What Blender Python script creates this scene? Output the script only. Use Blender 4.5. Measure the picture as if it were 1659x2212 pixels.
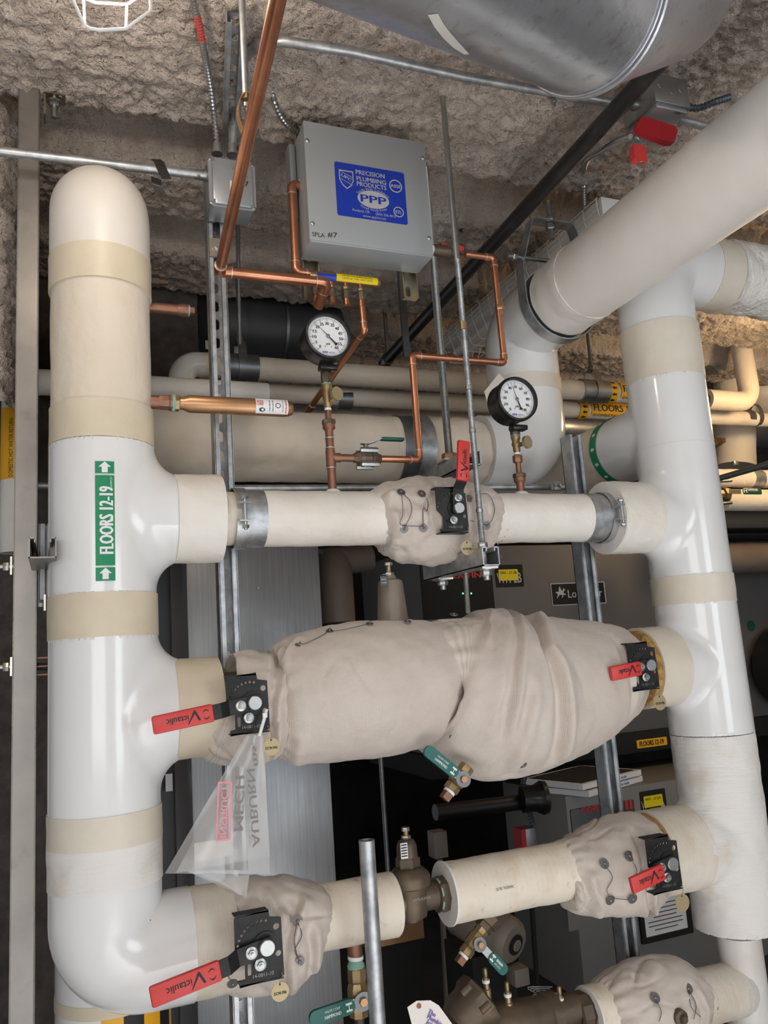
import bpy, bmesh, math, random
import numpy as np
from mathutils import Vector, Matrix
V = Vector
random.seed(7)
for o in list(bpy.data.objects): bpy.data.objects.remove(o)
scn = bpy.context.scene
COL = scn.collection
PI = math.pi

# ------------------------------------------------------------------ camera
EYE = 1.5
F = 1750.0; CX, CY = 829.5, 1106.0
XH = V((4371, 4, F)).normalized()                 # room X (along the wall) in camera right/down/forward
ZH = V((-690, -10100, F)); ZH = (ZH - ZH.dot(XH) * XH).normalized()
YH = -ZH.cross(XH)
if YH.z < 0: YH = -YH
RIGHT = V((XH[0], YH[0], ZH[0])); DOWN = V((XH[1], YH[1], ZH[1])); FWD = V((XH[2], YH[2], ZH[2]))
CAMLOC = V((0, 0, EYE))
cam_d = bpy.data.cameras.new('camera'); cam = bpy.data.objects.new('camera', cam_d); COL.objects.link(cam)
cam_d.sensor_fit = 'HORIZONTAL'; cam_d.sensor_width = 36.0; cam_d.lens = 36.0 * F / 1659.0
cam_d.clip_start = 0.02
m = Matrix.Identity(4)
for i in range(3):
    m[i][0] = RIGHT[i]; m[i][1] = -DOWN[i]; m[i][2] = -FWD[i]; m[i][3] = CAMLOC[i]
cam.matrix_world = m
scn.camera = cam

# ------------------------------------------------------------------ world, lights, exposure
world = bpy.data.worlds.new('world'); scn.world = world; world.use_nodes = True
bg = world.node_tree.nodes['Background']; bg.inputs[0].default_value = (0.90, 0.94, 1.0, 1); bg.inputs[1].default_value = 0.42
def area(name, loc, target, sx, sy, power, col):
    d = bpy.data.lights.new(name, 'AREA'); d.shape = 'RECTANGLE'; d.size = sx; d.size_y = sy; d.energy = power; d.color = col
    o = bpy.data.objects.new(name, d); COL.objects.link(o); o.location = loc
    o.rotation_euler = (V(target) - V(loc)).to_track_quat('-Z', 'Y').to_euler()
    return o
area('assumed_daylight_left', (-1.1, -3.0, 1.75), (0.4, 1.8, 2.5), 2.4, 1.9, 54, (1.0, 0.985, 0.96))  # area light added for daylight assumed from behind the viewer; no window built
area('front_fill_right', (2.6, -3.0, 1.6), (1.5, 1.8, 2.5), 1.5, 1.9, 46, (0.88, 0.94, 1.0))  # added soft fill from behind the viewer on the right, no actual window
sp_d = bpy.data.lights.new('floor_bounce_spot', 'SPOT'); sp_d.energy = 4300; sp_d.spot_size = math.radians(42); sp_d.spot_blend = 0.5; sp_d.shadow_soft_size = 0.15; sp_d.color = (0.95, 0.97, 1.0)  # added spot; its bounce off the floor fills the ceiling and undersides
sp_o = bpy.data.objects.new('floor_bounce_spot', sp_d); COL.objects.link(sp_o); sp_o.location = (0.9, -3.1, 2.7)
sp_o.rotation_euler = (V((0.8, -0.75, 0)) - V((0.9, -3.1, 2.7))).to_track_quat('-Z', 'Y').to_euler()
scn.view_settings.view_transform = 'Standard'; scn.view_settings.look = 'None'
scn.view_settings.exposure = -0.16; scn.view_settings.gamma = 1.0; scn.view_settings.use_curve_mapping = False

# ------------------------------------------------------------------ measuring helpers
def W(px, py, Y):
    d = RIGHT * ((px - CX) / F) + DOWN * ((py - CY) / F) + FWD
    return CAMLOC + d * (Y / d.y)
def WZ(px, py, Z):
    d = RIGHT * ((px - CX) / F) + DOWN * ((py - CY) / F) + FWD
    return CAMLOC + d * ((Z - EYE) / d.z)
def S(px, py, Y):                                  # metres per photo pixel there
    return (W(px, py, Y) - CAMLOC).dot(FWD) / F
YM = 1.85
UX, UY, UZ = V((1, 0, 0)), V((0, 1, 0)), V((0, 0, 1))

# ------------------------------------------------------------------ numpy noise
_rng = np.random.RandomState(3); _P = _rng.permutation(256); _P = np.concatenate([_P, _P, _P])
_G = _rng.normal(size=(256, 3)); _G /= np.linalg.norm(_G, axis=1)[:, None]
def perlin(x, y, z=0.0):
    x, y, z = np.broadcast_arrays(np.asarray(x, float), np.asarray(y, float), np.asarray(z, float))
    xi, yi, zi = np.floor(x).astype(int), np.floor(y).astype(int), np.floor(z).astype(int)
    xf, yf, zf = x - xi, y - yi, z - zi
    u, v, w = [t * t * t * (t * (t * 6 - 15) + 10) for t in (xf, yf, zf)]
    def g(dx, dy, dz):
        h = _P[_P[_P[(xi + dx) & 255] + ((yi + dy) & 255)] + ((zi + dz) & 255)]
        gg = _G[h]
        return gg[..., 0] * (xf - dx) + gg[..., 1] * (yf - dy) + gg[..., 2] * (zf - dz)
    a = g(0,0,0) * (1-u) + g(1,0,0) * u; b = g(0,1,0) * (1-u) + g(1,1,0) * u
    c = g(0,0,1) * (1-u) + g(1,0,1) * u; d = g(0,1,1) * (1-u) + g(1,1,1) * u
    return (a * (1-v) + b * v) * (1-w) + (c * (1-v) + d * v) * w

# ------------------------------------------------------------------ materials
MATS = {}
def nd(nt, typ, **kw):
    n = nt.nodes.new(typ)
    for k, v in kw.items():
        if k in n.inputs.keys(): n.inputs[k].default_value = v
        else: setattr(n, k, v)
    return n
def c4(c): return (c[0], c[1], c[2], 1)
def mat(name, col, rough=0.5, metal=0.0, var=None, bump=None, coat=0.0, trans=0.0, sheen=0.0, emit=None, aniso=None, stain=None, alpha=None, uvweave=None, ribs=None, spec=None):
    m = bpy.data.materials.new(name); m.use_nodes = True; nt = m.node_tree; L = nt.links
    p = nt.nodes['Principled BSDF']; p.inputs['Base Color'].default_value = c4(col)
    p.inputs['Roughness'].default_value = rough; p.inputs['Metallic'].default_value = metal
    if spec is not None: p.inputs['Specular IOR Level'].default_value = spec
    if coat: p.inputs['Coat Weight'].default_value = coat; p.inputs['Coat Roughness'].default_value = 0.08
    if trans: p.inputs['Transmission Weight'].default_value = trans
    if sheen: p.inputs['Sheen Weight'].default_value = sheen; p.inputs['Sheen Roughness'].default_value = 0.4
    if alpha is not None: p.inputs['Alpha'].default_value = alpha
    if emit: p.inputs['Emission Color'].default_value = c4(emit[0]); p.inputs['Emission Strength'].default_value = emit[1]
    tc = nd(nt, 'ShaderNodeTexCoord'); out = None
    def noise(scale, det=4, vec=None, rgh=0.6, dist=0.0):
        n = nd(nt, 'ShaderNodeTexNoise', Scale=scale, Detail=det, Roughness=rgh, Distortion=dist)
        L.new(vec or tc.outputs['Object'], n.inputs['Vector']); return n
    cur = None
    if var:                                        # (scale, colour2, lo, hi)
        sc, c2, lo, hi = var[:4]
        vec = None
        if len(var) > 4:
            mp = nd(nt, 'ShaderNodeMapping'); mp.inputs['Scale'].default_value = var[4]; L.new(tc.outputs['Object'], mp.inputs['Vector']); vec = mp.outputs[0]
        n = noise(sc, 5, vec); r = nd(nt, 'ShaderNodeMapRange'); r.inputs[1].default_value = lo; r.inputs[2].default_value = hi
        L.new(n.outputs[0], r.inputs[0]); mx = nd(nt, 'ShaderNodeMix', data_type='RGBA'); L.new(r.outputs[0], mx.inputs[0])
        mx.inputs[6].default_value = c4(col); mx.inputs[7].default_value = c4(c2); cur = mx.outputs[2]
    if stain:                                      # a second blotch layer
        sc, c2, lo, hi = stain
        n = noise(sc, 6); r = nd(nt, 'ShaderNodeMapRange'); r.inputs[1].default_value = lo; r.inputs[2].default_value = hi
        L.new(n.outputs[0], r.inputs[0]); mx = nd(nt, 'ShaderNodeMix', data_type='RGBA'); L.new(r.outputs[0], mx.inputs[0])
        if cur: L.new(cur, mx.inputs[6])
        else: mx.inputs[6].default_value = c4(col)
        mx.inputs[7].default_value = c4(c2); cur = mx.outputs[2]
    nrm = None
    def addbump(h, strength, dist):
        nonlocal nrm
        b = nd(nt, 'ShaderNodeBump'); b.inputs['Strength'].default_value = strength; b.inputs['Distance'].default_value = dist
        L.new(h, b.inputs['Height'])
        if nrm: L.new(nrm, b.inputs['Normal'])
        nrm = b.outputs[0]
    for b in (bump or []):                         # (scale, strength, distance[, stretch])
        vec = None
        if len(b) > 3:
            mp = nd(nt, 'ShaderNodeMapping'); mp.inputs['Scale'].default_value = b[3]; L.new(tc.outputs['Object'], mp.inputs['Vector']); vec = mp.outputs[0]
        addbump(noise(b[0], 5, vec).outputs[0], b[1], b[2])
    if ribs:                                       # axis, scale, strength, distance
        wv = nd(nt, 'ShaderNodeTexWave', wave_type='BANDS', bands_direction=ribs[0], Scale=ribs[1], Distortion=1.2, Detail=1.0)
        L.new(tc.outputs['Object'], wv.inputs['Vector']); addbump(wv.outputs[0], ribs[2], ribs[3])
    if uvweave:                                    # (threads per metre, strength, dark colour)
        ws = []
        for dr in ('X', 'Y'):
            wv = nd(nt, 'ShaderNodeTexWave', wave_type='BANDS', bands_direction=dr, Scale=uvweave[0] * 2 * PI / 20, Distortion=0.3)
            L.new(tc.outputs['UV'], wv.inputs['Vector']); ws.append(wv.outputs[0])
        mu = nd(nt, 'ShaderNodeMath', operation='MULTIPLY'); L.new(ws[0], mu.inputs[0]); L.new(ws[1], mu.inputs[1])
        addbump(mu.outputs[0], uvweave[1], 0.0015)
        mx = nd(nt, 'ShaderNodeMix', data_type='RGBA'); mx.blend_type = 'MIX'
        r = nd(nt, 'ShaderNodeMapRange'); r.inputs[1].default_value = 0.0; r.inputs[2].default_value = 0.5; r.inputs[3].default_value = 1; r.inputs[4].default_value = 0
        L.new(mu.outputs[0], r.inputs[0]); L.new(r.outputs[0], mx.inputs[0])
        if cur: L.new(cur, mx.inputs[6])
        else: mx.inputs[6].default_value = c4(col)
        mx.inputs[7].default_value = c4(uvweave[2]); cur = mx.outputs[2]
    if cur: L.new(cur, p.inputs['Base Color'])
    if nrm: L.new(nrm, p.inputs['Normal'])
    MATS[name] = m
    return m
mat('spray', (0.72, 0.62, 0.54), 0.95, var=(9, (0.50, 0.415, 0.36), 0.35, 0.75), stain=(2.2, (0.80, 0.69, 0.61), 0.5, 0.75), bump=[(28, 1.0, 0.03), (75, 1.0, 0.014)])
mat('spray_dark', (0.16, 0.135, 0.115), 0.95, var=(9, (0.08, 0.07, 0.06), 0.35, 0.7), bump=[(28, 0.9, 0.02), (75, 0.8, 0.009)])
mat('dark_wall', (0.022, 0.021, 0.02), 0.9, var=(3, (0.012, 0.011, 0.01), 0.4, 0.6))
mat('concrete_bounce', (0.52, 0.51, 0.50), 0.8, var=(4, (0.46, 0.45, 0.44), 0.4, 0.65), bump=[(40, 0.3, 0.004)])  # front floor, paled so that it throws light up at ceiling and pipes
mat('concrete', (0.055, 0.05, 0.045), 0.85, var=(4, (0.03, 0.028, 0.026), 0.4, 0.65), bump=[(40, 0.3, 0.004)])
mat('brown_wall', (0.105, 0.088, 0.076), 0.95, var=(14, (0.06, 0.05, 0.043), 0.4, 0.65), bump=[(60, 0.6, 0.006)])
mat('pvc', (0.80, 0.80, 0.795), 0.17, var=(3, (0.76, 0.755, 0.74), 0.45, 0.7), coat=0.35, bump=[(3.5, 0.05, 0.03)])
mat('pvc_matte', (0.76, 0.715, 0.655), 0.42, var=(5, (0.70, 0.65, 0.585), 0.45, 0.75))
mat('pvc_dirty', (0.74, 0.71, 0.68), 0.3, var=(6, (0.62, 0.56, 0.50), 0.45, 0.75), bump=[(12, 0.15, 0.01)])
mat('asj', (0.75, 0.67, 0.56), 0.55, var=(4, (0.70, 0.60, 0.47), 0.4, 0.75), bump=[(7, 0.30, 0.02), (2.2, 0.3, 0.05), (16, 0.22, 0.012, (1, 1, 0.35)), (220, 0.10, 0.001)])
mat('asj_white', (0.80, 0.765, 0.70), 0.45, var=(5, (0.73, 0.66, 0.56), 0.5, 0.8), bump=[(9, 0.34, 0.02), (3, 0.3, 0.05)], ribs=('X', 55, 0.10, 0.001))
mat('asj_crumpled', (0.80, 0.775, 0.73), 0.42, var=(5, (0.73, 0.66, 0.58), 0.5, 0.8), bump=[(12, 0.55, 0.05, (1.0, 1.0, 0.4)), (5, 0.5, 0.08)])
mat('asj_smooth', (0.84, 0.80, 0.745), 0.5, var=(4, (0.79, 0.735, 0.66), 0.5, 0.8), bump=[(2.2, 0.2, 0.05), (40, 0.05, 0.002)])
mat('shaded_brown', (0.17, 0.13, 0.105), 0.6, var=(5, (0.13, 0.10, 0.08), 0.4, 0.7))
mat('asj_old', (0.80, 0.72, 0.60), 0.6, var=(14, (0.66, 0.55, 0.40), 0.5, 0.8), stain=(26, (0.35, 0.31, 0.28), 0.62, 0.85), bump=[(10, 0.2, 0.02)], ribs=('X', 22, 0.12, 0.002))
mat('tape', (0.69, 0.60, 0.455), 0.45, var=(8, (0.62, 0.53, 0.39), 0.4, 0.8), bump=[(12, 0.15, 0.012)], ribs=('Z', 90, 0.06, 0.0008))
mat('tape_pale', (0.72, 0.665, 0.565), 0.4, var=(8, (0.66, 0.59, 0.48), 0.4, 0.8), bump=[(12, 0.2, 0.012)])
mat('canvas', (0.78, 0.755, 0.72), 0.6, var=(7, (0.66, 0.58, 0.48), 0.52, 0.72), bump=[(10, 0.25, 0.015), (18, 0.35, 0.01, (1, 1, 6))])
mat('canvas_x', (0.74, 0.68, 0.59), 0.6, var=(7, (0.62, 0.54, 0.43), 0.45, 0.72), bump=[(10, 0.25, 0.015), (18, 0.3, 0.01, (6, 1, 1))])
mat('foam', (0.82, 0.78, 0.74), 0.9, bump=[(120, 0.4, 0.003)])
mat('fibreglass', (0.55, 0.34, 0.10), 0.95, var=(60, (0.30, 0.17, 0.05), 0.4, 0.6), bump=[(150, 0.8, 0.006)])
mat('fabric', (0.76, 0.675, 0.605), 0.5, var=(5, (0.60, 0.505, 0.425), 0.42, 0.72), sheen=0.25, uvweave=(400, 0.4, (0.56, 0.485, 0.425)), bump=[(11, 0.25, 0.02)])
mat('galv', (0.55, 0.565, 0.575), 0.42, 0.85, var=(30, (0.36, 0.38, 0.40), 0.4, 0.62), bump=[(90, 0.06, 0.002)])
mat('galv_warm', (0.33, 0.305, 0.28), 0.42, 0.75, var=(6, (0.27, 0.255, 0.24), 0.4, 0.62), stain=(14, (0.22, 0.21, 0.20), 0.60, 0.8), bump=[(90, 0.06, 0.002)])
mat('zinc', (0.42, 0.44, 0.44), 0.36, 0.95, var=(25, (0.5, 0.5, 0.47), 0.4, 0.7))
mat('zinc_yellow', (0.60, 0.52, 0.34), 0.3, 0.95, var=(18, (0.5, 0.5, 0.5), 0.4, 0.7))
mat('dark_zinc', (0.25, 0.26, 0.27), 0.42, 0.8, var=(20, (0.17, 0.18, 0.19), 0.4, 0.7))
mat('spiral_duct', (0.66, 0.68, 0.72), 0.34, 0.85, var=(5, (0.50, 0.51, 0.54), 0.35, 0.65), stain=(38, (0.36, 0.33, 0.30), 0.56, 0.8), bump=[(6, 0.25, 0.02), (50, 0.06, 0.003)])
mat('brushed', (0.42, 0.43, 0.44), 0.38, 0.75, var=(7, (0.33, 0.34, 0.35), 0.4, 0.7, (30, 30, 0.6)), bump=[(60, 0.12, 0.001, (8, 8, 0.3)), (1.3, 0.12, 0.06)])
mat('copper', (0.66, 0.29, 0.165), 0.32, 0.9, var=(9, (0.42, 0.18, 0.10), 0.4, 0.75))
mat('copper_dull', (0.32, 0.155, 0.10), 0.45, 0.7, var=(18, (0.20, 0.105, 0.075), 0.4, 0.75), stain=(60, (0.25, 0.38, 0.32), 0.72, 0.85))
mat('copper_tan', (0.55, 0.31, 0.16), 0.36, 0.8, var=(9, (0.42, 0.23, 0.12), 0.4, 0.75))
mat('solder', (0.62, 0.60, 0.57), 0.4, 0.8)
mat('brass', (0.38, 0.275, 0.145), 0.42, 0.8, var=(20, (0.27, 0.195, 0.10), 0.4, 0.75))
mat('brass_tag', (0.43, 0.35, 0.20), 0.5, 0.6, var=(12, (0.48, 0.39, 0.22), 0.4, 0.75))
mat('bronze', (0.15, 0.11, 0.075), 0.48, 0.5, var=(15, (0.095, 0.072, 0.052), 0.4, 0.7), bump=[(60, 0.12, 0.003)])
mat('bronze_cast', (0.24, 0.20, 0.155), 0.5, 0.35, var=(12, (0.19, 0.155, 0.12), 0.4, 0.7), bump=[(90, 0.15, 0.002)])
mat('verdigris', (0.24, 0.42, 0.34), 0.85)
mat('teflon', (0.82, 0.82, 0.80), 0.6)
mat('black_pipe', (0.022, 0.021, 0.02), 0.32, var=(14, (0.05, 0.046, 0.04), 0.55, 0.75), stain=(22, (0.30, 0.28, 0.25), 0.70, 0.78))
mat('black_plate', (0.009, 0.009, 0.010), 0.42, spec=0.3, var=(25, (0.03, 0.03, 0.03), 0.4, 0.7))
mat('black_plastic', (0.012, 0.012, 0.013), 0.3)
mat('black_matte', (0.008, 0.008, 0.008), 0.8)
mat('black_tape', (0.02, 0.018, 0.017), 0.3)
mat('red_vinyl', (0.62, 0.045, 0.04), 0.42)
mat('red_lock', (0.45, 0.012, 0.022), 0.45)
mat('red_text', (0.55, 0.03, 0.03), 0.5)
mat('pink_text', (0.80, 0.28, 0.32), 0.6)
mat('green_vinyl', (0.008, 0.12, 0.10), 0.38)
mat('dark_green_vinyl', (0.012, 0.075, 0.05), 0.38)
mat('green_label', (0.0, 0.24, 0.10), 0.45)
mat('white_paint', (0.80, 0.80, 0.80), 0.4)
mat('white_enamel', (0.84, 0.83, 0.80), 0.3)
mat('white_label', (0.80, 0.80, 0.80), 0.5)
mat('paper', (0.80, 0.75, 0.70), 0.75)
mat('yellow_label', (0.85, 0.42, 0.01), 0.45)
mat('yellow_sticker', (0.80, 0.62, 0.0), 0.5)
mat('black_ink', (0.012, 0.012, 0.012), 0.6)
mat('grey_ink', (0.10, 0.09, 0.09), 0.6)
mat('purple_ink', (0.10, 0.05, 0.35), 0.6)
mat('blue_label', (0.012, 0.045, 0.42), 0.4)
mat('blue_ink', (0.05, 0.18, 0.55), 0.5)
mat('pale_blue_ink', (0.52, 0.57, 0.66), 0.45)
mat('grey_enamel', (0.355, 0.375, 0.385), 0.40, var=(2, (0.335, 0.355, 0.365), 0.4, 0.7))
mat('grey_cast', (0.40, 0.42, 0.44), 0.38, 0.6)
mat('boiler_grey', (0.115, 0.11, 0.108), 0.5)
mat('boiler_light', (0.20, 0.19, 0.18), 0.5)
mat('duct_grey', (0.07, 0.072, 0.075), 0.5, 0.2)
mat('silver_print', (0.50, 0.50, 0.50), 0.5)
mat('dial', (0.80, 0.81, 0.81), 0.45)
mat('flex', (0.50, 0.50, 0.51), 0.28, 0.95)
mat('flex_dark', (0.10, 0.12, 0.15), 0.4, 0.6)
mat('flex_red', (0.45, 0.07, 0.06), 0.45)
mat('filter_media', (0.045, 0.04, 0.04), 0.9, var=(50, (0.02, 0.02, 0.02), 0.4, 0.6))
mat('wire', (0.16, 0.15, 0.15), 0.4, 0.8)
mat('washer', (0.24, 0.23, 0.22), 0.42, 0.8)
mat('beige_motor', (0.22, 0.185, 0.155), 0.55)
mat('bag_print', (0.24, 0.22, 0.21), 0.8)
mat('lamp_glow', (1, 0.8, 0.5), 0.5, emit=((1.0, 0.72, 0.38), 12))
mat('lamp_bulb', (1, 0.9, 0.8), 0.5, emit=((1.0, 0.9, 0.75), 8))
mat('led', (0, 0.5, 0.05), 0.5, emit=((0.1, 1.0, 0.2), 6))
mat('glass', (1, 1, 1), 0.02, trans=1.0)
# plastic bag: translucent film
mb_ = bpy.data.materials.new('bag_film'); mb_.use_nodes = True; nt = mb_.node_tree
for n in list(nt.nodes): nt.nodes.remove(n)
o_ = nt.nodes.new('ShaderNodeOutputMaterial'); mixn = nt.nodes.new('ShaderNodeMixShader'); tr = nt.nodes.new('ShaderNodeBsdfTransparent'); mix2 = nt.nodes.new('ShaderNodeMixShader')
df = nt.nodes.new('ShaderNodeBsdfDiffuse'); df.inputs[0].default_value = (0.60, 0.585, 0.57, 1); gl = nt.nodes.new('ShaderNodeBsdfGlossy'); gl.inputs[1].default_value = 0.3; gl.inputs[0].default_value = (0.8, 0.8, 0.8, 1)
mix2.inputs[0].default_value = 0.15; nt.links.new(df.outputs[0], mix2.inputs[1]); nt.links.new(gl.outputs[0], mix2.inputs[2])
mixn.inputs[0].default_value = 0.42; nt.links.new(tr.outputs[0], mixn.inputs[1]); nt.links.new(mix2.outputs[0], mixn.inputs[2]); nt.links.new(mixn.outputs[0], o_.inputs[0])
MATS['bag_film'] = mb_

# ------------------------------------------------------------------ mesh builder
def perp(d):
    d = V(d).normalized(); a = V((0, 0, 1)) if abs(d.z) < 0.9 else V((1, 0, 0))
    u = a.cross(d).normalized(); return u, d.cross(u)
_txt = {}
def text2d(s):
    if s in _txt: return _txt[s]
    c = bpy.data.curves.new('t', 'FONT'); c.body = s; c.size = 1.0; c.resolution_u = 2
    o = bpy.data.objects.new('t', c); me = bpy.data.meshes.new_from_object(o)
    vs = [(v.co.x, v.co.y) for v in me.vertices]; fs = [tuple(p.vertices) for p in me.polygons]
    bpy.data.objects.remove(o); bpy.data.curves.remove(c); bpy.data.meshes.remove(me)
    _txt[s] = (vs, fs); return _txt[s]
def shape2d(loops):
    """polygon with holes -> (verts2d, faces)"""
    c = bpy.data.curves.new('s', 'CURVE'); c.dimensions = '2D'; c.fill_mode = 'BOTH'
    for lp in loops:
        sp = c.splines.new('POLY'); sp.points.add(len(lp) - 1); sp.use_cyclic_u = True
        for p, q in zip(sp.points, lp): p.co = (q[0], q[1], 0, 1)
    o = bpy.data.objects.new('s', c); me = bpy.data.meshes.new_from_object(o)
    vs = [(v.co.x, v.co.y) for v in me.vertices]; fs = [tuple(p.vertices) for p in me.polygons]
    bpy.data.objects.remove(o); bpy.data.curves.remove(c); bpy.data.meshes.remove(me)
    return vs, fs
def circ(x, y, r, n=14, ry=None): return [(x + r * math.cos(2 * PI * i / n), y + (ry or r) * math.sin(2 * PI * i / n)) for i in range(n)]
def slot2(x, y, hw, hh, n=6):                     # vertical stadium
    r = hw; q = [(x + r * math.cos(PI * i / n), y + hh - r + r * math.sin(PI * i / n)) for i in range(n + 1)]
    return q + [(x - r * math.cos(PI * i / n), y - hh + r - r * math.sin(PI * i / n)) for i in range(n + 1)]
def rrect(w, h, r, n=4, cx=0, cy=0):
    out = []
    for (sx, sy, a) in ((1, 1, 0), (-1, 1, 90), (-1, -1, 180), (1, -1, 270)):
        for i in range(n + 1):
            t = math.radians(a + 90 * i / n); out.append((cx + sx * (w / 2 - r) + r * math.cos(t), cy + sy * (h / 2 - r) + r * math.sin(t)))
    return out
class MB:
    def __init__(s): s.v = []; s.f = []; s.uv = None
    def add(s, vs, fs):
        n = len(s.v); s.v += [V(v) for v in vs]; s.f += [tuple(n + i for i in f) for f in fs]; return s
    def tube(s, pts, r, n=14, cap=True):
        pts = [V(p) for p in pts]; k = len(pts)
        rs = r if isinstance(r, (list, tuple)) else [r] * k
        ds = []
        for i in range(k):
            a = pts[max(i - 1, 0)]; b = pts[min(i + 1, k - 1)]; ds.append((b - a).normalized())
        u, w = perp(ds[0]); vs = []; fs = []
        for i in range(k):
            if i:
                ax = ds[i - 1].cross(ds[i])
                if ax.length > 1e-7:
                    q = Matrix.Rotation(ds[i - 1].angle(ds[i]), 3, ax.normalized()); u = q @ u
            u = (u - u.dot(ds[i]) * ds[i]).normalized(); w = ds[i].cross(u)
            for j in range(n):
                a = 2 * PI * j / n; vs.append(pts[i] + (u * math.cos(a) + w * math.sin(a)) * rs[i])
        for i in range(k - 1):
            for j in range(n):
                j2 = (j + 1) % n; fs.append((i * n + j, i * n + j2, (i + 1) * n + j2, (i + 1) * n + j))
        if cap: fs.append(tuple(range(n - 1, -1, -1))); fs.append(tuple((k - 1) * n + j for j in range(n)))
        return s.add(vs, fs)
    def lathe(s, o, d, prof, n=24, ref=None):
        o = V(o); d = V(d).normalized(); u, w = perp(d)
        vs = []; fs = []; k = len(prof)
        for t, r in prof:
            for j in range(n):
                a = 2 * PI * j / n; vs.append(o + d * t + (u * math.cos(a) + w * math.sin(a)) * r)
        for i in range(k - 1):
            for j in range(n):
                j2 = (j + 1) % n; fs.append((i * n + j, i * n + j2, (i + 1) * n + j2, (i + 1) * n + j))
        fs.append(tuple(range(n - 1, -1, -1))); fs.append(tuple((k - 1) * n + j for j in range(n)))
        return s.add(vs, fs)
    def cyl(s, a, b, r, r2=None, n=16):
        a, b = V(a), V(b); return s.lathe(a, b - a, [(0, r), ((b - a).length, r if r2 is None else r2)], n)
    def hexn(s, o, d, r, h, chamfer=True):
        return s.lathe(o, d, [(0, r * 0.93), (h * 0.12, r), (h * 0.88, r), (h, r * 0.93)], 6)
    def washer(s, o, d, r, ri, h, n=20):
        o = V(o); d = V(d).normalized(); u, w = perp(d); vs = []; fs = []
        for t, rr in ((0, ri), (0, r), (h, r), (h, ri)):
            for j in range(n):
                a = 2 * PI * j / n; vs.append(o + d * t + (u * math.cos(a) + w * math.sin(a)) * rr)
        for i in range(4):
            for j in range(n):
                j2 = (j + 1) % n; i2 = (i + 1) % 4; fs.append((i * n + j, i * n + j2, i2 * n + j2, i2 * n + j))
        return s.add(vs, fs)
    def box(s, c, size, ax=None, bevel=0.0):
        c = V(c); ax = ax or (UX, UY, UZ); bm = bmesh.new(); bmesh.ops.create_cube(bm, size=1.0)
        for v in bm.verts: v.co = V((v.co.x * size[0], v.co.y * size[1], v.co.z * size[2]))
        if bevel: bmesh.ops.bevel(bm, geom=list(bm.edges), offset=bevel, segments=2, profile=0.5, affect='EDGES')
        bm.verts.index_update()
        vs = [c + ax[0] * v.co.x + ax[1] * v.co.y + ax[2] * v.co.z for v in bm.verts]; fs = [tuple(v.index for v in f.verts) for f in bm.faces]; bm.free()
        return s.add(vs, fs)
    def wbox(s, lo, hi, bevel=0.0):
        lo, hi = V(lo), V(hi); return s.box((lo + hi) / 2, hi - lo, None, bevel)
    def prism(s, loops, o, u, v, th):
        """2D outline with holes in plane (o,u,v), extruded by th along -(u x v)... both faces + walls"""
        o, u, v = V(o), V(u), V(v); w = u.cross(v).normalized() * th
        vs, fs = shape2d(loops); n = len(vs)
        P = [o + u * a + v * b for a, b in vs]
        s.add(P + [p + w for p in P], [tuple(f) for f in fs] + [tuple(n + i for i in reversed(f)) for f in fs])
        for lp in loops:
            q = [o + u * a + v * b for a, b in lp]; k = len(q)
            s.add(q + [p + w for p in q], [(i, (i + 1) % k, k + (i + 1) % k, k + i) for i in range(k)])
        return s
    def flat(s, loops, o, u, v):
        o, u, v = V(o), V(u), V(v); vs, fs = shape2d(loops); return s.add([o + u * a + v * b for a, b in vs], fs)
    def text(s, st, o, u, v, h, width=None, align='C', warp=None, bold=0.0):
        vs, fs = text2d(st)
        if not vs: return s
        x0 = min(a for a, b in vs); x1 = max(a for a, b in vs); k = h / 0.69
        xs = (width / (x1 - x0)) if width else k
        sh = {'C': -(x0 + x1) / 2, 'L': -x0, 'R': -x1}[align]
        offs = [(0, 0)] + ([(bold, 0), (-bold, 0)] if bold else [])
        for ox, oy in offs:
            q = [((a + sh) * xs + ox, (b - 0.345) * k + oy) for a, b in vs]
            lift = 8e-5 * offs.index((ox, oy))
            if warp:
                bm = bmesh.new(); bv = [bm.verts.new((a, b, 0)) for a, b in q]
                for f in fs:
                    try: bm.faces.new([bv[i] for i in f])
                    except ValueError: pass
                bmesh.ops.triangulate(bm, faces=bm.faces[:])
                for _ in range(2):
                    ed = [e for e in bm.edges if e.calc_length() > h * 0.3]
                    if ed: bmesh.ops.subdivide_edges(bm, edges=ed, cuts=1); bmesh.ops.triangulate(bm, faces=bm.faces[:])
                bm.verts.index_update(); s.add([warp(v_.co.x, v_.co.y) - V((0, lift, 0)) for v_ in bm.verts], [tuple(v_.index for v_ in f.verts) for f in bm.faces]); bm.free()
            else: o, u, v = V(o), V(u), V(v); w = u.cross(v).normalized() * lift; s.add([o + u * a + v * b + w for a, b in q], fs)
        return s
    def cylpatch(s, o, d, ref, r, t0, t1, a0, a1, nt=4, na=12, th=0.0):
        """patch of a cylinder wall; angle measured from ref towards d x ref"""
        o, d, ref = V(o), V(d).normalized(), V(ref).normalized(); w = d.cross(ref); vs = []; fs = []
        for i in range(nt + 1):
            for j in range(na + 1):
                t = t0 + (t1 - t0) * i / nt; a = a0 + (a1 - a0) * j / na
                vs.append(o + d * t + (ref * math.cos(a) + w * math.sin(a)) * r)
        for i in range(nt):
            for j in range(na):
                q = i * (na + 1) + j; fs.append((q, q + 1, q + na + 2, q + na + 1))
        return s.add(vs, fs)
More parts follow.
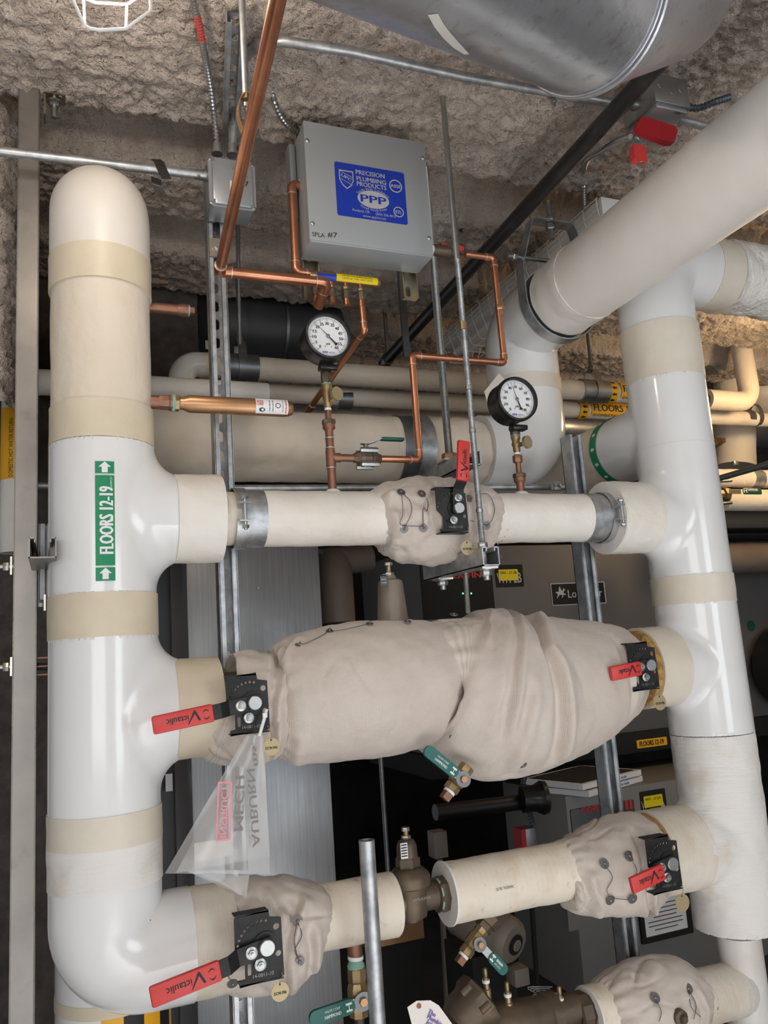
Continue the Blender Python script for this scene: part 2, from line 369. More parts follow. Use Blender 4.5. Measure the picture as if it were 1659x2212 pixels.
    def strap(s, pts, nrm_dirs, width, wdir, th):
        """flat band following pts, width along wdir, thickness along the given normals"""
        wdir = V(wdir).normalized(); vs = []; fs = []
        for p, nn in zip(pts, nrm_dirs):
            p = V(p); nn = V(nn).normalized()
            for a, b in ((-1, 0), (1, 0), (1, 1), (-1, 1)): vs.append(p + wdir * (a * width / 2) + nn * (b * th))
        k = len(pts)
        for i in range(k - 1):
            for j in range(4):
                j2 = (j + 1) % 4; fs.append((i * 4 + j, i * 4 + j2, (i + 1) * 4 + j2, (i + 1) * 4 + j))
        fs.append((3, 2, 1, 0)); fs.append(tuple((k - 1) * 4 + j for j in range(4)))
        return s.add(vs, fs)
    def build(s, name, mt, parent=None, label=None, smooth=True, angle=35, fixn=True):
        if parent is None:
            lo = [min(v[i] for v in s.v) for i in range(3)]; hi = [max(v[i] for v in s.v) for i in range(3)]
            base = V(((lo[0] + hi[0]) / 2, (lo[1] + hi[1]) / 2, lo[2]))
        else: base = parent.get('_w') and V(parent['_w']) or V((0, 0, 0))
        me = bpy.data.meshes.new(name); me.from_pydata([v - base for v in s.v], [], s.f)
        if s.uv is not None:
            ul = me.uv_layers.new(name='UVMap'); ul.data.foreach_set('uv', s.uv)
        me.validate(clean_customdata=False)
        if fixn:
            bm = bmesh.new(); bm.from_mesh(me); bmesh.ops.recalc_face_normals(bm, faces=bm.faces); bm.to_mesh(me); bm.free()
        me.materials.append(MATS[mt] if isinstance(mt, str) else mt)
        if smooth:
            me.shade_smooth(); me.set_sharp_from_angle(angle=math.radians(angle))
        o = bpy.data.objects.new(name, me); COL.objects.link(o); o['_w'] = list(base)
        if parent is None: o.location = base
        else: o.parent = parent
        if label: o['label'] = label
        return o
def thing(name, label, cat, base, group=None):
    o = bpy.data.objects.new(name, None); COL.objects.link(o); o.empty_display_size = 0.05
    o.location = base; o['_w'] = list(base); o['label'] = label; o['category'] = cat
    if group: o['group'] = group
    return o
def tag(o, label, cat, group=None):
    o['label'] = label; o['category'] = cat
    if group: o['group'] = group
    return o
def structure(o, label=None):
    o['kind'] = 'structure'
    if label: o['label'] = label
    return o
def rpath(pts, rad, seg=6):
    """polyline with rounded corners"""
    pts = [V(p) for p in pts]; out = [pts[0]]
    for i in range(1, len(pts) - 1):
        a, b, c = pts[i - 1], pts[i], pts[i + 1]; d1 = (a - b).normalized(); d2 = (c - b).normalized()
        ang = d1.angle(d2); t = min(rad / math.tan(ang / 2), (a - b).length * 0.49, (c - b).length * 0.49)
        rr = t * math.tan(ang / 2); p1 = b + d1 * t; cc = b + (d1 + d2).normalized() * (rr / math.sin(ang / 2))
        e1 = (p1 - cc); e2 = (b + d2 * t - cc); tot = e1.angle(e2); ax = e1.cross(e2)
        for k in range(seg + 1):
            out.append(cc + Matrix.Rotation(tot * k / seg, 3, ax.normalized()) @ e1)
    out.append(pts[-1]); return out
def resample(pts, step):
    out = [V(pts[0])]
    for a, b in zip(pts, pts[1:]):
        a, b = V(a), V(b); n = max(1, int((b - a).length / step))
        for i in range(1, n + 1): out.append(a.lerp(b, i / n))
    return out
def catmull(pts, n=8):
    P = [V(p) for p in pts]; P = [P[0] * 2 - P[1]] + P + [P[-1] * 2 - P[-2]]; out = []
    for i in range(1, len(P) - 2):
        for k in range(n):
            t = k / n; a, b, c, d = P[i - 1], P[i], P[i + 1], P[i + 2]
            out.append(0.5 * ((2 * b) + (c - a) * t + (2 * a - 5 * b + 4 * c - d) * t * t + (3 * b - a - 3 * c + d) * t ** 3))
    out.append(P[-2]); return out
# ---- surface nets for fitting covers
def surfnet(sdf, lo, hi, h):
    ax = [np.arange(lo[i], hi[i] + h, h) for i in range(3)]
    G = np.meshgrid(*ax, indexing='ij'); g = sdf(*G); ins = g < 0
    nx, ny, nz = g.shape
    cnt = np.zeros((nx - 1, ny - 1, nz - 1), int)
    for dx in (0, 1):
        for dy in (0, 1):
            for dz in (0, 1): cnt += ins[dx:nx - 1 + dx, dy:ny - 1 + dy, dz:nz - 1 + dz]
    act = (cnt > 0) & (cnt < 8); idx = -np.ones(act.shape, int); A = np.argwhere(act); idx[act] = np.arange(len(A))
    P = np.stack([ax[0][A[:, 0]], ax[1][A[:, 1]], ax[2][A[:, 2]]], 1) + h / 2
    for it in range(4):
        e = h * 0.05; d = sdf(P[:, 0], P[:, 1], P[:, 2])
        gr = np.stack([sdf(P[:, 0] + e * (k == 0), P[:, 1] + e * (k == 1), P[:, 2] + e * (k == 2)) - d for k in range(3)], 1) / e
        gr /= np.maximum((gr ** 2).sum(1, keepdims=True), 0.2)
        P = P - np.clip(d[:, None] * gr, -h * 0.8, h * 0.8)
    F_ = []
    for a in range(3):
        b, c = (a + 1) % 3, (a + 2) % 3
        sl0 = [slice(None)] * 3; sl1 = [slice(None)] * 3; sl0[a] = slice(0, -1); sl1[a] = slice(1, None)
        ed = np.argwhere(ins[tuple(sl0)] != ins[tuple(sl1)])
        ok = (ed[:, b] > 0) & (ed[:, c] > 0) & (ed[:, b] < g.shape[b] - 1) & (ed[:, c] < g.shape[c] - 1); ed = ed[ok]
        def cell(ob, oc):
            q = ed.copy(); q[:, b] -= ob; q[:, c] -= oc; return idx[q[:, 0], q[:, 1], q[:, 2]]
        q = np.stack([cell(0, 0), cell(1, 0), cell(1, 1), cell(0, 1)], 1)
        fl = ins[ed[:, 0], ed[:, 1], ed[:, 2]]; q[fl] = q[fl][:, ::-1]; F_.append(q[(q >= 0).all(1)])
    mb = MB(); mb.v = [V(p) for p in P]; mb.f = [tuple(int(i) for i in f) for f in np.concatenate(F_)]
    return mb
def filletu(a, b, r): return np.maximum(r, np.minimum(a, b)) - np.sqrt(np.maximum(r - a, 0) ** 2 + np.maximum(r - b, 0) ** 2)

# ================================================================== the setting
CEIL = 2.92
def flute(y):
    """underside profile of the sprayed steel deck: ridges and recessed flutes along X"""
    y = np.asarray(y, float); h = np.zeros_like(y)
    edges = [(1.985, 2.03, 2.17, 2.25), (2.47, 2.51, 2.64, 2.71), (3.0, 3.04, 3.17, 3.24), (3.5, 3.54, 3.67, 3.74), (4.0, 4.04, 4.2, 4.27)]
    for a, b, c, d in edges:
        t = np.clip(np.minimum((y - a) / (b - a), (d - y) / (d - c)), 0, 1); h = np.maximum(h, t * t * (3 - 2 * t))
    return h
def spray_h(x, y, z):
    r1 = np.abs(perlin(x * 14, y * 14, z * 14)); r2 = perlin(x * 34 + 5, y * 34, z * 34); r3 = np.abs(perlin(x * 70, y * 70 + 9, z * 70))
    r4 = np.abs(perlin(x * 30 + 3, y * 30 + 8, z * 30)) ; return -0.022 * r1 - 0.010 * r2 - 0.012 * r3 + 0.022 * np.exp(-(r4 / 0.10) ** 2) * 0.7
def gridmesh(us, vs, fn):
    U, Vv = np.meshgrid(us, vs, indexing='ij'); P = fn(U, Vv).reshape(-1, 3); n, k = len(us), len(vs)
    mb = MB(); mb.v = [V(p) for p in P]
    mb.f = [(i * k + j, (i + 1) * k + j, (i + 1) * k + j + 1, i * k + j + 1) for i in range(n - 1) for j in range(k - 1)]
    return mb
xs = np.concatenate([np.arange(-3.0, -0.6, 0.15), np.arange(-0.6, 3.9, 0.0125), np.arange(3.9, 6.6, 0.12)])
ys = np.concatenate([np.arange(-3.4, 1.05, 0.15), np.arange(1.05, 3.5, 0.0125), np.arange(3.5, 6.1, 0.07)])
def ceil_fn(X, Y):
    wob = 0.02 * perlin(X * 3, Y * 0 + 1.3) + 0.008 * perlin(X * 18, Y * 0 + 4.1)
    big = 0.018 * perlin(X * 2.5, Y * 2.5, 3.1)
    Z = CEIL + 0.105 * flute(Y + wob) + big + spray_h(X, Y, 0 * X) + 0.006
    return np.stack([X, Y, Z], -1)
structure(gridmesh(xs, ys, ceil_fn).build('ceiling', 'spray', fixn=False, angle=180), 'rough beige sprayed fireproofing on a fluted deck ceiling')
mb = MB().wbox((-3, -3.4, -0.1), (6.5, 1.5, 0)); structure(mb.build('floor', 'concrete_bounce', smooth=False), 'concrete floor in front of the pipes, paled to bounce light upward')
mb = MB().wbox((-3, 1.5, -0.1), (6.5, 6, 0.0)); structure(mb.build('floor_rear_dark', 'concrete', smooth=False), 'rear floor under the boilers, coloured dark for the gloom there')  # same floor further back, gloom put into its dark colour
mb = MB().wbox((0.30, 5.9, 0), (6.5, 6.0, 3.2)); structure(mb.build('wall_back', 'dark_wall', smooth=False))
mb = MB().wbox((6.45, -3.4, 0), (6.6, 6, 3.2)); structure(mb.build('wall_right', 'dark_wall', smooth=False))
# sprayed wall behind the left riser and the sprayed column at far left
zs = np.arange(0.0, 3.02, 0.02)
def wl(U, Vv): return np.stack([U, 3.02 + 0 * U - spray_h(U, Vv, 3 + 0 * U) * 0.8, Vv], -1)
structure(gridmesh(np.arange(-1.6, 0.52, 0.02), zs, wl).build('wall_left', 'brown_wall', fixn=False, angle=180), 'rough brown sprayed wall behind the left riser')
def col_fn(U, Vv):                                 # rounded sprayed beam end: U runs around, V runs down
    a = np.clip(U, 0, 1) * PI / 2; r = 0.10
    x = -0.100 - r + r * np.sin(a) + np.minimum(U, 0) * 1.0; y = 2.06 + r - r * np.cos(a) + np.maximum(U - 1, 0)
    d = spray_h(x, y, Vv) * 1.4; x = x + d * np.sin(a); y = y - d * np.cos(a)
    return np.stack([x, y, Vv], -1)
us = np.concatenate([np.arange(-1.0, 0, 0.04), np.arange(0, 1, 0.12), np.arange(1, 1.9, 0.04)])
structure(gridmesh(us, np.arange(2.16, 3.02, 0.014), col_fn).build('wall_corner', 'spray', fixn=False, angle=180), 'sprayed concrete haunch beside the tall strut')

# ================================================================== insulated risers and branches
HX, HR = 0.088, 0.109
RX, RR = 1.697, 0.111
ZT, ZM, ZB = 1.829, 1.410, 0.933
def zl(py): return W(222, py, YM - HR).z
def zr(py): return W(1430 + (py - 800) * 0.14, py, YM - RR).z
def bumpy(pts, r, amp, freq, n=64, seed=0.0, step=0.006, flat_end=True):
    """insulated pipe whose paper or cloth is slightly uneven"""
    P = resample(pts, step); mb = MB().tube(P, r, n)
    A = np.array(mb.v); B = np.repeat(np.array(P), n, axis=0); D = A - B; L = np.linalg.norm(D, axis=1, keepdims=True); D = D / L
    q = A * freq + seed; d = perlin(q[:, 0], q[:, 1], q[:, 2]) + 0.5 * perlin(q[:, 0] * 2.3, q[:, 1] * 2.3, q[:, 2] * 2.3)
    A = A + D * (amp * d)[:, None]; mb.v = [V(p) for p in A]; return mb
# ---- left riser
LH = thing('insulated_riser', 'thick white insulated riser pipe with green FLOORS 12-19 marker and two side tees', 'pipe', (HX, YM, 0.82))
up = lambda x, z: V((x, YM, z))
crown = W(213, 368, 1.97).z
zax = crown - HR - 0.050
MB().tube(rpath([(HX, YM, zl(523)), (HX, YM, zax), (HX, 3.0, zax)], 0.15, 14), HR + 0.002, 72).build('elbow_cover', 'pvc_matte', LH)
bumpy([up(HX, zl(597)), up(HX, zl(523) + 0.002)], HR + 0.0035, 0.001, 20).build('tape_band', 'tape', LH)
bumpy([up(HX, zl(940)), up(HX, zl(597))], HR - 0.001, 0.0022, 9).build('pipe_jacket', 'asj', LH)
bumpy([up(HX, zl(941)), up(HX, zl(858))], HR + 0.0025, 0.003, 14).build('tape_band', 'tape', LH)
def tee(cx, z, r, rb, x_end, z0, z1, fil, zc, fil2=None):
    sgn = 1 if x_end > cx else -1
    def sdf(X, Y, Z):
        a = np.sqrt((X - cx) ** 2 + (Y - YM) ** 2) - r
        b = np.maximum(np.sqrt((Z - zc) ** 2 + (Y - YM) ** 2) - rb, -(X - cx) * sgn)
        dt = (Y - YM) ** 2 / (np.sqrt((X - cx) ** 2 + (Y - YM) ** 2) * np.sqrt((Z - zc) ** 2 + (Y - YM) ** 2) + 1e-6)
        d = filletu(a, b, fil * np.clip(1 - dt, 0.02, 1))
        d = np.maximum(d, np.maximum(Z - z1, z0 - Z)); return np.maximum(d, (X - x_end) * sgn)
    lo = (min(cx - r, x_end) - 0.02, YM - r - 0.03, z0 - 0.01); hi = (max(cx + r, x_end) + 0.02, YM + r + 0.03, z1 + 0.01)
    return surfnet(sdf, lo, hi, 0.0055)
xc1 = W(385, 1125, YM).x; xc2 = W(385, 1530, YM).x
tee(HX, 0, HR + 0.002, 0.0965, xc1, zl(1280), zl(940), 0.065, ZT).build('tee_cover', 'pvc', LH)
tee(HX, 0, HR + 0.002, 0.1025, xc2, zl(1775), zl(1373), 0.065, ZM).build('tee_cover', 'pvc', LH)
bumpy([up(HX, zl(1375)), up(HX, zl(1278))], HR + 0.004, 0.0015, 18).build('tape_band', 'tape', LH)
bumpy([up(HX, zl(1840)), up(HX, zl(1766))], HR + 0.004, 0.002, 18).build('tape_band', 'tape_pale', LH)
bumpy([up(HX, zl(1935)), up(HX, zl(1838))], HR + 0.0035, 0.0025, 18).build('painted_wrap', 'canvas', LH)
xe = W(447, 2040, YM).x
MB().tube(rpath([(HX, YM, zl(1915)), (HX, YM, ZB), (xe - 0.035, YM, ZB)], 0.155, 16), HR + 0.001, 72).build('elbow_cover', 'pvc', LH)
bumpy([(xe - 0.045, YM, ZB), (xe + 0.05, YM, ZB)], HR - 0.002, 0.003, 20).build('painted_wrap', 'canvas_x', LH)
# cut collars of the two side tees
x1 = W(473, 1125, YM).x
bumpy([(xc1 - 0.01, YM, ZT), (x1, YM, ZT)], 0.1015, 0.0025, 22).build('collar', 'asj_white', LH)
MB().washer((x1 - 0.002, YM, ZT), UX, 0.1, 0.066, 0.004, 48).build('cut_foam_edge', 'foam', LH)
x2 = W(470, 1528, YM).x
bumpy([(xc2 - 0.01, YM, ZM), (x2, YM, ZM)], 0.1065, 0.002, 22).build('collar', 'tape', LH)
# pipe marker: green label running up the riser, with arrows
def lab_warp(z0, ac, r):
    return lambda x, y: V((HX + r * math.sin(ac - y / r), YM - r * math.cos(ac - y / r), z0 + x))
def riser_patch(mb, z0, z1, a0, a1, r): return mb.cylpatch((HX, YM, 0), UZ, -UY, r, z0, z1, a0, a1)
ac = math.asin((W(227, 1125, YM - HR).x - HX) / HR); hw = 0.0185 / HR
lab = MB(); R1 = HR + 0.0035
for p0, p1 in ((1255, 1226), (1222, 1027), (1023, 997)): riser_patch(lab, zl(p0), zl(p1), ac - hw, ac + hw, R1)
lb = lab.build('pipe_marker', 'green_label', LH, 'green pipe marker reading FLOORS 12-19 with white arrows')
tx = MB(); tx.text('FLOORS 12-19', None, None, None, 0.027, zl(1052) - zl(1196), 'C', lab_warp((zl(1052) + zl(1196)) / 2, ac + 0.02, R1 + 0.0008), bold=0.0013)
for pc in (1240, 1010):
    wv = lab_warp(zl(pc), ac, R1 + 0.0008)
    vs, fs = shape2d([[(-0.011, -0.006), (0.001, -0.006), (0.001, -0.0125), (0.0125, 0), (0.001, 0.0125), (0.001, 0.006), (-0.011, 0.006)]])
    MB().add([wv(a, b) for a, b in vs], fs).build('arrow', 'white_label', lb)
tx.build('lettering', 'white_label', lb); tx = MB()
tx.text('RAMPCO', None, None, None, 0.004, 0.024, 'C', lab_warp(zl(1043), ac + 0.11, R1 + 0.0008))
tx.build('lettering', 'white_label', lb)
# ---- right riser
RH = thing('insulated_riser', 'glossy white insulated riser on the right with taped joints and side tees', 'pipe', (RX, YM, 0.66))
ztop = W(1575, 600, YM).z
MB().tube(rpath([(RX, YM, zr(685)), (RX, YM, ztop), (RX + 0.20, YM, ztop)], 0.17, 14), RR + 0.001, 64).build('elbow_cover', 'pvc', RH)
bumpy([(RX + 0.19, YM, ztop), (RX + 0.30, YM, ztop)], RR + 0.003, 0.003, 18).build('tape_band', 'tape_pale', RH)
bumpy([(RX + 0.28, YM, ztop), (RX + 1.5, YM, ztop)], RR + 0.004, 0.020, 11, seed=3).build('crumpled_jacket', 'asj_crumpled', RH)
bumpy([(RX, YM, zr(797)), (RX, YM, zr(678))], RR + 0.0045, 0.003, 16).build('tape_band', 'tape_pale', RH)
zback = W(1465, 931, YM).z
xr1 = RX - RR - 0.045
def sdf_big(X, Y, Z):
    a = np.sqrt((X - RX) ** 2 + (Y - YM) ** 2) - (RR + 0.002)
    b = np.maximum(np.sqrt((Z - ZT) ** 2 + (Y - YM) ** 2) - 0.0975, X - RX)
    c = np.maximum(np.sqrt((Z - zback) ** 2 + (X - RX) ** 2) - 0.108, -(Y - YM))
    ra, rb_, rc_ = np.sqrt((X - RX) ** 2 + (Y - YM) ** 2) + 1e-4, np.sqrt((Z - ZT) ** 2 + (Y - YM) ** 2) + 1e-4, np.sqrt((Z - zback) ** 2 + (X - RX) ** 2) + 1e-4
    d = filletu(a, b, 0.055 * np.clip(1 - (Y - YM) ** 2 / (ra * rb_), 0.02, 1)); d = filletu(d, c, 0.055 * np.clip(1 - (X - RX) ** 2 / (ra * rc_), 0.02, 1))
    d = np.maximum(d, np.maximum(Z - zr(797), zr(1241) - Z)); d = np.maximum(d, Y - 2.09); return np.maximum(d, xr1 - X)
surfnet(sdf_big, (xr1 - 0.02, YM - 0.14, zr(1241) - 0.01), (RX + 0.14, 2.11, zr(797) + 0.01), 0.006).build('tee_cover', 'pvc', RH)
MB().washer((RX, YM, zr(949)), UZ, RR + 0.0028, RR, 0.0012, 64).build('seam', 'pvc_dirty', RH)
bumpy([(RX, YM, zr(1301)), (RX, YM, zr(1239))], RR + 0.004, 0.003, 20).build('tape_band', 'tape_pale', RH)
xr2 = RX - RR - 0.028
tee(RX, 0, RR + 0.002, 0.1045, xr2, zr(1595), zr(1299), 0.04, ZM).build('tee_cover', 'pvc', RH)
xr3 = RX - RR - 0.03
def sdf_low(X, Y, Z):
    nb = 0.004 * perlin(X * 14, Y * 14, Z * 14) + 0.002 * perlin(X * 40, Y * 40, Z * 40)
    a = np.sqrt((X - RX) ** 2 + (Y - YM) ** 2) - (RR + 0.001) - nb
    b = np.maximum(np.sqrt((Z - ZB) ** 2 + (Y - YM) ** 2) - 0.106 - nb, X - RX)
    ra, rb_ = np.sqrt((X - RX) ** 2 + (Y - YM) ** 2) + 1e-4, np.sqrt((Z - ZB) ** 2 + (Y - YM) ** 2) + 1e-4
    d = filletu(a, b, 0.03 * np.clip(1 - (Y - YM) ** 2 / (ra * rb_), 0.02, 1))
    d = np.maximum(d, np.maximum(Z - zr(1597), zr(2040) - Z)); return np.maximum(d, xr3 - X)
surfnet(sdf_low, (xr3 - 0.02, YM - 0.15, zr(2040) - 0.01), (RX + 0.14, YM + 0.15, zr(1597) + 0.01), 0.0055).build('painted_wrap', 'canvas', RH)
MB().tube([(RX, YM, zr(2060)), (RX, YM, zr(2060) - 0.35)], 0.057, 40).build('lower_pipe', 'pvc_dirty', RH)
# collars of the right riser
xr1b = W(1305, 1112, YM).x
bumpy([(xr1 + 0.01, YM, ZT), (xr1b, YM, ZT)], 0.1025, 0.003, 22).build('collar', 'asj_white', RH)
MB().washer((xr1b - 0.002, YM, ZT), UX, 0.101, 0.066, 0.004, 48).build('cut_foam_edge', 'foam', RH)
xr2b = W(1378, 1440, YM).x
bumpy([(xr2 + 0.01, YM, ZM), (xr2b, YM, ZM)], 0.109, 0.0025, 22).build('collar', 'tape_pale', RH)
MB().lathe((xr2b - 0.02, YM, ZM), UX, [(0, 0.085), (0.006, 0.100), (0.022, 0.102), (0.022, 0.085)], 48).build('torn_insulation', 'fibreglass', RH)
xr3b = W(1402, 1845, YM).x
bumpy([(xr3 + 0.01, YM, ZB), (xr3b, YM, ZB)], 0.1075, 0.003, 22).build('collar', 'canvas_x', RH)
MB().lathe((xr3b - 0.02, YM, ZB), UX, [(0, 0.08), (0.0, 0.102), (0.022, 0.102), (0.022, 0.08)], 48).build('torn_insulation', 'fibreglass', RH)
# back branch with green arrow band
bumpy([(RX, 2.085, zback), (RX, 2.75, zback)], 0.106, 0.003, 12, seed=8).build('pipe_jacket', 'asj', RH)
gb = MB(); gb.tube([(RX, 2.075, zback), (RX, 2.108, zback)], 0.1105, 64, cap=False); gbo = gb.build('arrow_band', 'green_label', RH, 'green band with white arrows around the back branch')
for k in range(14):
    ar = MB()
    a = 2 * PI * k / 14; rr_ = 0.1116
    vs, fs = shape2d([[(-0.009, -0.004), (0.0, -0.004), (0.0, -0.008), (0.009, 0), (0.0, 0.008), (0.0, 0.004), (-0.009, 0.004)]])
    ar.add([V((RX + rr_ * math.cos(a + q / rr_), 2.0915 + p, zback + rr_ * math.sin(a + q / rr_))) for p, q in vs], fs)
    ar.build('arrow', 'white_label', gbo)

# ---- top branch between the risers
def bandclamp(parent, x, zc, r, wid=0.028, bolt_up=True):
    b = MB(); n = 40; pts = []; nr = []
    for i in range(n + 1):
        a = math.radians(-12 + 384 * 0 + (360 - 24) * i / n) ; a = math.radians(12) + (2 * PI - math.radians(24)) * i / n
        d = V((0, -math.cos(a), math.sin(a))); pts.append(V((x, YM, zc)) + d * r); nr.append(d)
    b.strap(pts, nr, wid, UX, 0.0025)
    for s in (1, -1):
        a = s * math.radians(12); d = V((0, -math.cos(a), math.sin(a)))
        b.box(V((x, YM, zc)) + d * (r + 0.014), (wid, 0.030, 0.0028), (UX, d, V((0, math.sin(a), math.cos(a)))))
    o = b.build('band', 'galv', parent)
    c = V((x, YM - r - 0.018, zc)); MB().cyl(c - UZ * 0.040, c + UZ * 0.036, 0.004, n=10).build('bolt', 'zinc', o)
    MB().hexn(c + UZ * 0.0295, UZ, 0.0085, 0.007).build('nut', 'zinc', o); MB().hexn(c - UZ * 0.0365, UZ, 0.0085, 0.007).build('nut', 'zinc', o)
TB = thing('insulated_branch_pipe', 'white wrapped branch pipe across the top between the two risers', 'pipe', (x1, YM, ZT - 0.066))
rT = 0.0665
xa = W(562, 1123, YM).x; xj0 = W(835, 1123, YM).x; xj1 = W(1065, 1115, YM).x
bumpy([(x1 - 0.03, YM, ZT), (xa, YM, ZT)], rT - 0.004, 0.001, 20, 48).build('bare_sleeve', 'tape_pale', TB)
bumpy([(xa, YM, ZT), (xj0 + 0.03, YM, ZT)], rT, 0.0025, 16, 56).build('pipe_jacket', 'asj_white', TB)
bumpy([(xj1 - 0.03, YM, ZT), (W(1258, 1113, YM).x, YM, ZT)], rT, 0.0025, 16, 56, seed=4).build('pipe_jacket', 'asj_white', TB)
MB().tube([(xa - 0.055, YM, ZT), (xa + 0.004, YM, ZT)], rT + 0.0015, 48).build('metal_saddle', 'galv', TB)
bumpy([(W(1258, 1113, YM).x - 0.004, YM, ZT), (xr1b + 0.04, YM, ZT)], rT + 0.0015, 0.001, 20, 48).build('metal_saddle', 'galv', TB)
cl = thing('strut_pipe_clamp', 'galvanized band clamp with bolt at the left end of the top branch', 'clamp', (xa - 0.05, YM, ZT - 0.07)); bandclamp(cl, W(513, 1123, YM).x, ZT, rT + 0.003)
cl = thing('strut_pipe_clamp', 'galvanized band clamp tucked against the right cut collar of the top branch', 'clamp', (xr1b, YM, ZT - 0.07)); bandclamp(cl, W(1300, 1112, YM).x, ZT, rT + 0.003)
# ---- middle branch: pipe core hidden under the quilted jackets
MBp = thing('branch_pipe', 'middle branch pipe hidden under big quilted jackets between the risers', 'pipe', (x2, YM, ZM - 0.07))
MB().tube([(x2 - 0.03, YM, ZM), (xr2b + 0.03, YM, ZM)], 0.07, 32).build('pipe_core', 'bronze', MBp)
# ---- bottom branch
BB = thing('insulated_branch_pipe', 'stained cream wrapped bottom branch pipe split by a bronze regulator valve', 'pipe', (0.4, YM, ZB - 0.07))
rB = 0.0685
bumpy([(xe + 0.03, YM, ZB), (W(848, 1950, YM).x, YM, ZB)], rB, 0.003, 14, 56).build('pipe_jacket', 'asj_old', BB)
MB().washer((W(848, 1950, YM).x - 0.001, YM, ZB), UX, rB - 0.001, 0.03, 0.003, 40).build('cut_foam_edge', 'foam', BB)
bumpy([(W(962, 1930, YM).x, YM, ZB), (W(1260, 1870, YM).x, YM, ZB)], rB, 0.003, 14, 56, seed=6).build('pipe_jacket', 'asj_old', BB)
MB().washer((W(962, 1930, YM).x - 0.003, YM, ZB), UX, rB + 0.003, 0.036, 0.005, 40).build('cut_foam_edge', 'foam', BB)
tx = MB(); xw = W(1060, 1900, YM).x
tx.text('20 PSI "NORMAL"', None, None, None, 0.006, 0.05, 'C', lambda x, y: V((xw + x, YM - (rB + 0.0035) * math.cos(0.12 + y / rB), ZB + (rB + 0.0035) * math.sin(0.12 + y / rB))))
tx.build('handwriting', 'black_ink', BB)

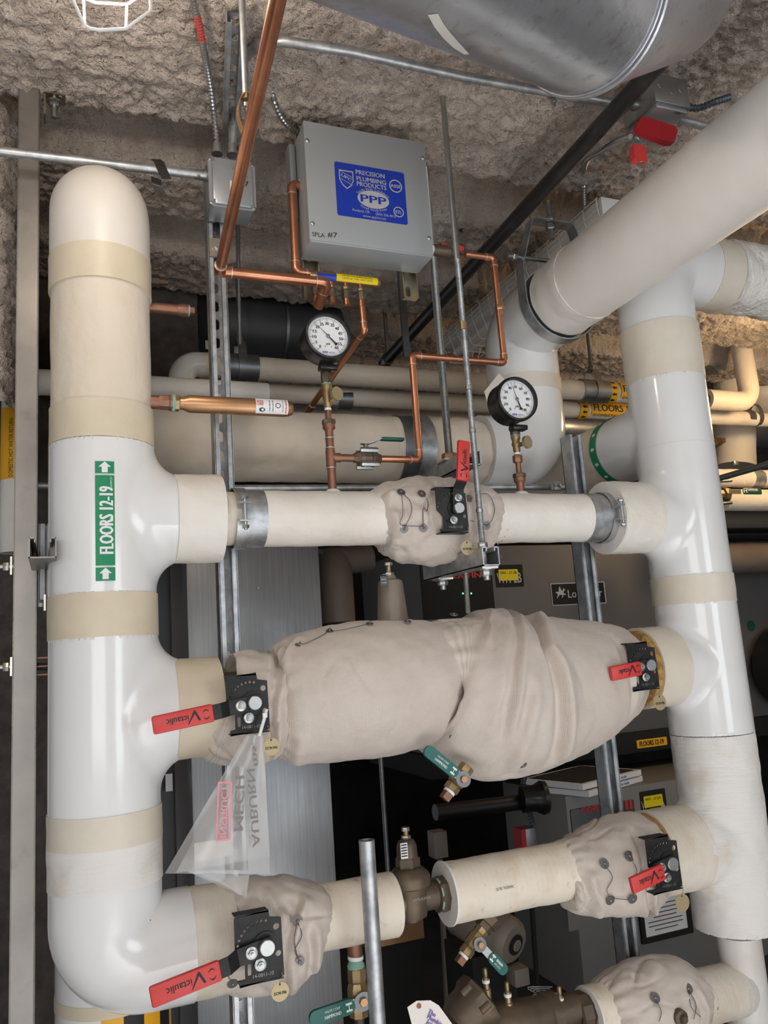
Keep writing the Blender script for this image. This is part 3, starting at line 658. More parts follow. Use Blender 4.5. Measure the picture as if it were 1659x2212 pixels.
# ================================================================== quilted insulation jackets
JK = {}
def jacket(key, label, st, axis_z, Y=YM, amp=1.0, seed=0.0, creases=(), pleat=0.006, r_in=0.06, group='quilted insulation jackets on the valves', n=150, quilt=()):
    ctr = []; rad = []
    for px, yt, yb in st:
        a, b = W(px, yt, Y), W(px, yb, Y); c = (a + b) / 2; ctr.append(V((c.x, c.z, (a - b).length / 2 * 0.985)))
    sm = catmull(ctr, 10); x = np.array([p.x for p in sm]); z = np.array([p.y for p in sm]); r = np.array([p.z for p in sm])
    s = np.concatenate([[0], np.cumsum(np.hypot(np.diff(x), np.diff(z)))]); L = s[-1]; k = int(L / 0.0032)
    t = np.linspace(0, L, k); x, z, r = np.interp(t, s, x), np.interp(t, s, z), np.interp(t, s, r)
    A = np.linspace(-PI, PI, n + 1); X = np.repeat(x[:, None], n + 1, 1); T = np.repeat(t[:, None], n + 1, 1); AA = np.repeat(A[None], k, 0)
    R0 = np.repeat(r[:, None], n + 1, 1); R = R0.copy()
    ca, sa = np.cos(AA), np.sin(AA); de = np.minimum(T, L - T)
    q = 1.0 / 0.05
    nz = perlin(X * q + seed, ca * R0 * q, sa * R0 * q) + 0.5 * perlin(X * q * 2.2, ca * R0 * q * 2.2 + seed, sa * R0 * q * 2.2)
    fold = np.abs(perlin(X * 9 + seed, ca * 1.6 + X * 4, sa * 1.6)); fold = np.exp(-(fold / 0.05) ** 2) * np.clip(perlin(X * 5, ca * 1.3 + seed, sa * 1.3) * 4, 0, 1)
    R += amp * (0.0045 * nz + 0.006 * perlin(X * 7 + seed, ca * 1.1 + seed, sa * 1.1) - 0.0035 * fold)
    pl = np.sin(AA * 19 + 5 * perlin(AA * 1.2, T * 3 + seed)) * np.exp(-de / 0.022) * (0.5 + perlin(ca * 2 + seed, sa * 2))
    R += pleat * pl
    for cr in creases:                             # (list of photo points, depth, width)
        pts, dep, wid = cr[:3]; ax_, aa_ = [], []
        for px, py in pts:
            p = W(px, py, Y - 0.12); ix = int(np.argmin(np.abs(x - W(px, py, Y).x))); ax_.append(p.x); 
            yy = (W(px, py, Y).z - z[ix]) / max(r[ix], 1e-3); aa_.append(math.asin(max(-0.999, min(0.999, yy))))
            ax_[-1] = W(px, py, Y - r[ix] * math.cos(aa_[-1])).x
        o_ = np.argsort(aa_); aa_ = np.array(aa_)[o_]; ax_ = np.array(ax_)[o_]
        xc_ = np.interp(A, aa_, ax_); ed = np.clip(np.minimum((A - aa_[0] + 0.25) / 0.25, (aa_[-1] + 0.25 - A) / 0.25), 0, 1)
        d = (X - xc_[None]) / wid; R += ed[None] * dep * (-np.exp(-(d) ** 2) + 0.75 * np.exp(-((d - 1.7) / 1.1) ** 2) + 0.3 * np.exp(-((d + 1.9) / 1.2) ** 2))
    for px, py, dep, wid in quilt:                 # dimples where pins pull the quilt in
        p = W(px, py, Y); ix = int(np.argmin(np.abs(x - p.x))); yy = max(-0.99, min(0.99, (p.z - z[ix]) / r[ix])); a0 = math.asin(yy); xx = W(px, py, Y - r[ix] * math.cos(a0)).x
        dd = ((X - xx) ** 2 + ((AA - a0) * R0) ** 2) / wid ** 2; R -= dep * np.exp(-dd)
    tx_ = np.gradient(x, t); tz_ = np.gradient(z, t)
    nxv = -tz_[:, None] * sa; nzv = tx_[:, None] * sa
    P = np.stack([X + R * nxv, Y - R * ca, np.repeat(z[:, None], n + 1, 1) + R * nzv], -1)
    mb = MB(); rows = [P]
    # turned-in ends
    for side in (0, 1):
        e = P[0] if side == 0 else P[-1]; c = np.array([x[0 if side == 0 else -1], Y, z[0 if side == 0 else -1]])
        dirx = 1 if side == 0 else -1; rr = r[0 if side == 0 else -1]; ring = []
        for f_, dx in ((0.93, 0.0), (0.6, 0.006)): ring.append(c + (e - c) * max(f_, r_in / rr * (1 if f_ < 0.9 else 0)) + np.array([dirx * dx, 0, 0]))
        rows = ([ring[1][None], ring[0][None]] + rows) if side == 0 else (rows + [ring[0][None], ring[1][None]])
    P2 = np.concatenate(rows, 0); K = P2.shape[0]; mb.v = [V(p) for p in P2.reshape(-1, 3)]; w = n + 1
    mb.f = [(i * w + j, i * w + j + 1, (i + 1) * w + j + 1, (i + 1) * w + j) for i in range(K - 1) for j in range(n)]
    tt = np.concatenate([[0, 0], t, [L, L]]); rm = float(r.mean()); uv = []
    for i in range(K - 1):
        for j in range(n):
            for (ii, jj) in ((i, j), (i, j + 1), (i + 1, j + 1), (i + 1, j)): uv += [A[jj] * rm, tt[ii]]
    mb.uv = uv
    o = mb.build('insulation_jacket', 'fabric', None, fixn=False, angle=180); tag(o, label, 'jacket', group)
    def at(px, py, lift=0.002):                    # point and outward normal on the cloth seen at that photo pixel
        Yg = Y - 0.1
        for it in range(6):
            p = W(px, py, Yg); ix = int(np.argmin(np.abs(x - p.x))); yy = max(-0.97, min(0.97, (p.z - z[ix]) / r[ix])); a0 = math.asin(yy)
            ja = int(round((a0 + PI) / (2 * PI) * n)); Rv = R[ix, ja]; Yg = Y - Rv * math.cos(a0)
        nn = V((0, -math.cos(a0), math.sin(a0))); p = W(px, py, Yg); return p + nn * lift, nn
    JK[key] = (o, at); return o, at
jt, at_t = jacket('top', 'lumpy quilted valve jacket on the top branch pipe', [(808, 1085, 1180), (818, 1060, 1198), (842, 1044, 1208), (880, 1035, 1216), (930, 1032, 1223), (980, 1035, 1218), (1020, 1042, 1202), (1050, 1054, 1184), (1070, 1078, 1166), (1077, 1095, 1150)], ZT, amp=2.1, seed=1.0,
    creases=[([(945, 1060), (930, 1105), (940, 1150)], 0.012, 0.010), ([(835, 1075), (838, 1110), (845, 1150)], 0.012, 0.011), ([(880, 1180), (930, 1190), (985, 1190)][::-1], 0.0, 0.01), ([(1012, 1075), (1014, 1110), (1016, 1150)], 0.010, 0.009)],
    quilt=[(868, 1102, 0.016, 0.022), (913, 1100, 0.016, 0.022), (868, 1140, 0.006, 0.012), (913, 1140, 0.006, 0.012), (935, 1182, 0.010, 0.02)])
js, at_s = jacket('small', 'small quilted jacket around the handle valve beside the left riser', [(472, 1432, 1618), (474, 1417, 1638), (484, 1409, 1650), (510, 1407, 1656), (545, 1407, 1660), (580, 1412, 1656), (600, 1425, 1645), (608, 1450, 1620)], ZM, amp=2.0, seed=2.4, pleat=0.005,
    creases=[([(590, 1430), (584, 1520), (590, 1620)], 0.014, 0.010)], quilt=[(520, 1450, 0.012, 0.02), (490, 1510, 0.014, 0.02), (525, 1600, 0.012, 0.02)])
jb, at_b = jacket('big', 'long smooth quilted jacket on the middle branch below the cone regulator', [(588, 1445, 1600), (592, 1415, 1632), (602, 1395, 1650), (625, 1380, 1657), (665, 1364, 1655), (720, 1350, 1650), (800, 1338, 1640), (880, 1334, 1622), (930, 1340, 1604), (960, 1362, 1580), (975, 1400, 1550)], ZM, amp=0.8, seed=4.2, pleat=0.007,
    creases=[([(640, 1385), (618, 1400), (600, 1420)], 0.010, 0.012), ([(620, 1600), (612, 1630), (608, 1645)], 0.008, 0.012)])
jc, at_c = jacket('fat', 'fattest quilted jacket with deep folds bulging at the middle branch', [(936, 1375, 1575), (942, 1338, 1600), (955, 1322, 1625), (985, 1317, 1655), (1020, 1311, 1678), (1060, 1311, 1690), (1100, 1323, 1681), (1150, 1326, 1663), (1222, 1331, 1633), (1290, 1338, 1588), (1332, 1350, 1556), (1354, 1372, 1530), (1364, 1402, 1505)], ZM, amp=0.8, seed=6.1, pleat=0.009,
    creases=[([(1078, 1322), (1092, 1370), (1098, 1440), (1104, 1530), (1106, 1580)], 0.011, 0.012), ([(1152, 1335), (1168, 1372), (1170, 1400), (1190, 1430), (1200, 1480), (1200, 1540), (1190, 1600)], 0.022, 0.016), ([(1015, 1320), (1000, 1345), (1010, 1380)], 0.008, 0.010), ([(1330, 1400), (1342, 1450), (1340, 1500)], 0.006, 0.010), ([(955, 1350), (967, 1420), (966, 1480), (950, 1560)], 0.010, 0.010), ([(1135, 1500), (1128, 1560), (1110, 1640)], 0.008, 0.014)],
    quilt=[(978, 1595, 0.008, 0.02), (1000, 1628, 0.012, 0.025), (1044, 1660, 0.010, 0.02), (1125, 1655, 0.012, 0.02)])
jl, at_l = jacket('low', 'gathered quilted jacket at the bottom left elbow under the plastic bag', [(446, 1975, 2105), (452, 1945, 2128), (470, 1922, 2146), (505, 1902, 2152), (550, 1890, 2150), (600, 1884, 2138), (645, 1888, 2116), (678, 1904, 2090), (694, 1930, 2066), (700, 1955, 2045)], ZB, amp=2.1, seed=8.3, pleat=0.006,
    creases=[([(510, 1950), (500, 2000), (470, 2060)], 0.016, 0.014), ([(640, 1930), (618, 1990), (612, 2060), (610, 2120)], 0.012, 0.011), ([(665, 1990), (672, 2030), (668, 2070)], 0.012, 0.011), ([(560, 1915), (580, 1935), (590, 1950)], 0.008, 0.010)],
    quilt=[(497, 2030, 0.014, 0.022), (642, 2030, 0.014, 0.022), (560, 2112, 0.012, 0.022)])
jr, at_r = jacket('right', 'quilted jacket with laced pins at the right end of the bottom branch', [(1203, 1850, 1935), (1208, 1830, 1948), (1222, 1813, 1962), (1252, 1799, 1978), (1300, 1774, 1985), (1348, 1756, 1980), (1385, 1758, 1968), (1412, 1780, 1950), (1428, 1805, 1932), (1434, 1825, 1915)], ZB, amp=1.7, seed=10.5, pleat=0.009,
    creases=[([(1268, 1880), (1285, 1910), (1290, 1935), (1280, 1960)], 0.014, 0.012), ([(1372, 1790), (1388, 1850), (1396, 1920), (1400, 1965)], 0.012, 0.009)],
    quilt=[(1308, 1900, 0.014, 0.022), (1362, 1890, 0.012, 0.02)])
jf, at_f = jacket('far', 'quilted jacket cut off by the bottom edge near the lower right pipe', [(1297, 2148, 2235), (1303, 2125, 2256), (1322, 2103, 2270), (1350, 2086, 2278), (1400, 2067, 2278), (1445, 2063, 2265), (1482, 2077, 2245), (1504, 2103, 2222), (1512, 2130, 2198)], 0.5, amp=1.7, seed=12.2, pleat=0.009,
    creases=[([(1350, 2180), (1400, 2190), (1415, 2215)], 0.012, 0.012), ([(1480, 2120), (1500, 2160), (1490, 2200)], 0.012, 0.011)], quilt=[(1465, 2180, 0.014, 0.02), (1420, 2190, 0.012, 0.02)])
# lacing pins and wires
def pin(jk, at, px, py, r=0.0105):
    p, n = at(px, py, 0.003); b = MB(); b.washer(p, n, r, r * 0.32, 0.0012, 20); b.lathe(p, n, [(0, r * 0.34), (0.003, r * 0.30), (0.0045, r * 0.12)], 12)
    b.build('lacing_pin', 'washer', jk)
def lace(jk, at, pts, r=0.0009, lift=0.006):
    P = [at(px, py, lift)[0] for px, py in pts]; MB().tube(catmull(P, 6), r, 6).build('lacing_wire', 'wire', jk)
for q in ((866, 1065), (910, 1068), (872, 1142), (914, 1140), (1012, 1078), (1050, 1135)): pin(jt, at_t, *q)
lace(jt, at_t, [(866, 1068), (884, 1085), (886, 1110), (872, 1140)]); lace(jt, at_t, [(866, 1070), (868, 1110), (862, 1130), (874, 1135), (912, 1136)]); lace(jt, at_t, [(910, 1070), (922, 1085), (920, 1105), (912, 1100), (912, 1138)]); lace(jt, at_t, [(1012, 1080), (1050, 1070), (1066, 1100), (1052, 1132), (1015, 1125)])
for q in ((978, 1588), (1002, 1622), (1044, 1652), (1128, 1650), (980, 1330)): pin(jc, at_c, *q)
lace(jc, at_c, [(945, 1593), (975, 1590), (985, 1610), (1000, 1625), (975, 1640)]); lace(jc, at_c, [(1044, 1655), (1032, 1672), (1050, 1668), (1080, 1666), (1128, 1650)]); lace(jc, at_c, [(950, 1608), (970, 1605), (978, 1592)])
for q in ((645, 1395), (712, 1366), (798, 1350), (880, 1345)): pin(jb, at_b, *q, r=0.009)
lace(jb, at_b, [(630, 1402), (645, 1388), (655, 1396), (700, 1375), (712, 1362), (725, 1368), (790, 1354), (800, 1346)])
for q in ((497, 1978), (502, 2122), (642, 1990), (646, 2075)): pin(jl, at_l, *q, r=0.011)
lace(jl, at_l, [(497, 1982), (492, 2020), (500, 2075), (490, 2100), (502, 2118)]); lace(jl, at_l, [(642, 1993), (650, 2020), (636, 2050), (645, 2072)]); lace(jl, at_l, [(640, 1995), (634, 2030), (640, 2060)])
for q in ((1304, 1866), (1358, 1850), (1317, 1943), (1365, 1940)): pin(jr, at_r, *q, r=0.0125)
lace(jr, at_r, [(1304, 1870), (1320, 1895), (1308, 1920), (1317, 1940)]); lace(jr, at_r, [(1358, 1852), (1372, 1880), (1362, 1915), (1366, 1938), (1330, 1938), (1317, 1935)])
for q in ((1414, 2156), (1485, 2136)): pin(jf, at_f, *q, r=0.0125)
lace(jf, at_f, [(1414, 2160), (1425, 2185), (1420, 2205)]); lace(jf, at_f, [(1485, 2140), (1500, 2170), (1495, 2200)]); lace(jf, at_f, [(1485, 2140), (1490, 2175), (1510, 2195)])

# ================================================================== struts, rods, hangers
def channel(o, d, L, u, w, wd=0.045, dp=0.045, slots=True, t=0.0028, lips=True):
    """open strut channel: o = start, middle of the open face; d along, u across, w from the open face to the web"""
    o, d, u, w = V(o), V(d), V(u), V(w); ax = (u, w, d); mb = MB(); mid = o + d * (L / 2)
    for s in (1, -1):
        mb.box(mid + u * (s * (wd / 2 - t / 2)) + w * (dp / 2), (t, dp, L), ax)
        if lips:
            mb.box(mid + u * (s * (wd / 2 - 0.0065)) + w * (t / 2), (0.0105, t, L), ax)
            mb.box(mid + u * (s * (wd / 2 - 0.0115)) + w * 0.006, (t, 0.009, L), ax)
    if slots:
        n = max(1, round(L / 0.05)); p = L / n
        for i in range(n):
            vs, fs = shape2d([[(-wd / 2, 0), (wd / 2, 0), (wd / 2, p), (-wd / 2, p)], slot2(0, p / 2, 0.0072, 0.0145)]) if i == 0 else (vs, fs)
            for dd in (dp, dp - t): mb.add([o + u * a + d * (b + p * i) + w * dd for a, b in vs], fs)
            q = slot2(0, p / 2, 0.0072, 0.0145); k = len(q)
            mb.add([o + u * a + d * (b + p * i) + w * dd for dd in (dp, dp - t) for a, b in q], [(j, (j + 1) % k, k + (j + 1) % k, k + j) for j in range(k)])
    else: mb.box(mid + w * (dp - t / 2), (wd, t, L), ax)
    return mb
def threaded(a, b, r, pitch=0.0032, n=10):
    a, b = V(a), V(b); L = (b - a).length; k = int(L / pitch * 2); pts = [a.lerp(b, i / k) for i in range(k + 1)]
    return MB().tube(pts, [r if i % 2 else r * 0.86 for i in range(k + 1)], n)
def flex(pts, r, pitch=0.0095, n=12):
    Q = catmull(pts, 40); A = np.array(Q); sl = np.concatenate([[0], np.cumsum(np.linalg.norm(np.diff(A, axis=0), axis=1))]); k = max(4, int(sl[-1] / pitch * 2)); tt = np.linspace(0, sl[-1], k + 1)
    P = [V((np.interp(t, sl, A[:, 0]), np.interp(t, sl, A[:, 1]), np.interp(t, sl, A[:, 2]))) for t in tt]; return MB().tube(P, [r if i % 2 else r * 0.74 for i in range(len(P))], n)
xs1 = W(472, 720, 1.95).x
o = channel((xs1, 1.93, 0.0), UZ, 2.78, UX, UY).build('strut_channel', 'galv', None, angle=30); tag(o, 'slotted galvanized strut post standing behind the copper arrestor and branches', 'strut')
xsr = W(1240, 1000, 1.95).x
o = channel((xsr, 1.93, 0.0), UZ, W(1225, 938, 1.93).z, UX, UY, slots=False).build('strut_channel', 'galv', None, angle=30); tag(o, 'galvanized strut post in front of the boiler, cut off below the arrow band', 'strut')
xl = W(66, 300, 1.95).x - 0.004
o = channel((xl, 1.995, 0.0), UZ, 2.93, UX, -UY, 0.048, 0.045, slots=False).build('strut_channel', 'galv_warm', None, angle=30); tag(o, 'plain strut post at the far left reaching the ceiling', 'strut')
# upper slotted strut lying behind the conduits
o = channel((W(507, 150, 2.02).x, 1.99, 2.70), UZ, 0.22, UX, UY).build('strut_channel', 'galv', None, angle=30); tag(o, 'short slotted strut above the grey junction box', 'strut')
zu = W(510, 30, 1.75).z
pa, pb = W(510, 20, 1.52), W(498, 270, 1.93); dd = (pb - pa).normalized(); uu = UX; ww = dd.cross(uu).normalized() * -1
if ww.z < 0: ww = -ww
uu = ww.cross(dd).normalized()
o = channel(pa - ww * 0.035, dd, (pb - pa).length, uu, ww, 0.044, 0.03).build('strut_channel', 'galv', None, angle=30); tag(o, 'slotted strut fixed along the sprayed ceiling beside the spiral cable', 'strut')
# yellow-zinc angle with bolt at the top of the left strut, and bolt plates along it
br = thing('angle_bracket', 'zinc angle bracket bolted under the ceiling beside the left strut', 'bracket', W(105, 245, 1.97))
c = W(97, 235, 1.965); MB().box(c, (0.004, 0.04, 0.055)).build('plate', 'zinc_yellow', br); c2 = W(118, 212, 1.965); MB().box(c2, (0.05, 0.04, 0.004)).build('plate', 'zinc_yellow', br)
c3 = W(117, 228, 1.965); MB().cyl(c3 + UZ * 0.02, c3 - UZ * 0.035, 0.0065).build('bolt', 'zinc', br); MB().hexn(c3 - UZ * 0.004, UZ, 0.0125, 0.011).build('nut', 'zinc', br); MB().washer(c3 + UZ * 0.008, UZ, 0.018, 0.006, 0.002).build('washer', 'zinc', br)
for k, (px, py, lb_) in enumerate(((18, 1224, 'square washer and nut on the left strut level with the channel stub'), (18, 1440, 'lower square washer and nut on the left edge of the left strut'))):
    q = thing('bolt_plate', lb_, 'bolt', W(px, py, 1.96)); c = W(px + 7, py, 1.96)
    MB().box(c, (0.004, 0.04, 0.04)).build('plate', 'zinc_yellow', q); MB().hexn(c - UX * 0.017, UX, 0.010, 0.012).build('nut', 'zinc_yellow', q); MB().cyl(c - UX * 0.028, c + UX * 0.01, 0.006).build('bolt', 'zinc', q)
MB_ = channel((W(92, 1186, 1.74).x, 1.74, W(92, 1186, 1.74).z + 0.024), UY, 0.30, UX, -UZ, 0.052, 0.042, slots=False)
MB_.v = [v for v in MB_.v]; o = MB_.build('strut_channel', 'galv_warm', None, angle=30); tag(o, 'short strut stub ending toward the viewer beside the left riser', 'strut')
o = channel((W(100, 1270, 1.98).x, 1.93, W(100, 1300, 1.98).z), UZ, 0.17, UX, UY, 0.03, 0.03, slots=False).build('strut_channel', 'dark_zinc', None, angle=30); tag(o, 'small dark channel piece under the strut stub at the left riser', 'strut')
q = thing('bolt_plate', 'nut and square washer below the strut stub touching the left riser', 'bolt', W(93, 1303, 1.93)); c = W(97, 1303, 1.93)
MB().box(c, (0.004, 0.035, 0.035)).build('plate', 'zinc_yellow', q); MB().hexn(c - UX * 0.014, UX, 0.009, 0.011).build('nut', 'zinc', q)
q = thing('strut_bolt', 'threaded stud in a rusty strut mouth between left strut and riser', 'bolt', W(97, 1442, 1.98)); c = W(80, 1440, 1.98)
threaded(c, W(122, 1440, 1.98), 0.009).build('stud', 'dark_zinc', q); MB().box(c + UX * 0.03, (0.07, 0.03, 0.003)).build('rim', 'copper_dull', q)
z_ = W(97, 1457, 1.98).z; MB().box(V((c.x + 0.03, 1.98, c.z + (c.z - z_))), (0.07, 0.03, 0.003)).build('rim', 'copper_dull', q); MB().box(V((c.x + 0.03, 1.98, z_)), (0.07, 0.03, 0.003)).build('rim', 'copper_dull', q)
# long vertical white pipe with yellow marker at the far left, and its horizontal end
q = thing('insulated_pipe', 'slim white pipe with yellow hot water marker behind the far left strut', 'pipe', W(30, 1200, 2.45))
xq = W(33, 1000, 2.45).x; zq = W(200, 832, 2.45).z
MB().tube(rpath([(xq, 2.45, W(30, 1195, 2.45).z), (xq, 2.45, zq), (0.62, 2.45, zq)], 0.07, 10), 0.038, 32).build('pipe_jacket', 'asj_white', q)
mkr = MB().cylpatch((xq, 2.45, 0), UZ, -UY, 0.0395, W(30, 1040, 2.45).z, W(30, 888, 2.45).z, -1.3, 1.3).build('pipe_marker', 'yellow_label', q, 'yellow hot water return marker')
tx = MB(); tx.text('DOMESTIC HOT WATER RETURN', None, None, None, 0.011, W(30, 912, 2.45).z - W(30, 1036, 2.45).z, 'C', lambda x, y: V((xq + 0.0403 * math.sin(-0.25 - y / 0.04), 2.45 - 0.0403 * math.cos(-0.25 - y / 0.04), W(30, 974, 2.45).z + x)))
tx.build('lettering', 'black_ink', mkr)
tx = MB(); tx.text('FLOORS 12-19', None, None, None, 0.017, 0.15, 'C', lambda x, y: V((xq + 0.0403 * math.sin(0.35 - y / 0.04), 2.45 - 0.0403 * math.cos(0.35 - y / 0.04), W(30, 974, 2.45).z + x))); tx.build('lettering', 'black_ink', mkr)
o = MB().cyl(W(-10, 1049, 2.6), W(345, 1050, 2.6), 0.0115).build('conduit', 'galv'); tag(o, 'thin grey conduit running level behind the left strut and riser', 'conduit')
o = MB().cyl(W(500, 1055, 2.08), W(1262, 1052, 2.08), 0.0095).build('conduit', 'galv'); tag(o, 'thin conduit running just above the top branch pipe', 'conduit')
cc = thing('conduit_clamp', 'small zinc clamp holding the thin conduit at the right strut', 'clamp', W(1200, 1050, 2.05)); c = W(1200, 1050, 2.06)
MB().box(c, (0.035, 0.012, 0.03), bevel=0.003).build('body', 'zinc', cc); MB().hexn(c - UY * 0.014 - UX * 0.008, UY, 0.005, 0.008).build('screw', 'zinc', cc); MB().hexn(c - UY * 0.014 + UX * 0.010, UY, 0.005, 0.008).build('screw', 'zinc', cc)
# left riser below the elbow: older pipe with striped marker
q = thing('insulated_pipe', 'white pipe with black and yellow stripes under the bottom left elbow', 'pipe', (0.12, 2.12, 0.2))
MB().tube([(0.115, 2.12, 0.2), (0.115, 2.12, 0.95)], 0.125, 56).build('pipe_jacket', 'pvc', q)
zy = W(285, 2185, 2.0).z
for k in range(5):
    MB().cylpatch((0.115, 2.12, 0), UZ, -UY, 0.1265, zy - 0.10, zy - 0.005, -0.25 + k * 0.36, -0.25 + k * 0.36 + 0.36).build('stripe', 'yellow_label' if k % 2 == 0 else 'black_ink', q)
MB().tube([(0.115, 2.12, zy - 0.005), (0.115, 2.12, zy + 0.022)], 0.1262, 56).build('tape_band', 'tape', q)
# threaded rods and trapezes
YR = 1.69; xr_ = W(1000, 700, YR).x
rd = thing('threaded_rod', 'long grey hanger rod passing in front of the grey control box', 'rod', (xr_, YR, 1.66))
MB().cyl((xr_, YR, W(975, 560, YR).z), (xr_, YR, 2.93), 0.0075, n=12).build('smooth_length', 'zinc', rd)
threaded((xr_, YR, 1.66), (xr_, YR, W(975, 560, YR).z), 0.0078).build('threaded_length', 'galv', rd)
MB().cyl((xr_, YR, W(993, 712, YR).z), (xr_, YR, W(993, 695, YR).z), 0.009).build('paint_blob', 'brass', rd)
for py in (838, 930, 1103): MB().cyl((xr_, YR, W(1005, py + 4, YR).z), (xr_, YR, W(1005, py - 4, YR).z), 0.0086).build('seam', 'zinc', rd)
tz = W(1054, 1204, YR).z
tp = thing('trapeze_strut', 'galvanized trapeze channel under the top jacket, open end toward the viewer', 'strut', (xr_, YR, tz - 0.024))
channel((xr_ + 0.006, YR - 0.025, tz + 0.0225), UY, 0.34, UX, -UZ, 0.045, 0.045, slots=False).build('channel', 'galv', tp, angle=30)
for (yy, nm) in ((YR, 0), (YR + 0.24, 1)):
    c = V((xr_ + 0.004, yy, tz - 0.024)); MB().box(c - UZ * 0.002, (0.042, 0.042, 0.005)).build('square_washer', 'zinc_yellow', tp)
    MB().hexn(c - UZ * 0.019, UZ, 0.0135, 0.013).build('nut', 'zinc', tp); MB().cyl(c - UZ * 0.03, c, 0.0075).build('bolt_end', 'zinc', tp); MB().washer(c - UZ * 0.0065, UZ, 0.021, 0.008, 0.002).build('washer', 'zinc', tp)
MB().hexn(V((xr_, YR, tz + 0.024)), UZ, 0.0125, 0.012).build('nut', 'zinc', tp)
o = threaded(W(1005, 1232, 1.83), W(1011, 1325, 1.83), 0.007).build('threaded_rod', 'zinc'); tag(o, 'short hanger rod running from the trapeze into the fat jacket', 'rod')
Y2 = 2.0; x2_ = W(955, 800, Y2).x
rd = thing('threaded_rod', 'bluish zinc threaded rod hanging behind the box and the copper loop', 'rod', (x2_, Y2, 2.0))
threaded((x2_, Y2, 2.0), (x2_, Y2, 2.93), 0.0115).build('rod', 'zinc', rd)
c = V((x2_, Y2, W(963, 993, Y2).z)); MB().hexn(c, UZ, 0.022, 0.018).build('nut', 'copper_dull', rd); MB().box(c - UZ * 0.005, (0.06, 0.06, 0.006)).build('square_washer', 'zinc_yellow', rd)
o = channel((x2_, 1.86, c.z - 0.008), UY, 0.62, UX, -UZ, 0.045, 0.04, slots=False).build('trapeze_strut', 'galv', None, angle=30); tag(o, 'galvanized trapeze channel under the big wrapped pipe behind the red lever', 'strut')

# ================================================================== big wrapped main behind, riser elbow and pipe toward the viewer
YB = 2.25; xb = 1.458; zb = 2.114; zw = 2.548; rb_ = 0.104
BM = thing('insulated_main_pipe', 'big wrapped main running behind the gauges then rising and coming forward at right', 'pipe', (0.3, YB, zb - 0.1))
bumpy([(0.22, YB, zb), (W(862, 960, YB - 0.1).x, YB, zb)], rb_, 0.004, 12, 64, seed=2).build('pipe_jacket', 'asj', BM)
bumpy([(W(862, 960, YB - 0.1).x, YB, zb), (W(1065, 970, YB - 0.1).x, YB, zb)], rb_ + 0.001, 0.006, 16, 64, seed=5).build('wrinkled_jacket', 'asj', BM)
xe1 = W(1065, 970, YB - 0.1).x
MB().tube(rpath([(xe1, YB, zb), (xb, YB, zb), (xb, YB, zw - 0.22)], 0.15, 14), 0.122, 64).build('elbow_cover', 'pvc', BM)
bumpy([(xb, YB, zw - 0.235), (xb, YB, zw - 0.185)], 0.124, 0.002, 18).build('tape_band', 'tape_pale', BM)
MB().tube(rpath([(xb, YB, zw - 0.20), (xb, YB, zw), (xb, YB - 0.22, zw)], 0.155, 14), 0.122, 64).build('elbow_cover', 'pvc', BM)
bumpy([(xb, YB - 0.27, zw), (xb, YB - 0.40, zw)], 0.1205, 0.004, 18, seed=1).build('tape_band', 'asj_smooth', BM)
MB().add([W(1078, 806, 2.118), W(1046, 846, 2.105), W(1053, 872, 2.10), W(1092, 822, 2.118)], [(0, 1, 2, 3)]).build('loose_tape', 'tape_pale', BM)
MB().tube([(xb, YB - 0.205, zw), (xb, YB - 0.285, zw)], 0.1185, 56).build('metal_saddle', 'dark_zinc', BM)
bumpy([(xb, YB - 0.39, zw), (xb, 0.2, zw)], 0.1195, 0.0015, 8, seed=7).build('pipe_jacket', 'asj_smooth', BM)
# saddle band on the main
sd = thing('pipe_saddle', 'galvanized saddle band around the big wrapped main beside the copper drop', 'clamp', (W(925, 960, YB).x, YB, zb - 0.11))
xm = W(925, 960, YB - 0.1).x; b = MB(); pts = []; nr = []
for i in range(33):
    a = -PI * 0.55 + PI * 1.1 * i / 32 + 0.0; d = V((0, -math.cos(a), math.sin(a))); pts.append(V((xm, YB, zb)) + d * (rb_ + 0.006)); nr.append(d)
b.strap(pts, nr, 0.05, UX, 0.003); b.build('strap', 'galv', sd); MB().tube([(xm - 0.075, YB, zb), (xm + 0.0, YB, zb)], rb_ + 0.005, 56).build('shield', 'dark_zinc', sd)
# clevis hanger carrying the forward pipe
ch = thing('clevis_hanger', 'zinc clevis hanger and rod carrying the forward white pipe', 'hanger', (xb, YB - 0.24, zw - 0.14)); yc = YB - 0.245
b = MB(); pts = []; nr = []; R_ = 0.128
topz = W(1185, 482, yc).z
for p in [(-0.055, topz - zw), (-0.075, topz - zw - 0.004), (-0.128, 0.10)]: pts.append(V((xb + p[0], yc, zw + p[1]))); nr.append(V((-1, 0, 0.4)))
for i in range(29):
    a = PI + PI * i / 28; d = V((math.cos(a), 0, math.sin(a))); pts.append(V((xb, yc, zw)) + d * R_); nr.append(d)
for p in [(0.128, 0.10), (0.075, topz - zw - 0.004), (0.055, topz - zw)]: pts.append(V((xb + p[0], yc, zw + p[1]))); nr.append(V((1, 0, 0.4)))
b.strap(pts, nr, 0.042, UY, 0.004); b.build('strap', 'galv', ch)
MB().box((xb, yc, topz), (0.13, 0.042, 0.005)).build('yoke_top', 'galv', ch)
MB().cyl((xb - 0.17, yc, zw + 0.135), (xb + 0.16, yc, zw + 0.135), 0.007).build('cross_bolt', 'zinc', ch); MB().hexn((xb - 0.155, yc, zw + 0.135), UX, 0.014, 0.013).build('nut', 'zinc', ch)
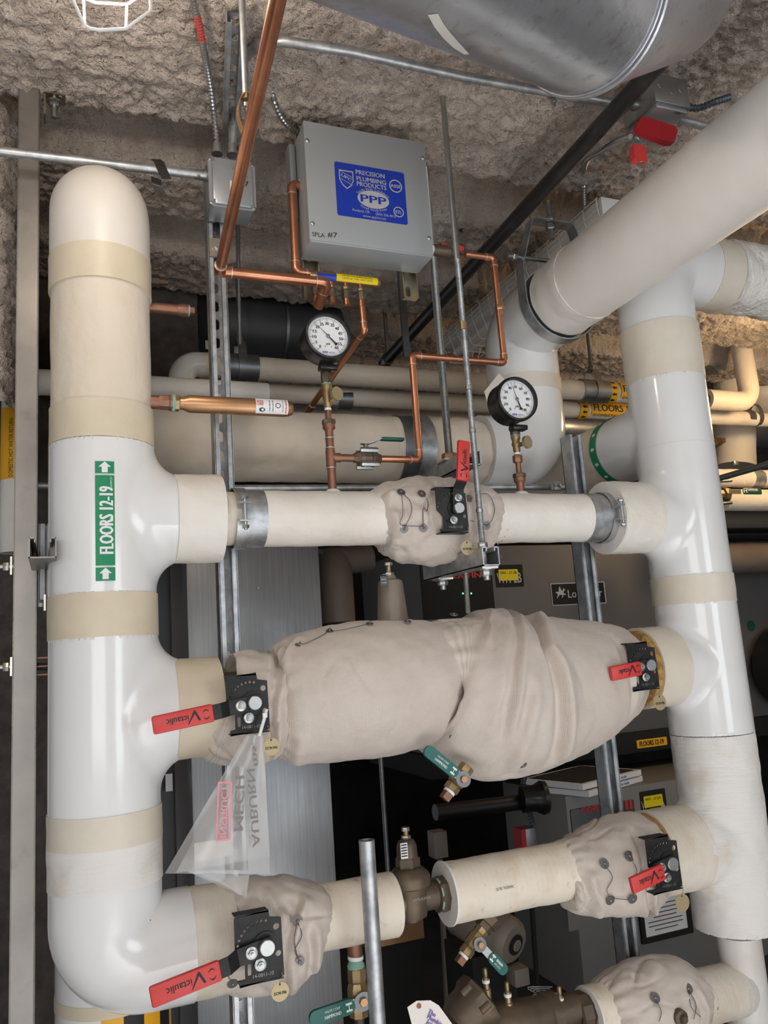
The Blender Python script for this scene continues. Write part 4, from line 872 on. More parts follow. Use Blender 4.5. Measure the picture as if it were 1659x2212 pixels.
MB().cyl((xb, yc, topz - 0.055), (xb, yc, 2.95), 0.0095).build('rod', 'zinc', ch); MB().hexn((xb, yc, topz - 0.024), UZ, 0.018, 0.018).build('nut', 'zinc', ch); MB().hexn((xb, yc, topz + 0.006), UZ, 0.018, 0.014).build('nut', 'zinc', ch); MB().cyl((xb, yc, 2.89), (xb, yc, 2.915), 0.016).build('anchor', 'brass', ch)

# ---- small wrapped pipes further back
YS = 2.75
za = W(700, 806, YS).z; zb2 = W(900, 866, YS + 0.12).z
sp = thing('insulated_pipe', 'small cream pipe turning down beside the riser, upper of the two behind the gauge', 'pipe', W(390, 900, YS))
xa0 = W(393, 860, YS).x
MB().tube(rpath([(xa0, YS, za - 0.5), (xa0, YS, za), (xa0 + 0.12, YS, za)], 0.075, 10), 0.044, 32).build('elbow_cover', 'pvc_dirty', sp)
MB().tube([(xa0, YS, za - 0.07), (xa0, YS, za - 0.6)], 0.045, 32).build('tape_band', 'tape', sp)
bumpy([(xa0 + 0.08, YS, za), (xa0 + 0.2, YS, za)], 0.0445, 0.001, 14, 40).build('tape_band', 'tape', sp)
bumpy([(xa0 + 0.18, YS, za), (2.42, YS, za)], 0.0425, 0.0025, 12, 40, step=0.012).build('pipe_jacket', 'asj', sp)
sb = thing('insulated_pipe', 'small cream pipe just above the big main, lower of the two behind the gauge', 'pipe', W(900, 880, YS + 0.12))
bumpy([(-0.05, YS + 0.12, zb2), (2.5, YS + 0.12, zb2)], 0.036, 0.002, 12, 36, step=0.012).build('pipe_jacket', 'asj', sb)
MB().tube([W(728, 862, YS + 0.12), W(757, 863, YS + 0.12)], 0.039, 32).build('coupling', 'dark_zinc', sb)
# yellow markers on them, right of the riser elbow
def ring_label(parent, Yp, z, r, pxa, pxb, py, txt, sub):
    x0, x1 = W(pxa, py, Yp).x, W(pxb, py, Yp).x
    MB().tube([(x0 - 0.10, Yp, z), (x0 - 0.055, Yp, z)], r + 0.002, 32, cap=False).build('arrow_band', 'yellow_label', parent)
    for k in range(5):
        a0 = -1.1 + 0.6 * k; vs, fs = shape2d([[(0.012, -0.004), (0.0, -0.004), (0.0, -0.008), (-0.012, 0), (0.0, 0.008), (0.0, 0.004), (0.012, 0.004)]])
        MB().add([V((x0 - 0.0775 + p, Yp - (r + 0.003) * math.cos(a0 + q_ / r), z + (r + 0.003) * math.sin(a0 + q_ / r))) for p, q_ in vs], fs).build('arrow', 'black_ink', parent)
    m_ = MB().cylpatch((0, Yp, z), UX, -UY, r + 0.002, x0 - 0.04, x1, -1.25, 0.75).build('pipe_marker', 'yellow_label', parent, 'yellow pipe marker with black lettering')
    t_ = MB(); wr = lambda ac_: (lambda x, y: V(((x0 - 0.03 + x), Yp - (r + 0.003) * math.cos(ac_ + y / r), z + (r + 0.003) * math.sin(ac_ + y / r))))
    t_.text(txt, None, None, None, 0.03, 0.27, 'L', wr(0.1), bold=0.001); t_.build('lettering', 'black_ink', m_)
    t_ = MB(); t_.text(sub, None, None, None, 0.012, 0.30, 'L', wr(-0.75)); t_.build('lettering', 'black_ink', m_)
ring_label(sp, YS, za, 0.045, 1345, 1440, 850, 'FLOORS 12-19', 'DOMESTIC HOT WATER')
ring_label(sb, YS + 0.12, zb2, 0.0385, 1284, 1400, 890, 'FLOORS 12-19', 'DOMESTIC HOT WATER')
# hangers on the small pipes
def loop_hanger(label, x, Yp, z, r, top, mt='dark_zinc'):
    h = thing('loop_hanger', label, 'hanger', (x, Yp, z - r)); b = MB(); pts = []; nr = []
    for i in range(25):
        a = -PI * 0.5 + 2 * PI * i / 24; d = V((0, math.cos(a), math.sin(a))); e = 1.0 + (0.75 if i in (11, 12, 13) else 0.0) * (1 if math.sin(a) > 0 else 0)
        rr = r + 0.006 + max(0, math.sin(a)) ** 6 * 0.05; pts.append(V((x, Yp, z)) + d * rr); nr.append(d)
    b.strap(pts, nr, 0.03, UX, 0.003); b.build('loop', mt, h); MB().tube([(x - 0.075, Yp, z), (x + 0.06, Yp, z)], r + 0.004, 32).build('shield', mt, h)
    MB().cyl((x, Yp, z + r + 0.045), (x, Yp, top), 0.007).build('rod', 'dark_zinc', h); MB().hexn((x, Yp, z + r + 0.05), UZ, 0.013, 0.02).build('nut', 'dark_zinc', h)
loop_hanger('dark loop hanger and rod on the small pipe left of the pressure gauge', W(520, 795, YS).x, YS, za, 0.045, 2.95)
loop_hanger('grey loop hanger on the small yellow-labelled pipe right of the white elbow', W(1283, 845, YS).x, YS, za, 0.045, 2.95, 'zinc')
# spiral duct stub seen through the gap
o = MB().tube([V((0.6, 3.75, W(1300, 927, 3.75).z)), V((6.46, 3.75, W(1300, 927, 3.75).z))], [0.08, 0.08], 32).build('metal_pipe', 'spiral_duct'); tag(o, 'shiny metal pipe below the yellow-labelled pipes', 'pipe')
# grey fan housing under the deck
fn = thing('fan_housing', 'dark grey round duct housing hanging behind the gauge and strut', 'duct', W(550, 780, 3.25))
c0, c1 = W(470, 705, 3.2), W(670, 720, 3.2); dd = (c1 - c0).normalized()
MB().lathe(c0, dd, [(0, 0.10), (0.0, 0.135), (0.03, 0.15), (0.26, 0.155), (0.262, 0.15), (0.5, 0.15), (0.52, 0.12)], 48).build('drum', 'duct_grey', fn)
MB().lathe(c0 + dd * 0.255, dd, [(0, 0.15), (0, 0.162), (0.012, 0.162), (0.012, 0.15)], 48).build('seam', 'dark_zinc', fn)
MB().box(c0 - dd * 0.06, (0.12, 0.25, 0.24)).build('housing', 'black_matte', fn); MB().box(W(447, 745, 3.05), (0.012, 0.003, 0.035)).build('sticker', 'tape_pale', fn)

# ================================================================== grey control box with blue label
def pw(px, py, Y, w): return W(px + w / 2, py, Y).x - W(px - w / 2, py, Y).x
def ph(px, py, Y, h): return W(px, py - h / 2, Y).z - W(px, py + h / 2, Y).z
def ptext(mb, s, px, py, Y, h, w=None, align='C', bold=0.0): return mb.text(s, W(px, py, Y), UX, UZ, ph(px, py, Y, h), pw(px, py, Y, w) if w else None, align, bold=bold)
bx0, bx1, bz0, bz1, by0, by1 = 0.584, 0.924, 2.527, 2.862, 1.80, 1.90
BX = thing('control_box', 'grey enamel wall box with blue printed label and handwritten mark', 'box', ((bx0 + bx1) / 2, by1, bz0))
MB().wbox((bx0, by0, bz0), (bx1, by1, bz1), bevel=0.004).build('body', 'grey_enamel', BX)
MB().wbox((bx0 - 0.0015, by0 - 0.002, bz0 + 0.004), (bx1 + 0.0015, by0 + 0.018, bz1 + 0.0015), bevel=0.0015).build('lid', 'grey_enamel', BX)
YF = by0 - 0.0024
for px, py in ((664, 304), (914, 342), (675, 483), (927, 515)):
    c = W(px, py, YF); MB().lathe(c + UY * 0.002, -UY, [(0, 0.006), (0.003, 0.0058), (0.0055, 0.0035), (0.0062, 0.001)], 14).build('screw', 'zinc', BX)
tl, trr, brr, bll = W(721, 351, YF), W(872, 371, YF), W(881, 484, YF), W(730, 467, YF)
lx0, lx1, lz0, lz1 = (tl.x + bll.x) / 2, (trr.x + brr.x) / 2, (bll.z + brr.z) / 2, (tl.z + trr.z) / 2
lcx, lcz, lw, lh = (lx0 + lx1) / 2, (lz0 + lz1) / 2, lx1 - lx0, lz1 - lz0
LB = MB().prism([rrect(lw, lh, 0.006)], (lcx, YF, lcz), UX, UZ, 0.0006).build('printed_label', 'blue_label', BX, 'blue label with white lettering and emblems', smooth=False)
YL = YF - 0.0012; pos = lambda u, v: V((lx0 + lw * u, YL, lz1 - lh * v))
def lt(s, u, v, h, w=None, bold=0.0, mt='silver_print', align='C', warp=None):
    t_ = MB(); t_.text(s, pos(u, v), UX, UZ, h, w * lw if w else None, align, warp, bold); return t_.build('lettering', mt, LB)
lt('PRECISION', 0.50, 0.135, 0.0125, 0.41, 0.0004); lt('PLUMBING', 0.51, 0.255, 0.0125, 0.42, 0.0004); lt('PRODUCTS', 0.51, 0.355, 0.0125, 0.42, 0.0004)
lt('Portland, OR', 0.335, 0.865, 0.007, 0.24); lt('(503) 256-4010', 0.685, 0.875, 0.007, 0.29); lt('www.pppinc.net', 0.52, 0.945, 0.007, 0.33)
el = MB().prism([circ(0, 0, lw * 0.225, 40, lh * 0.165)], pos(0.52, 0.62), UX, UZ, 0.0005).build('oval_badge', 'silver_print', LB, smooth=False)
MB().text('PPP', pos(0.52, 0.62) - UY * 0.001, UX, UZ, 0.021, lw * 0.36, bold=0.0012).build('lettering', 'blue_label', LB)
def arcw(u, v, rx, rz, up_):
    return lambda x, y: V((pos(u, v).x + (rx + (y if up_ else -y)) * math.sin(x / rx), YL, pos(u, v).z + (1 if up_ else -1) * (rz + (y if up_ else -y)) * math.cos(x / rx)))
lt('Specify With Confidence', 0, 0, 0.0068, 0.55, warp=arcw(0.52, 0.66, lw * 0.27, lh * 0.235, True))
lt('Install With Pride', 0, 0, 0.0062, 0.40, warp=arcw(0.52, 0.58, lw * 0.27, lh * 0.235, False))
# shield, round badges
sh = [(-0.1, 0.12), (0.1, 0.12), (0.1, -0.02), (0.06, -0.1), (0, -0.15), (-0.06, -0.1), (-0.1, -0.02)]
so = [(a * lw, b * lw) for a, b in sh]; si = [(a * 0.88, b * 0.88) for a, b in so]
MB().prism([so, si], pos(0.155, 0.30), UX, UZ, 0.0004).build('shield_badge', 'silver_print', LB, smooth=False)
u2 = V((1, 0, -0.45)).normalized(); MB().text('UPC', pos(0.155, 0.275), u2, V((0.45, 0, 1)).normalized(), 0.0085, lw * 0.15, bold=0.0004).build('lettering', 'silver_print', LB)
for s_ in (0.055, -0.055): MB().prism([[(-0.1 * lw, 0.0006), (0.095 * lw, 0.0006), (0.095 * lw, -0.0006), (-0.1 * lw, -0.0006)]], pos(0.155, 0.285) + UZ * (s_ * lw), u2, UY.cross(u2) * -1, 0.0004).build('shield_line', 'silver_print', LB, smooth=False)
MB().prism([circ(0, 0, lw * 0.095, 28), circ(0, 0, lw * 0.08, 28)], pos(0.86, 0.29), UX, UZ, 0.0004).build('ring_badge', 'silver_print', LB, smooth=False); lt('ASSE', 0.86, 0.29, 0.009, 0.15, 0.0005)
MB().prism([circ(0, 0, lw * 0.075, 28), circ(0, 0, lw * 0.062, 28)], pos(0.875, 0.78), UX, UZ, 0.0004).build('ring_badge', 'silver_print', LB, smooth=False); lt('ETL', 0.875, 0.78, 0.0095, 0.085, 0.0004)
t_ = MB(); ptext(t_, 'SPLA', 688, 507, YF - 0.0005, 9, 27); t_.build('handwriting', 'black_ink', BX); t_ = MB(); ptext(t_, '#7', 718, 507, YF - 0.0005, 11, 21); t_.build('handwriting', 'black_ink', BX)
# mounting strut below and behind, knockout plate on the left
for pxx, l2 in ((672, 'left mounting channel hanging under the grey control box'), (884, 'slotted yellow-zinc mounting channel hanging under the grey control box')):
    xx = W(pxx, 620, 1.915).x; o = channel((xx, 1.905, W(pxx, 648, 1.92).z), UZ, 2.93 - W(pxx, 648, 1.92).z, UX, UY, 0.045, 0.022, lips=False).build('strut_channel', 'zinc_yellow', None, angle=30); tag(o, l2, 'strut')
    o.scale = (1, 1, 1)
o = MB().box((bx0 - 0.011, by1 + 0.0, 2.74), (0.02, 0.045, 0.22), bevel=0.008).build('side_plate', 'grey_cast', BX)
o = flex([W(585, 165, 1.80), W(592, 215, 1.82), W(612, 260, 1.86), W(640, 285, 1.9)], 0.0085).build('flexible_conduit', 'flex'); tag(o, 'spiral cable curving into the top left of the control box', 'cable')
fc = thing('flexible_conduit', 'short spiral cable with clamp on top of the control box', 'cable', W(800, 290, 1.93)); flex([W(758, 290, 1.93), W(780, 279, 1.93), W(812, 273, 1.93), W(835, 277, 1.93)], 0.0085).build('spiral_sheath', 'flex', fc); MB().box(W(843, 280, 1.93), (0.03, 0.02, 0.022), bevel=0.003).build('connector', 'dark_zinc', fc)

# ================================================================== copper lines
def copper(name, label, pts, r, rad, mt='copper', elbows=True, cat='pipe'):
    t = thing(name, label, cat, min(pts, key=lambda p: p.z)); MB().tube(rpath(pts, rad, 6), r, 18).build('tube', mt, t)
    for i in range(1, len(pts) - 1):
        a, b, c = pts[i - 1], pts[i], pts[i + 1]; d1, d2 = (a - b).normalized(), (c - b).normalized(); k = rad + 0.012
        MB().tube(rpath([b + d1 * k, b, b + d2 * k], rad, 6), r * 1.17, 18).build('elbow', mt, t)
        for d in (d1, d2): MB().cyl(b + d * k, b + d * (k + 0.002), r * 1.2).build('solder_joint', 'solder', t)
    return t
YC = 1.85
zc1 = W(590, 600, 1.84).z
p1_ = V((W(474, 588, 1.84).x, 1.84, W(474, 586, 1.84).z)); p0_ = W(612, -30, 0.97); p0_.z = p1_.z + 0.02
# keep the slope seen in the photo: pass through the hanger point
c1t = copper('copper_pipe', 'thick copper pipe slanting down from the top edge to the manifold', [p0_, p1_, V((W(706, 611, 1.84).x, 1.84, W(706, 611, 1.84).z)), W(687, 664, 1.90)], 0.0128, 0.016)
# hanger for it
YHg = 1.32; hp = W(531, 270, YHg)
hg = thing('clevis_hanger', 'copper split hanger on a brass-tipped rod holding the slanting pipe', 'hanger', hp - UZ * 0.03)
MB().cyl(W(523, 0, YHg) + UZ * 0.1, W(531, 208, YHg), 0.0062).build('rod', 'galv', hg); MB().hexn(W(531, 216, YHg), UZ, 0.0085, 0.012).build('nut', 'brass', hg); MB().lathe(W(533, 236, YHg), UZ, [(0, 0.003), (0.003, 0.008), (0.01, 0.008), (0.013, 0.003)], 16).build('bolt_head', 'zinc', hg)
threaded(W(534, 262, YHg), W(533, 236, YHg), 0.0045).build('stud', 'zinc', hg)
ct = W(533, 216, YHg); cb = W(540, 283, YHg); lp = []; nr = []
for i in range(21):
    a = PI * 0.5 + 2 * PI * i / 20; q = V((math.cos(a) * 0.019, 0, math.sin(a) * (ct.z - cb.z + 0.02) / 2)); lp.append((ct + cb) / 2 + q); nr.append(q)
b = MB(); b.strap(lp, nr, 0.016, UY, 0.002); b.build('loop', 'copper_tan', hg)
c2t = copper('copper_pipe', 'copper pipe dropping from the left side of the control box', [W(652, 402, 1.87), W(630, 399, 1.87), V((W(640, 590, 1.87).x, 1.87, W(640, 588, 1.87).z)), V((W(668, 594, 1.87).x, 1.87, W(640, 588, 1.87).z))], 0.011, 0.014)
MB().cyl(W(647, 402, 1.87), W(653, 402, 1.87), 0.016).build('white_bushing', 'teflon', c2t)
zmn = W(740, 603, 1.90).z; xm0, xm1 = W(660, 594, 1.90).x, W(820, 610, 1.90).x
mf = thing('manifold', 'copper manifold with yellow label and four threaded outlets under the box', 'manifold', (xm0, 1.90, zmn - 0.06))
MB().lathe((xm0, 1.90, zmn), UX, [(0, 0.0128), (xm1 - xm0 - 0.006, 0.0128), (xm1 - xm0, 0.009)], 24).build('tube', 'copper_tan', mf)
xa_, xb_ = W(728, 604, 1.887).x, W(817, 612, 1.887).x
lbm = MB().cylpatch((0, 1.90, zmn), UX, -UY, 0.0133, xa_, xb_, -0.9, 0.95).build('sticker', 'yellow_sticker', mf, 'yellow sticker with black warning lines')
for vv, s_ in ((0.30, 'THIS UNIT MUST BE INSTALLED LEVEL'), (-0.25, 'CRITICAL THIS UNIT LEVEL')):
    MB().text(s_, None, None, None, 0.0042, (xb_ - xa_) * 0.75, 'C', lambda x, y, vv=vv: V(((xa_ + xb_) / 2 + x, 1.90 - 0.0137 * math.cos(vv + y / 0.0133), zmn + 0.0137 * math.sin(vv + y / 0.0133)))).build('lettering', 'black_ink', lbm)
MB().cylpatch((0, 1.90, zmn), UX, -UY, 0.0133, W(686, 600, 1.887).x, xa_ - 0.001, -0.3, 1.2).build('sticker', 'blue_label', mf)
for px, long_ in ((683, 0), (717, 0), (748, 0), (780, 1)):
    xo = W(px, 640, 1.90).x; c = V((xo, 1.90, zmn)); b = MB().lathe(c - UZ * 0.010, -UZ, [(0, 0.006), (0.012, 0.006)], 12).build('outlet', 'copper', mf)
    MB().hexn(c - UZ * 0.030, UZ, 0.0095, 0.009).build('hex_nut', 'brass', b); MB().lathe(c - UZ * 0.030, -UZ, [(0, 0.010), (0.004, 0.0135), (0.022, 0.0135), (0.026, 0.011)], 8).build('union_nut', 'bronze', b)
    MB().lathe(c - UZ * 0.056, -UZ, [(0, 0.0095), (0.018, 0.0095), (0.02, 0.006)], 14).build('cap', 'copper', b)
copper('copper_pipe', 'thin copper pipe from the last manifold outlet slanting back behind the gauge', [V((W(780, 640, 1.90).x, 1.90, zmn - 0.055)), V((W(787, 722, 1.90).x, 1.90, W(787, 716, 1.90).z)), W(668, 884, 2.30), W(640, 935, 2.42)], 0.0088, 0.012, 'copper')
cv = copper('copper_pipe', 'thin copper loop from the box stepping down to the gauge tee', [W(1005, 549, YC), V((W(1066, 556, YC).x, YC, W(1005, 549, YC).z)), V((W(1089, 776, YC).x, YC, W(1000, 777, YC).z)), V((W(890, 775, YC).x, YC, W(1000, 777, YC).z)), V((W(906, 992, YC).x, YC, W(850, 992, YC).z)), V((W(822, 992, YC).x, YC, W(850, 992, YC).z))], 0.0088, 0.012)
c = W(1079, 662, YC); MB().hexn(c - UZ * 0.012, UZ, 0.0135, 0.014).build('union', 'copper_tan', cv); MB().lathe(c - UZ * 0.028, UZ, [(0, 0.010), (0.05, 0.011), (0.055, 0.009)], 16).build('union_body', 'copper_tan', cv)
bv = thing('ball_valve', 'small bronze valve with red butterfly handle at the side of the control box', 'valve', W(975, 562, YC)); zv = W(1005, 549, YC).z
xv = lambda p: W(p, 548, YC).x
MB().lathe((bx1, YC, zv), UX, [(0, 0.009), (0.012, 0.0135), (0.018, 0.0135)], 18).build('bushing', 'copper', bv); MB().cyl((bx1 + 0.018, YC, zv), (bx1 + 0.026, YC, zv), 0.014).build('teflon_ring', 'teflon', bv)
MB().lathe((bx1 + 0.026, YC, zv), UX, [(0, 0.015), (0.02, 0.0165), (0.05, 0.0165), (0.055, 0.012), (0.075, 0.012), (0.08, 0.0095)], 20).build('body', 'bronze', bv)
hc = V((W(975, 535, YC).x, YC, W(975, 538, YC).z)); MB().lathe(hc - UZ * 0.012, UZ, [(0, 0.006), (0.012, 0.006)], 10).build('stem', 'zinc', bv)
MB().prism([[(-0.034, 0.003), (-0.034, 0.012), (-0.02, 0.013), (-0.01, 0.006), (0.012, 0.006), (0.022, 0.012), (0.036, 0.008), (0.036, -0.001), (0.014, -0.006), (-0.012, -0.006), (-0.02, 0.001)]], hc + UY * 0.006, UX, UZ, 0.012).build('handle', 'red_vinyl', bv); MB().hexn(hc - UY * 0.008 + UZ * 0.002, -UY, 0.006, 0.004).build('nut', 'zinc', bv)

# ---- gauges
def gauge(label, px, py, R, stem_x, vals, step_minor, needle, z_stop, sgn=1):
    c = W(px, py, 1.778); g = thing('pressure_gauge', label, 'gauge', V((stem_x, YM, z_stop)))
    MB().lathe((c.x, 1.838, c.z), -UY, [(0, R * 0.90), (0.002, R * 0.945), (0.045, R * 0.945), (0.05, R * 0.99), (0.058, R), (0.066, R * 0.975), (0.068, R * 0.90), (0.064, R * 0.87), (0.055, R * 0.86), (0.055, 0.001)], 72).build('case', 'black_plastic', g)
    yd = 1.7825; d = MB().lathe((c.x, yd, c.z), -UY, [(0, R * 0.872), (0.0006, R * 0.872)], 64).build('dial', 'dial', g); yt = yd - 0.0012
    P = lambda a, r: V((c.x + r * math.sin(a), yt, c.z + r * math.cos(a)))
    a0, a1 = math.radians(-142), math.radians(142); lo_, hi_ = vals[0], vals[-1]
    for k in range(int((hi_ - lo_) / step_minor) + 1):
        v_ = lo_ + k * step_minor; a = a0 + (a1 - a0) * (v_ - lo_) / (hi_ - lo_); big = any(abs(v_ - x) < 1e-6 for x in vals)
        u = V((math.sin(a), 0, math.cos(a))); w_ = V((math.cos(a), 0, -math.sin(a))); L0 = R * (0.66 if big else 0.74); L1 = R * 0.82; hw_ = R * (0.008 if big else 0.005)
        MB().add([P(a, L0) - w_ * hw_, P(a, L0) + w_ * hw_, P(a, L1) + w_ * hw_, P(a, L1) - w_ * hw_], [(0, 1, 2, 3)]).build('tick', 'black_ink', d, smooth=False)
    for v_ in vals:
        a = a0 + (a1 - a0) * (v_ - lo_) / (hi_ - lo_); MB().text(str(v_), P(a, R * 0.57), UX, UZ, R * 0.125, R * (0.16 if v_ > 9 else 0.07) * (1.3 if v_ > 99 else 1), bold=R * 0.006).build('numeral', 'black_ink', d, smooth=False)
    MB().text('psi', P(PI, R * 0.30), UX, UZ, R * 0.10, R * 0.15, bold=R * 0.005).build('lettering', 'black_ink', d, smooth=False)
    lg = P(PI, R * 0.70)
    for k in range(3): MB().add([lg + UX * (R * (-0.27 + 0.08 * k)) + UZ * R * 0.06, lg + UX * (R * (-0.20 + 0.08 * k)) + UZ * R * 0.06, lg + UX * (R * (-0.235 + 0.08 * k)) - UZ * R * 0.06], [(0, 1, 2)]).build('logo_wedge', 'purple_ink', d, smooth=False)
    MB().text('WEKSLER', lg + UX * R * 0.13 + UZ * R * 0.02, UX, UZ, R * 0.055, R * 0.27).build('lettering', 'purple_ink', d, smooth=False)
    for s in (-1, 1): MB().lathe(P(PI, R * 0.43) + UX * (s * R * 0.13), -UY, [(0, R * 0.025), (0.0008, R * 0.02)], 10).build('rivet', 'red_text', d)
    an = a0 + (a1 - a0) * (needle - lo_) / (hi_ - lo_); u = V((math.sin(an), 0, math.cos(an))); w_ = V((math.cos(an), 0, -math.sin(an))); cc_ = V((c.x, yt - 0.004, c.z))
    MB().prism([[(0, R * 0.80), (-R * 0.012, R * 0.1), (-R * 0.022, -R * 0.12), (-R * 0.03, -R * 0.40), (-R * 0.07, -R * 0.44), (-R * 0.05, -R * 0.5), (R * 0.05, -R * 0.5), (R * 0.07, -R * 0.44), (R * 0.03, -R * 0.40), (R * 0.022, -R * 0.12), (R * 0.012, R * 0.1)]], cc_, w_, u, 0.0008).build('needle', 'black_ink', d, smooth=False)
    MB().lathe(cc_ + UY * 0.002, -UY, [(0, R * 0.07), (0.004, R * 0.065), (0.005, R * 0.02)], 16).build('hub', 'washer', d)
    gl_ = None
    zg = c.z - R * 0.93
    MB().box((stem_x, 1.832, zg - 0.006), (0.046, 0.028, 0.014), bevel=0.003).build('socket_block', 'black_plastic', g)
    return g, zg
sx1 = W(711, 930, YM).x; zz = lambda p, x=711: W(x, p, YM).z
g1, zg = gauge('black pressure gauge reading 20 psi in front of the box pipes', 709, 726, 0.0598, sx1, list(range(0, 61, 5)), 1, 20.5, zz(802))
def stem_part(parent, x, z0, z1, prof, n, nm, mt): MB().lathe((x, YM, z0), UZ, [((z1 - z0) * t, r) for t, r in prof], n).build(nm, mt, parent)
g2x = W(1119, 1000, YM).x
g2, zg2 = gauge('black pressure gauge reading 43 psi in front of the big white elbow', 1117, 862, 0.0615, g2x, list(range(0, 101, 10)), 2, 43.5, zz(930, 1119))
def gstem(label, x, px, ys, soldered):
    t = thing('gauge_stem', label, 'pipe', (x, YM, ZT + rT)); z = lambda p: W(px, p, YM).z
    stem_part(t, x, z(ys[1]), z(ys[0]), [(0, 0.012), (0.08, 0.0135), (0.92, 0.0135), (1, 0.012)], 6, 'hex_adapter', 'bronze')
    MB().cyl((x, YM, z(ys[1])), (x, YM, z(ys[1]) + 0.004), 0.0125).build('joint_ring', 'verdigris', t)
    stem_part(t, x, z(ys[2]), z(ys[1]), [(0, 0.0075), (0.1, 0.010), (0.35, 0.010), (0.5, 0.013), (0.7, 0.0105), (0.85, 0.013), (1, 0.013)], 16, 'gauge_cock', 'brass')
    zk = (z(ys[1]) * 0.42 + z(ys[2]) * 0.58); MB().cyl((x + 0.004, YM - 0.005, zk), (x + 0.012, YM - 0.032, zk + 0.002), 0.006).build('cock_stem', 'brass', t); MB().cyl((x + 0.012, YM - 0.03, zk + 0.002), (x + 0.015, YM - 0.038, zk + 0.002), 0.0175, n=28).build('cock_knob', 'brass_tag', t)
    stem_part(t, x, z(ys[3]), z(ys[2]), [(0, 0.0075), (1, 0.0075)], 14, 'nipple', 'copper_dull')
    MB().cyl((x, YM, z(ys[2]) - 0.006), (x, YM, z(ys[2])), 0.0085).build('teflon_ring', 'teflon', t)
    stem_part(t, x, z(ys[4]), z(ys[3]), [(0, 0.0165), (0.1, 0.0175), (0.9, 0.0175), (1, 0.0165)], 6, 'hex_bushing', 'bronze')
    stem_part(t, x, z(ys[5]), z(ys[4]), [(0, 0.0105), (0.35, 0.011), (0.6, 0.016), (1, 0.016)], 18, 'reducer', 'copper_dull')
    stem_part(t, x, ZT + rT - 0.01, z(ys[5]), [(0, 0.0105), (1, 0.0105)], 18, 'tube', 'copper_dull'); MB().lathe((x, YM, ZT + rT - 0.006), UZ, [(0, 0.024), (0.008, 0.018), (0.012, 0.012)], 14).build('torn_wrap', 'teflon', t)
    for p in soldered: MB().cyl((x, YM, z(p)), (x, YM, z(p) + 0.0025), 0.0122).build('solder_joint', 'solder', t)
    return t
st = gstem('copper stem with tee and petcock rising to the left pressure gauge', sx1, 711, (799, 832, 882, 907, 917, 937), (948, 969, 1012))
ztee = W(850, 992, YC).z; MB().cyl((sx1, YM, W(711, 1008, YM).z), (sx1, YM, W(711, 973, YM).z), 0.0122).build('tee', 'copper_dull', st); MB().cyl((sx1, YM, ztee), (W(735, 992, YM).x, YM, ztee), 0.0118).build('tee', 'copper_dull', st); MB().cyl((sx1, YM, ztee), (W(765, 992, YM).x, YM, ztee), 0.0095).build('tube', 'copper_dull', st)
st2 = gstem('short copper stem with petcock rising to the right pressure gauge', g2x, 1119, (922, 943, 978, 1023, 1032, 1050), ())
c = W(1117, 993, YM); MB().hexn(V((g2x, YM, c.z - 0.008)), UZ, 0.0135, 0.02).build('union', 'copper_dull', st2)
# three-piece ball valve
vb = thing('ball_valve', 'three-piece bronze ball valve with dark green lever beside the gauge tee', 'valve', (W(793, 992, YC).x, YC, ztee - 0.03))
xv0, xv1 = W(764, 992, YC).x, W(822, 992, YC).x; Lv = xv1 - xv0
MB().lathe((xv0, YC, ztee), UX, [(0, 0.012), (0.006, 0.0135), (0.012, 0.017), (0.02, 0.022), (0.026, 0.022), (0.027, 0.019), (Lv - 0.027, 0.019), (Lv - 0.026, 0.022), (Lv - 0.02, 0.022), (Lv - 0.012, 0.017), (Lv - 0.005, 0.0135), (Lv, 0.012)], 8).build('body', 'bronze', vb)
for sy, sz in ((-1, 1), (-1, -1), (1, 1), (1, -1)):
    MB().hexn((xv0 + 0.013, YC + sy * 0.018, ztee + sz * 0.018), UX, 0.007, Lv - 0.026).build('bolt', 'zinc', vb)
hb = V((W(789, 966, YC).x, YC - 0.004, W(789, 964, YC).z)); MB().lathe(hb - UZ * 0.02, UZ, [(0, 0.01), (0.012, 0.01), (0.012, 0.007), (0.026, 0.006)], 12).build('stem', 'brass', vb)
hw0 = [hb + UZ * 0.004 - UX * 0.012, hb + UZ * 0.004 + UX * 0.008, V((W(812, 955, YC).x, YC - 0.004, W(812, 955, YC).z)), V((W(822, 950, YC).x, YC - 0.004, W(822, 950, YC).z))]
b = MB(); b.strap(hw0, [UZ] * 4, 0.016, UY, 0.003); b.build('lever', 'zinc', vb); MB().box((W(846, 950, YC).x, YC - 0.004, W(846, 950, YC).z), (pw(846, 950, YC, 50), 0.018, 0.0085), bevel=0.0035).build('grip', 'dark_green_vinyl', vb)

# ---- water hammer arrestor and capped stubs on the left riser
za_ = W(480, 876, YM - 0.02).z; ya = YM - 0.02; X_ = lambda p: W(p, 876, ya).x
wa = thing('hammer_arrestor', 'long copper shock arrestor tube with white label sticking out of the riser', 'arrestor', (X_(330), ya, za_ - 0.02))
MB().cyl((HX + 0.08, ya, za_), (X_(345), ya, za_), 0.0155).build('stub', 'copper_dull', wa)
MB().lathe((X_(343), ya, za_), UX, [(0, 0.0165), (0.006, 0.0175), (0.022, 0.0175), (0.024, 0.0195), (X_(371) - X_(343), 0.0195)], 8).build('adapter', 'copper_dull', wa)
MB().lathe((X_(370), ya, za_), UX, [(0, 0.018), (0.002, 0.020), (0.008, 0.020), (0.009, 0.0165)], 18).build('joint_ring', 'verdigris', wa)
MB().hexn((X_(376), ya, za_), UX, 0.0195, 0.012).build('hex_nut', 'brass', wa)
